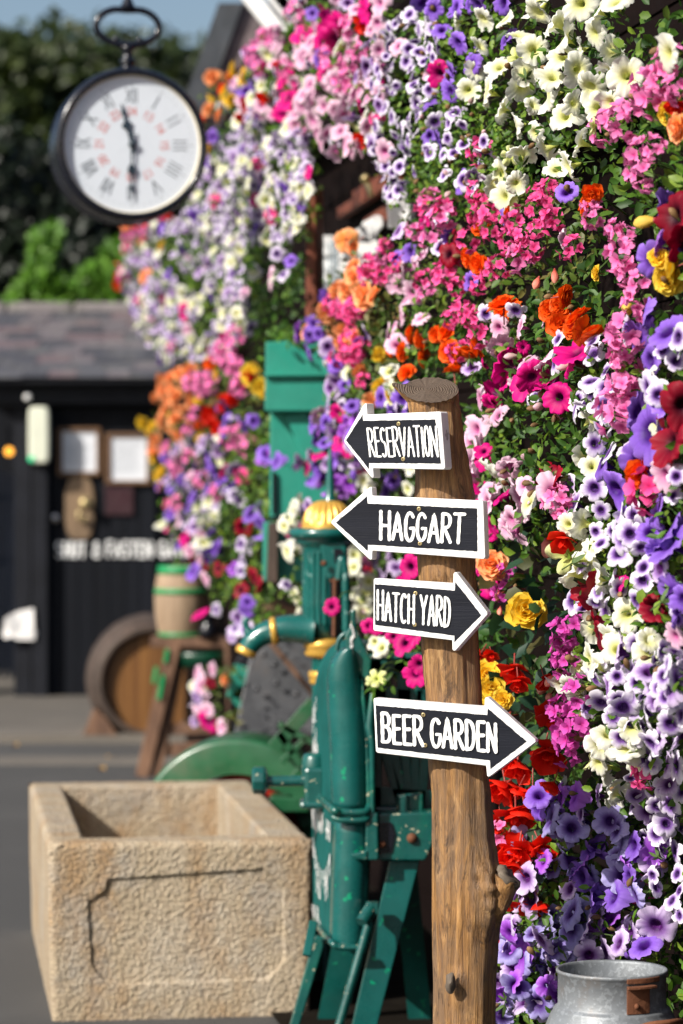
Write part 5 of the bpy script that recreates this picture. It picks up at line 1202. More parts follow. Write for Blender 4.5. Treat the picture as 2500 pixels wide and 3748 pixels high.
kind('N', GG, P_("magenta_purple_pelargonium", [(0, (.42, .01, .18)), (.4, (.62, .06, .40)), (1, (.70, .12, .50))], None, var=.12), .036)
BG = [begonia_geo(i) for i in range(4)]; BS = [begonia_geo(i, single=True) for i in range(4)]
kind('O', BG, P_("orange_begonia", [(0, (.70, .10, .0)), (.5, (.85, .09, .004)), (1, (.88, .13, .006))], None, var=.15), .032, RS)
kind('A', BG, P_("apricot_begonia", [(0, (.88, .26, .03)), (.5, (.90, .36, .09)), (1, (.93, .46, .24))], None, var=.15), .034, RS)
kind('Y', BG, P_("yellow_begonia", [(0, (.78, .42, .01)), (.5, (.86, .58, .02)), (1, (.88, .64, .08))], None, var=.12, transl=.35), .033, RS)
kind('R', BS, P_("red_begonia", [(0, (.55, .01, .0)), (.5, (.80, .012, .004)), (1, (.84, .03, .01))], None, var=.15, transl=.35), .034, RS)
kind('r', [bud_geo(1)], P_("salmon_begonia_bud", [(0, (.60, .04, .02)), (.5, (.84, .24, .18)), (1, (.88, .42, .30))], None), .022, RS)
kind('y', [bud_geo(2)], P_("yellow_begonia_bud", [(0, (.6, .4, .03)), (1, (.88, .62, .14))], None), .026, RS)
kind('p', [bud_geo(3)], P_("pink_petunia_bud", [(0, (.4, .3, .2)), (1, (.8, .5, .6))], None), .018)
kind('k', [bud_geo(7)], P_('wilted_bloom', [(0, (.10, .07, .03)), (.5, (.24, .14, .06)), (1, (.34, .20, .10))], None, var=.3), .014)
kind('w', [petunia_geo(60, .12, 5, .5, .9)], P_("lime_white_petunia", [(0, (.40, .52, .06)), (.5, (.62, .68, .18)), (1, (.78, .80, .42))], None), .026)

def Dsurf(px, py):
    base = 1.55 / ((px - CX) / F + .163)
    if px > 1700:
        w_ = smooth(2500, 3050, py); base = base * (1 - w_) + (7.05 - (px - 1780) / 720 * .55) * w_
    if 1040 < px < 1620 and py > 1600: base += .95 * smooth(1600, 1750, py) * smooth(1620, 1560, px) * smooth(1040, 1090, px)
    return min(base, 18.2)
def inpoly(x, y, P):
    c = False; n = len(P)
    for i in range(n):
        x0, y0 = P[i]; x1, y1 = P[(i + 1) % n]
        if (y0 > y) != (y1 > y) and x < (x1 - x0) * (y - y0) / (y1 - y0) + x0: c = not c
    return c
def sample(P, n, mind, rs, taken, gap=-.27):
    xs = [p_[0] for p_ in P]; ys_ = [p_[1] for p_ in P]; out = []; tries = 0
    while len(out) < n and tries < n * 60:
        tries += 1; x, y = rs.uniform(min(xs), max(xs)), rs.uniform(min(ys_), max(ys_))
        if not inpoly(x, y, P): continue
        if noise.noise(Vector((x / 70, y / 70, 5.5))) < gap: continue
        if any((x - a) ** 2 + (y - b) ** 2 < mind * mind for a, b in taken): continue
        out.append((x, y)); taken.append((x, y))
    return out
def at(scale, ox, oy, pts): return [(ox + x / scale, oy + y / scale) for x, y in pts]
NPLANT = [0]
def plant(name, label, foliage, spots, scatter=(), leaf='petunia', lsize=.030, ldens=1.0, dD=0.0, face=(-.86, -.45, .10), wob=.62, seed=None, cat="flowering plant", depth=.22, lnarrow=.8, stems=6, group="plants covering the building front"):
    """foliage: list of pixel polygons; spots: [(kind, px, py[, scale])]; scatter: [(polygon, n, mind, {kind: share})]"""
    NPLANT[0] += 1; rs = random.Random(seed or NPLANT[0] * 13 + 1)
    allp = [q for P in foliage for q in P]; cx_ = sum(q[0] for q in allp) / len(allp); cy_ = max(q[1] for q in allp)
    base = W(cx_, cy_, Dsurf(cx_, cy_) + dD); t = thing(name, base, label, cat, group)
    pos = []
    for P in foliage:
        xs = [q[0] for q in P]; ys_ = [q[1] for q in P]; area = abs(sum(P[i][0] * P[(i + 1) % len(P)][1] - P[(i + 1) % len(P)][0] * P[i][1] for i in range(len(P)))) / 2
        cxp = sum(xs) / len(xs); D0 = Dsurf(cxp, sum(ys_) / len(ys_)); n = int(area * (D0 / F) ** 2 / (lsize ** 2) * 3.1 * ldens); k = 0; g_ = 0
        while k < n and g_ < n * 5:
            g_ += 1; x, y = rs.uniform(min(xs), max(xs)), rs.uniform(min(ys_), max(ys_))
            if not inpoly(x, y, P): continue
            cl = noise.noise(Vector((x / 75 * 7 / D0, y / 75 * 7 / D0, NPLANT[0]))) 
            if cl < -.22 and rs.random() < .75: continue
            dd = rs.random() ** 1.3 * depth; q = W(x, y, Dsurf(x, y) + dD - .085 - cl * .10) ; q += Vector((.30, .7, 0)) * dd
            pos.append(tuple(q)); k += 1
    if pos: leaf_object("foliage", LM[leaf], np.array(pos), lsize, t, narrow=lnarrow)
    taken = [(s_[1], s_[2]) for s_ in spots]; lst = list(spots)
    for (P, n, mind, shares) in scatter:
        ks, ws = zip(*shares.items())
        for (x, y) in sample(P, n, mind, rs, taken): lst.append((rs.choices(ks, ws)[0], x, y))
    if lst and face[0] < -.6 and cx_ > 1250: lst += [('k', x + rs.uniform(-40, 40), y + rs.uniform(-40, 40)) for _, x, y, *r_ in rs.sample(lst, min(len(lst), 6)) if len(lst) < 94]
    for s_ in lst[:100]:
        kd, x, y = s_[:3]
        if kd in 'LHGPSV' and rs.random() < .09 and len(lst) > 14: kd = rs.choice('PLSVWMHGVL')
        sc = s_[3] if len(s_) > 3 else 1
        meshes, r = KIND[kd]; me = rs.choice(meshes); o = bpy.data.objects.new("flower_bud" if kd in 'rypk' else "blossom", me); COL.objects.link(o); o.parent = t
        f = Vector(face) + Vector((rs.gauss(0, wob), rs.gauss(0, wob), rs.gauss(0, wob * .8)))
        if kd == 'R' or kd == 'r': f = f * .6 + Vector((0, -.3, -.9))
        if kd in 'GHN': f = f + Vector((-.1, -.3, .3))
        f.normalize(); rr = r * sc * rs.uniform(.74, 1.18)
        P3 = W(x, y, Dsurf(x, y) + dD - .04 - rs.random() * .13)
        o.location = P3 - base; o.rotation_euler = (f.to_track_quat('Z', 'Y') @ Matrix.Rotation(rs.random() * 6.28, 4, 'Z').to_quaternion()).to_euler(); o.scale = (rr, rr, rr * rs.uniform(.85, 1.1))
    if stems:
        m = MB(); bs_ = [s_ for s_ in lst if s_[1] > 1200]
        for s_ in rs.sample(bs_, min(stems, len(bs_))):
            x, y = s_[1], s_[2]; D = Dsurf(x, y) + dD; a = W(x, y, D - .02); b_ = W(x + rs.uniform(60, 160), y + rs.uniform(-90, 60), D + .12)
            m = MB(); m.tube([a, (a + b_) / 2 + Vector((0, 0, .02)), b_], .0022, 6); m.build("stem", RS if leaf == 'begonia' else ST, t)
    return t
def box_(x0, y0, x1, y1): return [(x0, y0), (x1, y0), (x1, y1), (x0, y1)]

# 1. white petunias, upper right
wp = at(1.845, 1650, 0, [(40, 150), (215, 125), (365, 130), (455, 235), (590, 90), (720, 150), (560, 330), (870, 30), (200, 310), (325, 450), (115, 610), (240, 620), (345, 735), (440, 850), (480, 590), (690, 515), (655, 640), (860, 465), (940, 590), (1095, 455), (1190, 510), (985, 730), (1075, 690), (765, 780), (865, 960), (635, 1010), (480, 1030), (790, 1130), (710, 1140), (330, 1170), (440, 1240), (355, 1330), (990, 70), (1110, 10), (580, 20), (300, 1250), (1460, 360)])
plant("white_petunia", "trailing white petunias with pale yellow throats, big cluster in the upper right",
      [[(1640, 0), (2240, 0), (2330, 200), (2330, 420), (2230, 500), (2120, 640), (1900, 760), (1800, 700), (1640, 420)]],
      [('W', x, y, 1.08) for x, y in wp] + [('w', 1898, 210, .8), ('w', 1870, 570, .7), ('w', 2170, 460, .7)], [([(1680, 40), (2080, 20), (2300, 230), (2200, 420), (2000, 560), (1760, 440)], 10, 55, {'W': 1})], lsize=.024, ldens=.75, face=(-.75, -.45, .05), wob=.68, stems=14)
# 2. violet petunias at the top edge
plant("violet_petunia", "deep violet petunias at the top edge, left of the white petunias",
      [box_(1480, 0, 1760, 320)], [('V', x, y) for x, y in at(1.845, 1650, 0, [(30, 50), (120, 30), (185, 30), (350, 20), (50, 290), (140, 440), (170, 415), (370, 260), (0, 480), (-60, 200), (-120, 60), (-20, 560), (-80, 500), (-190, 20)])], lsize=.024)
# 3. small lilac-white flowers, top centre cascade
plant("lilac_calibrachoa", "cascade of small lilac-white flowers with dark throats, top centre beside the violet petunias",
      [[(1370, 40), (1640, 0), (1720, 330), (1700, 560), (1560, 700), (1400, 760), (1330, 500)]], [],
      [([(1380, 60), (1560, 40), (1620, 180), (1560, 360), (1480, 560), (1470, 730), (1400, 720), (1340, 450)], 82, 27, {'L': 1})], lsize=.018, ldens=.9, wob=.55)
plant("sparse_calibrachoa", "leafy green plant with only a few small dark-eyed lilac flowers, above the pink pelargoniums",
      [[(1560, 330), (1800, 380), (1880, 560), (1860, 740), (1700, 800), (1480, 760), (1480, 600)]],
      [('L', x, y, 1.15) for x, y in at(1.254, 1250, 0, [(520, 515), (560, 660), (655, 700), (515, 700), (470, 800), (555, 825), (285, 740), (440, 640), (650, 650), (430, 560), (400, 700)])], lsize=.018, leaf='petunia', ldens=1.1)
# 4. pink pelargonium far right top
plant("pink_pelargonium", "large candy-pink pelargonium heads spilling in from the right edge near the top",
      [[(2180, 420), (2500, 200), (2500, 760), (2350, 800), (2180, 640)]],
      [('G', x, y, s_) for (x, y), s_ in zip(at(1.845, 1650, 0, [(1340, 590), (1440, 540), (1500, 440), (1560, 620), (1100, 830), (1200, 800), (1040, 900), (1300, 1060), (1380, 1010), (1250, 1180), (1340, 1180), (980, 1480), (960, 1380), (1120, 1560), (1190, 1600), (1420, 660), (1280, 720)]), [1.15, 1.2, 1.1, 1.1, 1, 1.05, .8, .95, .95, .9, .9, .8, .8, .8, .8, 1.1, 1])]
      + [('Y', 2440, 420, 1.1), ('A', 2475, 470, 1), ('R', 2470, 390, 1)], leaf='petunia', lsize=.03, wob=.3)
plant("yellow_begonia_bud_plant", "yellow begonia bud beside a huge dark crimson petunia on the right edge",
      [[(2300, 650), (2500, 640), (2500, 1050), (2300, 1000)]],
      [('y', 2365, 812, 1.3), ('D', 2465, 790, 1.75), ('D', 2500, 860, 1.3), ('V', 2440, 770, 1.2), ('U', 2430, 900, 1), ('Y', 2460, 980, 1.3), ('Y', 2440, 1020, 1.15), ('Y', 2410, 940, .9), ('V', 2395, 955, 1.1), ('V', 2500, 930, 1.2), ('Y', 2180, 1000, .6), ('y', 2300, 1130, .9), ('G', 2310, 990, 1.1), ('G', 2350, 1040, 1.1), ('G', 2330, 1110, 1.05), ('G', 2290, 940, 1), ('G', 2370, 1150, .9)], lsize=.03)
# 5. hot pink pelargoniums centre right
hp = at(2.613, 1100, 500, [(1240, 610), (1200, 700), (1400, 690), (1390, 790), (1180, 840), (1100, 920), (1270, 960), (1430, 970), (830, 1040), (810, 1150), (720, 1240), (660, 1320), (1420, 1300), (1350, 1380), (1180, 1400), (1220, 1510), (1500, 1440), (560, 1640), (370, 1640), (850, 1330), (960, 1200)])
hq = at(1.254, 1250, 0, [(620, 880), (650, 930), (740, 1000), (700, 1060), (800, 1010), (830, 1090), (900, 900), (920, 960), (770, 1110), (870, 1150), (820, 1190), (740, 1220), (590, 1100), (590, 1290), (690, 1260), (640, 1310), (490, 1250), (1020, 1100), (1060, 1140), (570, 1410), (640, 1460), (900, 1050), (980, 1000), (680, 1000), (620, 1000), (960, 870), (1030, 880)])
plant("hot_pink_pelargonium", "broad sweep of hot pink pelargoniums running down the middle above the orange begonias",
      [[(1480, 640), (1760, 640), (2130, 680), (2150, 1000), (1900, 1150), (1700, 1230), (1480, 1180), (1340, 1250), (1260, 1160), (1400, 900)]],
      [('H', x, y, .92) for x, y in hq] + [('H' if i % 3 else 'G', x, y, .95) for i, (x, y) in enumerate(hp)] + [('O', x, y, .9) for x, y in at(1.254, 1250, 0, [(580, 1190), (625, 1215), (1150, 890), (640, 1040), (760, 980), (1120, 940)])], leaf='warm', lsize=.026, ldens=.9, wob=.55)
# 6. light pink petunias in the middle
plant("pale_pink_petunia", "pale pink petunias with mauve throats, clump left of the hot pink pelargoniums",
      [[(1400, 850), (1600, 880), (1620, 1200), (1560, 1330), (1400, 1300), (1400, 1050)]],
      [('P', x, y, 1.15) for x, y in at(2.613, 1100, 500, [(1160, 1140), (1000, 1300), (940, 1400), (1060, 1500), (960, 1720), (900, 1800), (1150, 1730), (1000, 1560), (830, 1900), (920, 1980), (1090, 1230), (1330, 1060)])] + [('V', 1455, 845, 1.1), ('V', 1500, 920, .9), ('V', 1450, 940, .7), ('D', 1560, 860, .9), ('D', 1640, 930, .9), ('D', 1650, 880, .8), ('L', 1610, 800, 1)], lsize=.026)
# 7. orange begonias
ob = at(1.254, 1150, 1200, [(400, 110), (420, 200), (480, 60), (500, 130), (630, 145), (640, 190), (620, 110), (740, 85), (700, 110), (600, 20), (560, 30), (360, 90), (440, 30)]) + at(1.254, 1250, 0, [(1030, 1360), (1000, 1400), (960, 1420), (1080, 1450), (1010, 1480), (1060, 1500), (740, 1390), (730, 1430), (790, 1420), (1100, 1520), (1150, 1530)])
plant("orange_begonia", "vivid orange-red double begonias in a band above the signpost's top",
      [[(1420, 1150), (1800, 1130), (2160, 1060), (2200, 1240), (1980, 1300), (1700, 1400), (1450, 1380)]],
      [('O', x, y, 1.12 if i % 2 else .95) for i, (x, y) in enumerate(ob)] + [('r', 1965, 1035, 1.1), ('r', 2030, 1010, .8)] + [('H', x, y, .9) for x, y in ((1720, 1140), (1730, 1180), (1680, 1290), (1760, 1230), (1660, 1170))], leaf='dark', lsize=.026, wob=.55)
# 8. apricot / coral mass left of the post
plant("apricot_begonia", "apricot-orange double begonias mixed with coral pelargoniums, right of the window opening",
      [[(1160, 1030), (1300, 900), (1420, 980), (1440, 1250), (1330, 1440), (1200, 1330), (1110, 1300)]],
      [('A', x, y, 1.2) for x, y in at(2.613, 1100, 500, [(440, 990), (480, 1040), (480, 1260), (500, 1330), (380, 1430), (440, 1460), (330, 1480), (540, 1490), (590, 1520), (700, 1500), (230, 1640), (260, 1720), (400, 1860), (460, 1930), (520, 2000), (60, 1850)])]
      + [('H', x, y, 1.0) for x, y in at(2.613, 1100, 500, [(360, 1650), (400, 1690), (560, 1650), (520, 1700), (720, 1330), (680, 1250), (640, 1310), (500, 1900), (560, 1960), (300, 1600), (480, 2080), (560, 2060)])]
      + [('V', x, y, 1) for x, y in at(2.613, 1100, 500, [(120, 1790), (100, 1900), (170, 1890), (250, 1540), (60, 2060)])], leaf='warm', lsize=.026, wob=.62)
plant("coral_pelargonium", "coral and salmon pelargoniums with yellow begonias hanging left of the post's top",
      [[(1200, 1240), (1450, 1240), (1480, 1420), (1440, 1500), (1260, 1480), (1180, 1400)]],
      [('H', x, y) for x, y in at(1.254, 1150, 1200, [(120, 130), (150, 190), (190, 130), (230, 250), (100, 170), (170, 60), (210, 90)])] + [('A', x, y, .95) for x, y in at(1.254, 1150, 1200, [(100, 20), (180, 40), (260, 330), (60, 60), (110, 80), (210, 200)])] + [('Y', x, y, 1.05) for x, y in at(1.254, 1150, 1200, [(300, 125), (315, 250), (345, 300), (300, 290)])] + [('V', x, y, 1) for x, y in at(1.254, 1150, 1200, [(340, 200), (400, 330), (420, 370), (40, 30), (50, 110), (360, 400)])] + [('L', x, y, 1.4) for x, y in at(1.254, 1150, 1200, [(350, 380), (240, 30), (70, 130)])], leaf='warm', lsize=.026)
# 9. purple petunias in front of the green casing
plant("purple_petunia", "purple and lilac petunias trailing in front of the sea-green casing and pump dome",
      [[(1180, 1420), (1260, 1380), (1300, 1640), (1260, 1800), (1200, 1780), (1170, 1640)]], [('L', 1190, 1300, 1.6), ('S', 1200, 1270, 1), ('S', 1080, 1730, 1)],
      [([(1200, 1390), (1260, 1400), (1300, 1500), (1310, 1740), (1240, 1810), (1180, 1780), (1080, 1750), (1060, 1710), (1150, 1640), (1130, 1560), (1190, 1480)], 52, 30, {'V': 3, 'U': 2, 'S': 3, 'M': .5, 'P': .6})], lsize=.022, ldens=.6)
# 10. mixed flowers behind signs
plant("mixed_petunias", "mixed cream, violet and pink petunias hanging between the pump and the signpost",
      [[(1240, 1480), (1500, 1440), (1540, 1700), (1520, 2460), (1400, 2420), (1280, 2300), (1270, 1980)]],
      [('W', x, y, 1.05) for x, y in at(1.96, 850, 1800, [(870, 540), (880, 450), (850, 400), (930, 650), (900, 800), (870, 720), (940, 860), (960, 720), (930, 780), (980, 640), (910, 600), (960, 880)])] + [('W', 1330, 1760, 1), ('W', 1350, 1790, .9), ('W', 1500, 1700, .9), ('W', 1490, 1790, 1)]
      + [('V', x, y, 1) for x, y in ((1400, 1740), (1440, 1760), (1410, 1800), (1450, 1720), (1380, 1700), (1420, 1500), (1470, 1420))] + [('S', x, y, 1) for x, y in at(1.96, 850, 1800, [(1100, 560), (990, 530), (1140, 480), (1060, 590), (1180, 540), (1020, 490), (950, 940), (980, 960)])]
      + [('M', 1270, 1650, .8), ('M', 1330, 1620, .7), ('D', 1345, 2100, .9), ('D', 1330, 2130, .7), ('M', 1325, 1725, .7), ('P', 1335, 1560, .8), ('H', 1370, 1560, .8), ('P', 1320, 2250, .9), ('P', 1340, 2310, .8)], [([(1340, 1420), (1480, 1420), (1500, 1500), (1340, 1500)], 6, 34, {'V': 1, 'W': 1, 'S': 1})], lsize=.026, ldens=.7)
plant("magenta_petunia", "magenta petunias just behind the signpost, between the HAGGART and BEER GARDEN signs",
      [[(1400, 2320), (1560, 2320), (1560, 2440), (1400, 2420)]],
      [('M', 1500, 2075, 1.05), ('M', 1480, 2130, .6), ('M', 1480, 2350, 1.15), ('M', 1520, 2320, 1.), ('M', 1440, 2330, .8), ('M', 1535, 2430, 1), ('M', 1520, 2470, .9), ('M', 1375, 2300, .9), ('W', 1395, 2370, 1.25), ('W', 1370, 2350, 1), ('M', 1350, 2290, .8)], lsize=.024, dD=-1.35, ldens=.35, face=(-.5, -.9, .0), wob=.3, stems=0)
plant("lime_petunia_sprig", "single lime-white petunia sprig poking out in front of the machine's slotted guard",
      [[(1320, 2500), (1375, 2480), (1430, 2500), (1420, 2530), (1350, 2545)]], [('w', 1380, 2482, .85), ('w', 1362, 2492, .5)], lsize=.028, dD=-1.6, ldens=1.4, face=(-.3, -.8, .5), wob=.1, depth=.05)
plant("lone_magenta_petunia", "one bright magenta petunia dangling in front of the pump barrel's dark slot",
      [box_(1205, 2235, 1235, 2250)], [('M', 1213, 2222, .78)], lsize=.02, dD=-.85 - .95, ldens=.1, face=(-.4, -.9, .1), wob=.1)
plant("cream_petunia", "cream petunias with one magenta bloom draped over the pump's flange, left of the dome",
      [[(1040, 1870), (1110, 1840), (1110, 2080), (1050, 2100)]], [('W', x, y, 1.0) for x, y in at(1.96, 850, 1800, [(430, 150), (440, 110), (390, 210), (370, 250), (460, 180), (410, 400), (390, 430), (440, 410), (410, 450), (480, 70)])] + [('M', 1092, 1912, 1.15), ('S', 1125, 1850, 1), ('S', 1115, 1875, .9), ('M', 1060, 1945, .6)], lsize=.022, dD=-1.0, ldens=.5)
# 11. magenta petunias right of post
plant("bright_magenta_petunia", "bright magenta petunias against dark leaves, right of the post's top",
      [[(1700, 1300), (2050, 1280), (2180, 1300), (2100, 1480), (1850, 1500), (1700, 1450)]],
      [('M', x, y, s_) for (x, y), s_ in zip(at(1.254, 1150, 1200, [(880, 165), (975, 245), (1000, 230), (820, 300), (815, 350), (1090, 290), (1060, 260), (1120, 320), (1200, 110), (1170, 150), (960, 90), (870, 250), (780, 170)]), [1.5, 1.4, 1.3, 1.1, 1, 1.2, 1.1, 1, 1.5, 1.2, .6, .8, .6])] + [('S', 1725, 1350, .8), ('L', 1925, 1470, .9), ('L', 1960, 1450, .7)], leaf='dark', lsize=.026)
plant("green_foliage_plant", "patch of green leaves with few flowers, right of the RESERVATION sign",
      [[(1690, 1440), (1950, 1440), (2160, 1480), (2180, 1800), (2060, 1960), (1880, 1920), (1740, 1760)]], [('p', 1925, 1675, 1.4), ('P', 1870, 1690, .8), ('D', 2000, 1740, 1.2), ('D', 2040, 1750, .9)], leaf='dark', lsize=.028, ldens=1.2, stems=0)
plant("light_pink_petunia", "light pink petunias trailing down beside the HAGGART sign's right end",
      [[(1700, 1500), (1800, 1500), (1900, 1700), (2060, 1700), (2060, 1900), (1900, 2060), (1760, 1960)]],
      [('P', x, y, s_) for (x, y), s_ in zip(at(1.254, 1150, 1200, [(740, 465), (720, 520), (745, 560), (830, 680), (730, 610), (720, 680), (740, 740), (800, 750), (790, 800), (930, 780), (980, 800), (1000, 760), (900, 880), (920, 950), (880, 910), (1090, 740), (1120, 800), (1060, 780), (890, 640), (960, 840), (960, 720), (1040, 730)]), [1.3, 1, 1.1, 1.5, 1, 1, 1, 1.1, 1, 1.3, 1.2, 1.1, 1.3, 1.1, 1, 1.1, 1.1, 1, .8, 1.1, 1, 1])] + [('M', 1845, 1810, 1.35), ('M', 1765, 1850, .8), ('M', 1770, 1650, .9), ('M', 1775, 1680, .7), ('M', 1755, 1790, .8), ('M', 1800, 1930, .9), ('M', 1790, 1960, .7), ('G', 2050, 1830, .8), ('G', 2060, 1870, .7)], lsize=.028, ldens=.9)
# 12. right column of lilac-white
cl = at(1.96, 2000, 1200, [(100, 140), (50, 250), (330, 190), (320, 380), (220, 520), (200, 590), (430, 430), (410, 540), (350, 830), (590, 860), (340, 1150), (490, 1160), (770, 1160), (200, 1260), (390, 1310), (520, 1320), (540, 1510), (520, 1610), (690, 1810), (640, 1960), (270, 2010), (420, 2040), (180, 1960), (650, 1440), (370, 700), (420, 640), (160, 1130), (270, 560), (640, 600), (580, 30), (720, 430), (800, 480), (400, 970), (440, 900), (470, 700), (560, 1420), (620, 1350), (600, 1480), (740, 1460)])
plant("dark_eyed_calibrachoa", "tall column of lilac-white flowers with dark purple eyes on the right, middle height",
      [[(2050, 1200), (2260, 1180), (2500, 1180), (2500, 2300), (2150, 2300), (2080, 2050), (2160, 1850), (2130, 1600), (2090, 1450)]],
      [('L', x, y, 1.28) for x, y in cl] + [('G', x, y, 1.05) for x, y in at(1.96, 2000, 1200, [(550, 160), (560, 240), (590, 390), (560, 450), (540, 580), (570, 640), (620, 470), (530, 60), (590, 20)])]
      + [('W', x, y, s_) for (x, y), s_ in zip(at(1.96, 2000, 1200, [(290, 920), (330, 990), (310, 660), (780, 240), (730, 330)]), [1, .8, .8, .9, .8])] + [('V', x, y, s_) for (x, y), s_ in zip(at(1.96, 2000, 1200, [(730, 740), (700, 790), (740, 230), (790, 1320), (860, 1480), (880, 1540), (800, 1600), (930, 1900), (940, 2000), (650, 60), (860, 30), (750, 1020), (980, 1950)]), [1.9, .01, 1.4, 1.2, 1.4, 1.3, 1.1, 1.4, 1.2, 1, 1.2, 1.1, 1])]
      + [('D', x, y, 1.2) for x, y in at(1.96, 2000, 1200, [(860, 640), (890, 820), (880, 920), (790, 2000), (980, 560)])] + [('A', 2335, 1730, 1.05), ('O', 2345, 1740, .9)], [([(2100, 1250), (2480, 1220), (2480, 2280), (2180, 2250), (2110, 2050), (2180, 1850), (2160, 1600), (2100, 1480)], 40, 42, {'L': 5, 'S': .6, 'V': .4})], lsize=.024, ldens=.9, face=(-.88, -.45, .1), wob=.55, stems=12)
wl = at(1.96, 2000, 1200, [(190, 1440), (150, 1410), (250, 1400), (180, 1740), (230, 1700), (350, 1560), (320, 1640), (380, 1800), (350, 1840), (580, 2060), (540, 2020), (460, 2230), (500, 2300), (740, 2240), (310, 2110), (340, 2150), (430, 2260)]) + at(1.744, 1700, 2400, [(720, 60), (790, 20), (680, 190), (720, 220), (640, 160), (850, 50), (870, 90), (1060, 470), (1080, 520), (920, 500), (880, 560), (1060, 620), (1030, 580), (880, 720), (850, 690), (960, 880), (940, 930), (980, 840), (1180, -30), (1090, 680)])
plant("cream_white_petunia", "cream-white ruffled petunias in a diagonal chain on the lower right, below the dark-eyed lilac ones",
      [[(2080, 1900), (2250, 1850), (2480, 2250), (2420, 2550), (2320, 2960), (2180, 2900), (2060, 2520), (2040, 2300)]],
      [('W', x, y, 1.02 if i % 3 else 1.2) for i, (x, y) in enumerate(wl)] + [('w', 2085, 2030, 1.5), ('w', 2170, 2770, 1.2), ('D', 2180, 2170, 1.3), ('D', 2150, 2160, 1.1), ('D', 2210, 2300, 1), ('D', 2190, 2330, .9), ('M', 2260, 2150, .8), ('D', 2400, 2230, 1.2)], lsize=.026, ldens=.6, face=(-.85, -.45, .05), wob=.68, stems=10)
lr = at(1.744, 1700, 2400, [(910, 200), (980, 280), (1010, 330), (1350, 150), (1290, 60), (1380, 60), (1280, 260), (1320, 190), (1310, 440), (1270, 430), (1240, 530), (1200, 600), (1190, 560), (1190, 690), (1170, 660), (1100, 890), (1220, 870), (1260, 830), (1230, 960), (1290, 1070), (1180, 990), (1170, 760), (1360, 1290), (1340, 1250), (1330, 560), (1200, 230), (1240, 200), (1160, 370), (1380, 380), (1350, 700), (1290, 700), (1310, 950), (1080, 950), (1060, 250), (1100, 170), (1370, 500), (780, 330), (830, 150), (870, 300), (1390, 860), (1300, 820)])
plant("mauve_calibrachoa", "mauve-white flowers with purple veins crowding the right edge below the cream petunias",
      [[(2150, 2400), (2500, 2250), (2500, 3400), (2380, 3250), (2300, 2950), (2300, 2700), (2120, 2600)]], [('L', x, y, 1.3) if i % 5 else ('S', x, y, 1.05) for i, (x, y) in enumerate(lr)], [([(2200, 2400), (2490, 2300), (2490, 3380), (2380, 3230), (2310, 2950), (2260, 2700)], 48, 42, {'L': 5, 'S': 2})], lsize=.025, ldens=1.0, wob=.55, stems=10)
# 13. yellow + red begonias right of post
yb_ = plant("yellow_begonia", "big double yellow begonia bloom with dark green leaves beside the HATCH YARD arrow tip",
      [[(1760, 2180), (2000, 2140), (2100, 2300), (2060, 2440), (1900, 2420), (1760, 2380)]], [('Y', 1925, 2236, 1.75), ('r', 1825, 2180, .9), ('r', 1830, 2235, .8), ('A', 1800, 2065, 1.1), ('Y', 1780, 2470, 1.3), ('Y', 1800, 2520, 1.2), ('Y', 1770, 2540, 1.1), ('Y', 1840, 2560, .9)], leaf='begonia', lsize=.060, ldens=.8, face=(-.25, -.95, .1), wob=.2, lnarrow=1.25, stems=6)
rbs = [('R', x, y, s_) for (x, y), s_ in zip(at(1.744, 1700, 2400, [(540, 630), (500, 620), (340, 720), (320, 690), (240, 850), (270, 880), (340, 860), (330, 1030), (380, 1000), (440, 860), (260, 1190), (290, 1270), (340, 1260), (210, 1100), (215, 1160), (440, 1250), (500, 1240), (280, 1380), (320, 1360), (430, 1590), (480, 1590), (560, 830), (240, 1330), (270, 1590), (230, 1780)]), [1.5, 1.2, 1.6, 1.2, 1.5, 1.2, 1.1, 1.5, 1.4, 1.0, 1.3, 1.4, 1.1, 1.1, 1.3, 1.1, 1, 1.3, 1.2, 1.1, 1.1, 1, 1.2, 1, 1])]
plant("red_begonia", "scarlet trailing begonias hanging right of the post around the BEER GARDEN arrow tip",
      [[(1790, 2400), (2060, 2400), (2080, 2700), (2000, 2850), (2000, 3350), (1820, 3320), (1800, 2900)]],
      rbs + [('R', x, y, s_) for x, y, s_ in ((1880, 2460, 1.5), (1895, 2500, 1.3), (1995, 2500, 1.1), (2030, 2640, 1.4), (2010, 2620, 1.1), (1750, 2410, .9), (2065, 1982, 1.2), (2050, 1970, 1), (1800, 2400, .8))] + [('r', 2002, 2005, 1.6), ('r', 2010, 2550, 1.2), ('r', 1990, 2510, 1.1), ('r', 1790, 2500, .8), ('r', 1810, 2440, .8), ('r', 1860, 2620, .7), ('r', 2015, 2490, 1.2)],
      leaf='begonia', lsize=.045, ldens=.55, face=(-.4, -.8, 0), wob=.55, lnarrow=1.1, stems=20)
plant("begonia_foliage", "dark toothed begonia leaves on red stems between the HATCH YARD and BEER GARDEN arrow tips",
      [[(1760, 2000), (2060, 1900), (2120, 2100), (2100, 2700), (1960, 2750), (1790, 2560)]], [('M', x, y, .9) for x, y in ((1770, 2120), (1790, 2150), (1780, 2080), (1820, 2140))] + [('N', 1850, 2090, .8), ('N', 1855, 2160, .8)], leaf='begonia', lsize=.055, ldens=.8, lnarrow=1.2, stems=3, dD=.08)
plant("magenta_pelargonium", "magenta-purple pelargonium heads dangling right of the BEER GARDEN sign",
      [[(2040, 2250), (2120, 2250), (2160, 2700), (2060, 2750)]], [('N', x, y, 1.15) for x, y in [(2095, 2300), (2075, 2330), (2060, 2400), (2080, 2410), (2060, 2600), (2075, 2610), (2120, 2650), (2110, 2690), (2085, 2680), (2060, 2430), (2120, 2540), (2090, 2740)]], lsize=.024, ldens=.4, wob=.25)
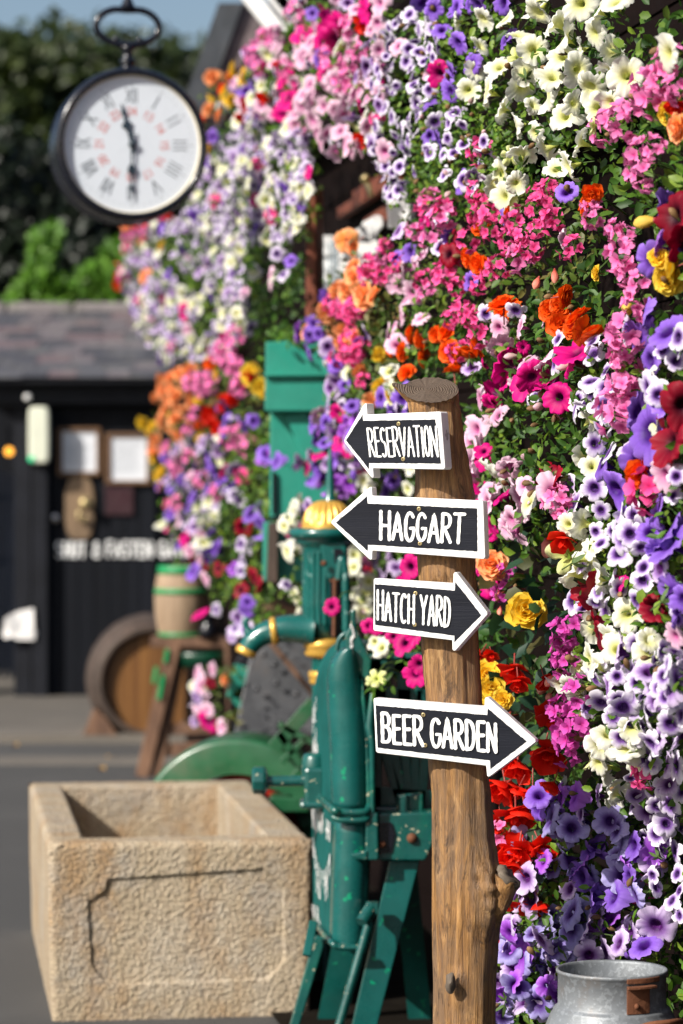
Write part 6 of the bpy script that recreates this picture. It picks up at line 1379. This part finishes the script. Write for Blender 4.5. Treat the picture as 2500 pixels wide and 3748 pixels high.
# 14. lower purple mass
pv = at(2.24, 1700, 2900, [(620, 60), (585, 130), (610, 20), (780, 30), (740, 10), (860, 50), (900, 30), (1090, 500), (1040, 450), (960, 590), (900, 640), (960, 700), (1090, 800), (1060, 870), (1150, 840), (1330, 600), (1340, 690), (1480, 820), (1180, 1040), (1470, 1250), (1380, 1260), (430, 1410), (560, 1380), (1220, 860), (1430, 520), (1380, 430), (1300, 280), (1560, 480), (700, 150), (680, -30), (640, 560)])
pb = at(2.24, 1700, 2900, [(700, 210), (740, 260), (880, 290), (860, 350), (950, 230), (1190, 240), (1240, 300), (1280, 450), (1250, 510), (500, 420), (470, 490), (700, 610), (920, 1010), (870, 980), (700, 1020), (700, 1110), (1290, 680), (1400, 850), (820, 1310), (740, 1280), (860, 1120), (370, 1260), (830, 560), (1000, 690), (320, 1180), (690, 1500), (640, 1540)])
ps = at(2.24, 1700, 2900, [(1000, 110), (950, 180), (1560, 560), (1540, 640), (460, 820), (430, 880), (500, 700), (860, 790), (540, 880), (560, 1150), (1000, 1110), (960, 1180), (1100, 1080), (1150, 1150), (1350, 1150), (1340, 1080), (1520, 1050), (1480, 1130), (500, 1320), (470, 1290), (370, 1080), (640, 1210), (1260, 1240), (1150, 1310), (1020, 1340), (300, 320), (520, 620), (1090, 30)])
plant("violet_petunia_cluster", "dense violet and purple petunias on the lower right, between the red begonias and the churn",
      [[(1960, 2700), (2200, 2880), (2420, 3050), (2460, 3450), (2200, 3500), (1980, 3300), (1900, 3000)]], [('V' if i % 3 else 'U', x, y, 1.08) for i, (x, y) in enumerate(pv)], lsize=.026, ldens=.6, wob=.62, stems=8)
plant("blue_petunia", "blue-lavender petunias with dark veins, lower right just above the churn",
      [[(1850, 2980), (2300, 2960), (2400, 3250), (2300, 3500), (1900, 3520), (1840, 3300)]], [('B', x, y, 1.15) for x, y in pb], lsize=.028, ldens=.7, wob=.62, stems=8)
plant("pale_lilac_petunia", "pale lilac petunias with black-purple throats, lower right around the churn's rim",
      [[(1830, 3200), (2480, 3300), (2500, 3748), (2440, 3760), (2000, 3800), (1830, 3760)]], [('S', x, y, 1.08) for x, y in ps] + [('S', 2400, 3390, 1.2), ('S', 2360, 3120, 1.0), ('S', 2400, 3150, 1.1)], lsize=.028, ldens=.8, wob=.62, stems=10)
lb = at(1.742, 1600, 3350, [(470, 70), (450, 110), (460, 220), (440, 180), (520, 250), (540, 300), (490, 330), (400, 500), (410, 560), (400, 610), (590, 530), (640, 560), (560, 540), (700, 450), (680, 480), (730, 350), (480, 420), (510, 450), (640, 610), (740, 510), (610, 110), (660, 160), (550, 170), (390, 650), (380, 430)])
plant("lavender_petunia", "lavender petunias low down between the post's foot and the churn",
      [[(1800, 3300), (2040, 3300), (2060, 3800), (1960, 3900), (1790, 3900)]], [('S' if i % 3 == 0 else ('U' if i % 3 == 1 else 'B'), x, y, 1.05) for i, (x, y) in enumerate(lb)], lsize=.028, ldens=.9, wob=.62, dD=-.1, stems=8)
# 15. upper middle: pink / magenta / lilac mass
A1 = [(1040, 60), (1120, -20), (1290, -20), (1400, 0), (1390, 200), (1260, 330), (1000, 300), (900, 240)]
A2 = [(900, 230), (1250, 320), (1390, 200), (1400, 420), (1370, 540), (1240, 560), (1130, 500), (880, 420), (790, 400)]
plant("pink_petunia", "light pink petunias with magenta ones among them, top centre under the white braces", [A1], [('M', x, y, 1.45) for x, y in at(1.679, 600, 0, [(850, 215), (1010, 190), (980, 270), (1060, 240), (1060, 150), (1270, 80), (1000, 90), (1250, 60)])] + [('D', 1310, 110, 1.1), ('R', 1320, 90, .8), ('W', 1240, 170, 1), ('W', 1280, 60, .9)], [(A1, 80, 36, {'P': 6, 'S': 1, 'W': .6, 'G': 1.2})], lsize=.03)
plant("rose_petunia", "large soft-pink petunias over a few magenta blooms, just above the window opening", [A2], [('M', x, y, 1.4) for x, y in at(1.679, 600, 0, [(790, 510), (740, 480), (800, 550), (735, 690), (760, 600), (1210, 680), (1000, 450)])] + [('P', x, y, 1.35) for x, y in at(1.679, 600, 0, [(1050, 580), (910, 740), (860, 640), (800, 760), (980, 650), (1190, 540), (1160, 580), (1130, 480), (1060, 500), (1110, 700), (960, 880), (1000, 820), (1120, 880), (1140, 920), (1050, 920), (1060, 680), (700, 300), (850, 300), (870, 350)])] + [('R', 1330, 510, 1), ('D', 1170, 222, 1), ('W', 1330, 430, 1.1), ('w', 1300, 470, 1.1)], [(A2, 70, 34, {'P': 6, 'W': 1, 'L': 2, 'S': 1})], lsize=.03)
# 16. lilac mass down the far side
B1 = [(760, 470), (880, 420), (1120, 500), (1130, 620), (900, 700), (740, 640)]; B2 = [(740, 640), (900, 700), (1130, 620), (1120, 760), (1060, 880), (860, 900), (640, 820)]
B3 = [(640, 800), (880, 890), (900, 1080), (760, 1180), (560, 1130), (430, 1080), (450, 900), (560, 830)]; B4 = [(460, 1080), (740, 1160), (900, 1060), (900, 1200), (820, 1310), (720, 1320), (600, 1330), (500, 1210)]
mixL = {'L': 7, 'W': 2.2, 'S': 1.5, 'V': .6}
for B_, lab, nm, extra in ((B1, "pale lilac and cream flowers right of the clock, at the level of its dial", "lilac_petunia", []), (B2, "mass of tiny lilac flowers just below the clock's right side", "tiny_lilac_flowers", []), (B3, "lilac and cream flowers at the far left tip of the hanging mass", "trailing_lilac_flowers", [('M', 675, 1140, 1.3)]), (B4, "cream and lilac flowers at the lowest fringe of the hanging mass", "fringe_of_lilac_flowers", [('W', x, y, 1.2) for x, y in ((600, 1290), (580, 1250), (610, 1320), (500, 1190), (540, 1240))])):
    plant(nm, lab, [B_], extra, [(B_, 98 - len(extra), 27, mixL)], lsize=.026, ldens=.9, wob=.6, face=(-.9, -.3, .0), leaf='petunia')
    plant(nm + "_beneath", "under-layer: " + lab.replace("flowers", "blooms", 1) + "", [B_], [], [(B_, 60, 26, mixL)], lsize=.026, ldens=.4, wob=.6, face=(-.9, -.3, 0), leaf='petunia', seed=900 + len(lab), dD=.05)
plant("yellow_and_orange_begonia", "yellow and orange begonias at the mass's outer edge, right of the clock's upper rim", [[(740, 320), (800, 260), (900, 240), (960, 330), (900, 430), (740, 470)]],
      [('Y', 890, 280, 1.6), ('Y', 852, 258, 1.3), ('A', 840, 285, 1), ('A', 778, 285, 1.1), ('Y', 820, 350, 1.3), ('Y', 845, 362, 1.1), ('Y', 775, 362, 1.2), ('O', 810, 325, 1), ('O', 745, 430, 1), ('A', 760, 400, 1.3), ('Y', 762, 540, 1.1), ('R', 898, 430, 1.5), ('R', 905, 380, 1.1), ('R', 965, 355, .9), ('R', 1018, 232, 1), ('G', 940, 210, 1.3), ('G', 985, 150, 1.2), ('V', 850, 325, 1.1), ('V', 900, 330, 1.1), ('V', 920, 320, .9), ('S', 900, 190, 1.1), ('G', 955, 240, 1), ('A', 800, 420, .9), ('G', 1010, 120, 1), ('V', 750, 520, 1), ('V', 780, 500, 1)], leaf='warm', lsize=.032, ldens=.7)
plant("red_and_pink_flowers", "scarlet and pink flowers under the clock, at the left end of the lilac mass", [[(440, 900), (480, 820), (620, 800), (600, 900), (500, 1060), (420, 1060)]],
      [('R', 430, 1010, 1.3), ('R', 440, 970, 1.2), ('R', 432, 1040, 1.2), ('R', 500, 825, 1.1), ('R', 540, 820, 1.1), ('G', 530, 850, 1.2), ('G', 480, 870, 1.1), ('G', 560, 825, 1), ('G', 460, 1015, 1.1), ('A', 460, 830, 1), ('A', 520, 880, 1), ('A', 530, 1010, 1.2), ('Y', 590, 900, 1.3), ('S', 500, 950, 1), ('S', 540, 930, 1), ('V', 610, 1000, 1), ('H', 470, 910, 1), ('H', 600, 790, .9), ('R', 610, 790, 1)], leaf='warm', lsize=.032, ldens=.6)
# 17. green part between mass and window
C1 = [(880, 900), (1085, 780), (1095, 1240), (1000, 1250), (950, 1160), (860, 1220), (850, 1100)]
plant("leafy_hanging_plant", "dark leafy trailing plant with scattered pale flowers, left of the red-brown window post", [C1], [('L', x, y, 1.4) for x, y in at(1.254, 0, 0, [(1200, 1100), (1180, 1230), (1270, 1165), (1100, 1200), (1060, 1260), (1120, 1350), (1150, 1500), (1300, 1260), (1240, 1280), (1240, 970), (1290, 1080), (1100, 1310), (1200, 980), (1130, 1390), (1160, 1250)])] + [('V', 1065, 955, 1.1), ('U', 1085, 1215, 1.1), ('W', 1000, 1010, .9)], leaf='dark', lsize=.028, ldens=1.0, stems=0)
plant("bright_green_foliage", "bright green leaves just above the sea-green casing's cap, left side", [[(900, 1180), (1000, 1180), (1130, 1210), (1120, 1250), (970, 1260), (960, 1380), (900, 1350)]], [('G', x, y, 1) for x, y in ((855, 1220), (840, 1270), (870, 1240), (850, 1330), (820, 1310), (800, 1290))], leaf='ivy', lsize=.03, ldens=1.3, stems=0)
# 18. lower left mass
E1 = [(560, 1400), (700, 1330), (930, 1340), (970, 1480), (960, 1620), (700, 1640), (600, 1600), (540, 1500)]
plant("orange_begonia_mass", "orange, yellow and pink begonias at the top of the lower left flower mass", [E1], [('A', x, y, 1.5) for x, y in ((600, 1395), (590, 1430), (620, 1380), (580, 1460), (640, 1450), (600, 1500), (640, 1530), (630, 1580), (700, 1360), (590, 1530), (650, 1600))] + [('Y', 915, 1370, 1.4), ('Y', 790, 1370, 1.2), ('Y', 630, 1520, 1.1), ('Y', 950, 1420, 1.1), ('Y', 960, 1440, 1)] + [('R', x, y, 1.3) for x, y in ((780, 1540), (760, 1520), (830, 1450), (850, 1460), (770, 1500), (900, 1410), (790, 1570), (810, 1490), (920, 1380))] + [('G', x, y, 1.2) for x, y in ((720, 1390), (750, 1400), (780, 1395), (740, 1430), (850, 1330), (830, 1290), (870, 1340), (890, 1420), (700, 1400))] + [('O', 770, 1330, 1), ('V', 810, 1490, 1.2), ('A', 690, 1540, 1), ('G', 720, 1520, 1.1), ('G', 690, 1580, 1)], [([(560, 1380), (720, 1350), (740, 1620), (600, 1600)], 20, 30, {'A': 3, 'Y': 1, 'O': 1})], leaf='warm', lsize=.034, ldens=.8, stems=0)
E2 = [(500, 1540), (560, 1530), (600, 1760), (560, 1800), (530, 1680)]
plant("yellow_begonia_edge", "small yellow and peach begonias at the far left edge, before the lower framed notice", [E2], [('Y', 520, 1550, 1.3), ('Y', 540, 1580, 1.1), ('Y', 562, 1680, 1.1), ('Y', 580, 1740, 1.2), ('Y', 590, 1720, 1), ('A', 550, 1630, 1.1), ('A', 570, 1610, 1), ('A', 560, 1650, .9), ('A', 600, 1650, 1), ('Y', 555, 1560, .9), ('A', 590, 1780, .9)], leaf='warm', lsize=.03, ldens=.5, stems=0)
E3 = [(580, 1640), (700, 1600), (960, 1540), (950, 1640), (880, 1720), (860, 1900), (820, 1960), (600, 1900), (560, 1800)]
plant("purple_and_pink_petunias", "purple, pink and lilac petunias in the middle of the lower left mass", [E3], [('V', x, y, 1.2) for x, y in ((860, 1530), (880, 1550), (830, 1540), (930, 1540), (820, 1580), (800, 1600), (810, 1630), (590, 1780), (620, 1880), (780, 1730), (760, 1700), (840, 1780), (900, 1560))] + [('G', 850, 1600, 1.3), ('G', 870, 1590, 1.2), ('G', 910, 1635, 1.4), ('H', 895, 1750, 1), ('G', 740, 1760, 1.4), ('S', 860, 1720, 1.2), ('L', 870, 1825, 1.8), ('L', 850, 1810, 1.3)], [([(600, 1640), (820, 1580), (830, 1900), (620, 1900)], 74, 27, {'V': 3, 'S': 3, 'P': 3, 'G': 1, 'W': 1, 'L': 1.5})], lsize=.03, ldens=.8, stems=0)
E4 = [(570, 1880), (820, 1900), (830, 2060), (740, 2160), (680, 2100), (590, 1980)]
plant("pink_and_cream_petunias", "pink, cream and lilac petunias hanging in front of the green-hooped barrel's right side", [E4], [('M', 685, 1960, 1.4), ('M', 610, 1935, .5), ('W', 745, 1985, 1.5), ('W', 590, 1920, 1.3), ('W', 740, 1900, 1.5), ('W', 760, 1920, 1.3), ('P', 705, 2090, 1.4), ('P', 750, 2120, 1.4), ('P', 695, 2015, 1.3), ('V', 790, 2010, 1.3), ('V', 765, 2030, 1.1), ('D', 745, 2075, 1), ('D', 700, 2040, .9)], [([(600, 1890), (790, 1890), (740, 2060), (640, 2010)], 50, 28, {'S': 3, 'P': 3, 'L': 2, 'W': 1, 'V': 2})], lsize=.03, ldens=.7, stems=0)
E5 = [(830, 1640), (970, 1500), (990, 1900), (980, 2260), (920, 2370), (860, 2330), (800, 2260), (740, 2160), (830, 2000), (870, 1850)]
plant("green_trailing_plant", "mostly green trailing plant with scattered dark red, violet and white blooms, left of the casing", [E5], [('D', x, y, 1.2) for x, y in ((892, 1925), (945, 2140), (930, 2120), (850, 2080), (800, 2080), (880, 2160))] + [('V', x, y, 1.3) for x, y in ((915, 1880), (960, 1920), (965, 1950), (905, 2205), (900, 2230), (790, 2010))] + [('L', x, y, 1.6) for x, y in ((915, 2000), (880, 2090), (880, 2270), (860, 2300), (840, 2330), (885, 2055), (790, 2230), (900, 2300), (950, 1860), (880, 1990))] + [('M', 730, 2245, 1.5), ('U', 860, 2080, 1), ('S', 870, 2260, 1.2), ('S', 850, 2320, 1.1), ('V', 980, 1660, 1.3), ('V', 1010, 1690, 1.3), ('U', 970, 1670, 1.2)], leaf='petunia', lsize=.030, ldens=1.25, stems=0)
plant("white_trailing_sprig", "short sprig of white blooms under the green casing, left of the pump barrel", [[(980, 2140), (1090, 2130), (1100, 2230), (1000, 2240)]], [('W', 1085, 2190, .9), ('W', 1090, 2225, .9), ('W', 1075, 2170, .7), ('L', 1050, 2140, 1)], leaf='petunia', lsize=.028, ldens=.8, stems=0, dD=-.6)
plant("pink_sprig", "low hanging sprig of pink petunias before the large barrel, magenta bloom at its tip", [[(710, 2440), (840, 2440), (840, 2660), (780, 2680), (740, 2600)]], [('P', x, y, 1.3) for x, y in ((720, 2460), (740, 2480), (735, 2510), (720, 2550), (745, 2570), (730, 2590), (760, 2600), (810, 2660), (775, 2450), (715, 2610))] + [('S', 705, 2570, 1.1), ('S', 712, 2640, 1.1), ('M', 762, 2645, 1.7), ('D', 770, 2500, 1), ('A', 820, 2490, 1), ('W', 705, 2510, 1), ('W', 750, 2525, .9)], leaf='warm', lsize=.03, ldens=.9, stems=0)
plant("mixed_small_blooms", "loose mixed pink, white and violet small blooms over the leaves right of the post's top", [[(1700, 1150), (2080, 1120), (2120, 1500), (2000, 1700), (1760, 1600)]], [], [([(1700, 1150), (2080, 1120), (2120, 1500), (2050, 1640), (1760, 1560)], 26, 52, {'P': 2, 'L': 2, 'k': 3, 'p': 2, 'M': .6, 'G': .6})], lsize=.024, ldens=.5)
plant("mixed_upper_blooms", "loose mixed lilac, white and pink blooms over the green leaves below the violet petunias", [[(1480, 300), (1760, 330), (1800, 700), (1520, 700)]], [], [([(1480, 300), (1760, 330), (1800, 700), (1520, 720)], 30, 48, {'L': 6, 'V': 1, 'k': 2, 'p': 2, 'P': .6})], lsize=.022, ldens=.5)
# back fill of deep leaves so no wall shows between the plants
BK = [("deep_ivy", "dark ivy clinging to the wall behind the far lilac flowers", [[(640, 480), (1090, 430), (1090, 1240), (960, 1280), (600, 1290), (480, 1100), (600, 860), (760, 640)]], .35),
      ("shaded_ivy", "dark ivy on the wall behind the pink petunias, above the window", [[(880, 200), (1100, 0), (1640, 0), (1640, 700), (1440, 740), (1380, 520), (1100, 480)]], .25),
      ("wall_creeper", "dark creeper on the near wall behind the white petunias and pelargoniums", [[(1640, 0), (2500, 0), (2500, 1200), (1480, 1200), (1480, 760), (1640, 640)]], .22),
      ("low_wall_creeper", "dark creeper on the near wall behind the purple petunias and churn", [[(1800, 1200), (2500, 1200), (2500, 3900), (1820, 3900)]], .22),
      ("middle_creeper", "dark creeper behind the signpost and the pump", [[(1240, 1200), (1800, 1200), (1800, 2700), (1300, 2500), (1250, 1900)]], .25),
      ("far_creeper", "dark creeper behind the lower left flower mass", [[(600, 1400), (960, 1300), (990, 2300), (860, 2280), (740, 2120), (640, 1980), (590, 1700)]], .2)]
for nm, lab, P, dd in BK: plant(nm, lab, P, [], leaf='dark', lsize=.034, ldens=.8, dD=dd, depth=.15, stems=0, cat="creeper")

# ------------------------------------------------------------------ ivy on the shed roof, shade-coloured hedge and trees beyond
def leafcloud(name, mat, parent, pts, size, outward=(-.2, -.7, .6), narrow=1.0): return leaf_object(name, mat, np.array(pts), size, parent, outward=outward, narrow=narrow)
rs = random.Random(77)
iv = thing("roof_ivy", W(230, 1100, 23.6), "bright sunlit green ivy growing over the shed roof ridge with one tall shoot", "ivy")
pts = []
poly = [(30, 1100), (50, 1060), (110, 1010), (130, 940), (120, 850), (150, 840), (160, 870), (190, 830), (212, 850), (205, 920), (180, 960), (200, 1010), (260, 1010), (310, 970), (370, 990), (380, 920), (440, 880), (520, 900), (560, 1000), (560, 1110)]
while len(pts) < 5200:
    x, y = rs.uniform(20, 570), rs.uniform(820, 1110)
    if inpoly(x, y, poly) and noise.noise(Vector((x / 22, y / 22, 1))) > -.28: pts.append(tuple(W(x, y, 23.5 + rs.random() * .6)))
leafcloud("foliage", LM['ivy'], iv, pts, .085)
m = MB()
for x0, x1, y1 in ((150, 165, 850), (300, 320, 990), (420, 450, 900), (500, 520, 930)): m.tube([W(x0, 1120, 23.9), W(x1, y1, 23.9)], .02, 6)
m.build("stem", MT['barrel'], iv)
hd = thing("shade_hedge", Vector((-3, 31, 0)), "tall near-black hedge behind the shed, added as the shade inside the trees", "hedge")  # added hedge, its near-black colour stands for the shade within the trees
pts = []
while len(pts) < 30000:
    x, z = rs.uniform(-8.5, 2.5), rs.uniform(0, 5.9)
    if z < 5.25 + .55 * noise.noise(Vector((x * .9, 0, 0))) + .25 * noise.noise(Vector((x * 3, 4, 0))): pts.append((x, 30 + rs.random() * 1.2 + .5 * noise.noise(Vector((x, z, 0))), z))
leafcloud("foliage", LM['treeshade'], hd, pts, .16)
m = MB(); m.box((-3, 31.6, 2.3), (11, .4, 4.6)); 
for x in (-7, -4.5, -2, .5): m.tube([(x, 31.2, 0), (x, 31.2, 3)], .08, 8)
m.build("branches", paint("shade_hedge_core", (.004, .006, .004), .9, .2), hd)
def tree(px, top_row, halfw, D, seed, label, bottom=1000):
    rs = random.Random(seed); c = W(px, 0, D); zt = W(0, top_row, D).z; hw = halfw * D / F; zb = W(0, bottom, D).z
    t = thing("broadleaf_tree", (c.x, D, 0), label, "tree", "trees on the hillside behind the shed"); pts = []
    blobs = []
    for i in range(46):
        a = rs.uniform(-1, 1); h = rs.random() ** .8; blobs.append((c.x + a * hw * math.sqrt(max(.1, 1 - max(0, h - .35) ** 2 * 1.9)), D + rs.uniform(-1, 1) * hw * .5, zb + (zt - zb - .5) * h, rs.uniform(.5, 1.15)))
    blobs.append((c.x, D, zt - .7, .8))
    for bx, by, bz_, br_ in blobs:
        for k in range(300):
            v = Vector((rs.gauss(0, 1), rs.gauss(0, 1), rs.gauss(0, 1))).normalized() * br_ * rs.uniform(.75, 1.05)
            if v.y > .5 * br_: continue
            pts.append((bx + v.x, by + v.y, bz_ + v.z * .8))
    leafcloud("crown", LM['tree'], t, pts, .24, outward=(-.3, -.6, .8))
    m = MB(); m.tube([(c.x, D, -.1), (c.x + .2, D, zb), (c.x, D + .2, zt - 1.2)], [.35, .26, .08], 10)
    for i in range(8):
        bx, by, bz_, br_ = blobs[i * 5]; m.tube([(c.x + .1, D + .1, zb + i * .3), (bx, by, bz_)], [.10, .03], 6)
    m.build("trunk", MT['barrel'], t)
hl = MB(); NX, NY = 40, 20
hl.add([(-60 + 130 * i / NX, 38 + 90 * j / NY, -1 + 16.5 * smooth(0, 1, j / NY) + 1.2 * noise.noise(Vector((i * .3, j * .3, 0)))) for j in range(NY + 1) for i in range(NX + 1)], [(j * (NX + 1) + i, j * (NX + 1) + i + 1, (j + 1) * (NX + 1) + i + 1, (j + 1) * (NX + 1) + i) for j in range(NY) for i in range(NX)], 0, True)
tag(hl.build("hills", paint("hillside_scrub", (.012, .02, .008), .9, .4)), kind="structure")
tree(40, 128, 190, 44, 1, "round-topped green tree at the left edge behind the clock, tallest of the row")
tree(250, 140, 190, 46, 2, "green tree behind the clock's upper left rim")
tree(430, 175, 150, 48, 3, "green tree directly behind the clock's stem")
tree(620, 205, 150, 50, 4, "lower green tree between the clock and the slate gable")
tree(-150, 140, 200, 45, 5, "green tree just beyond the left edge of the yard")
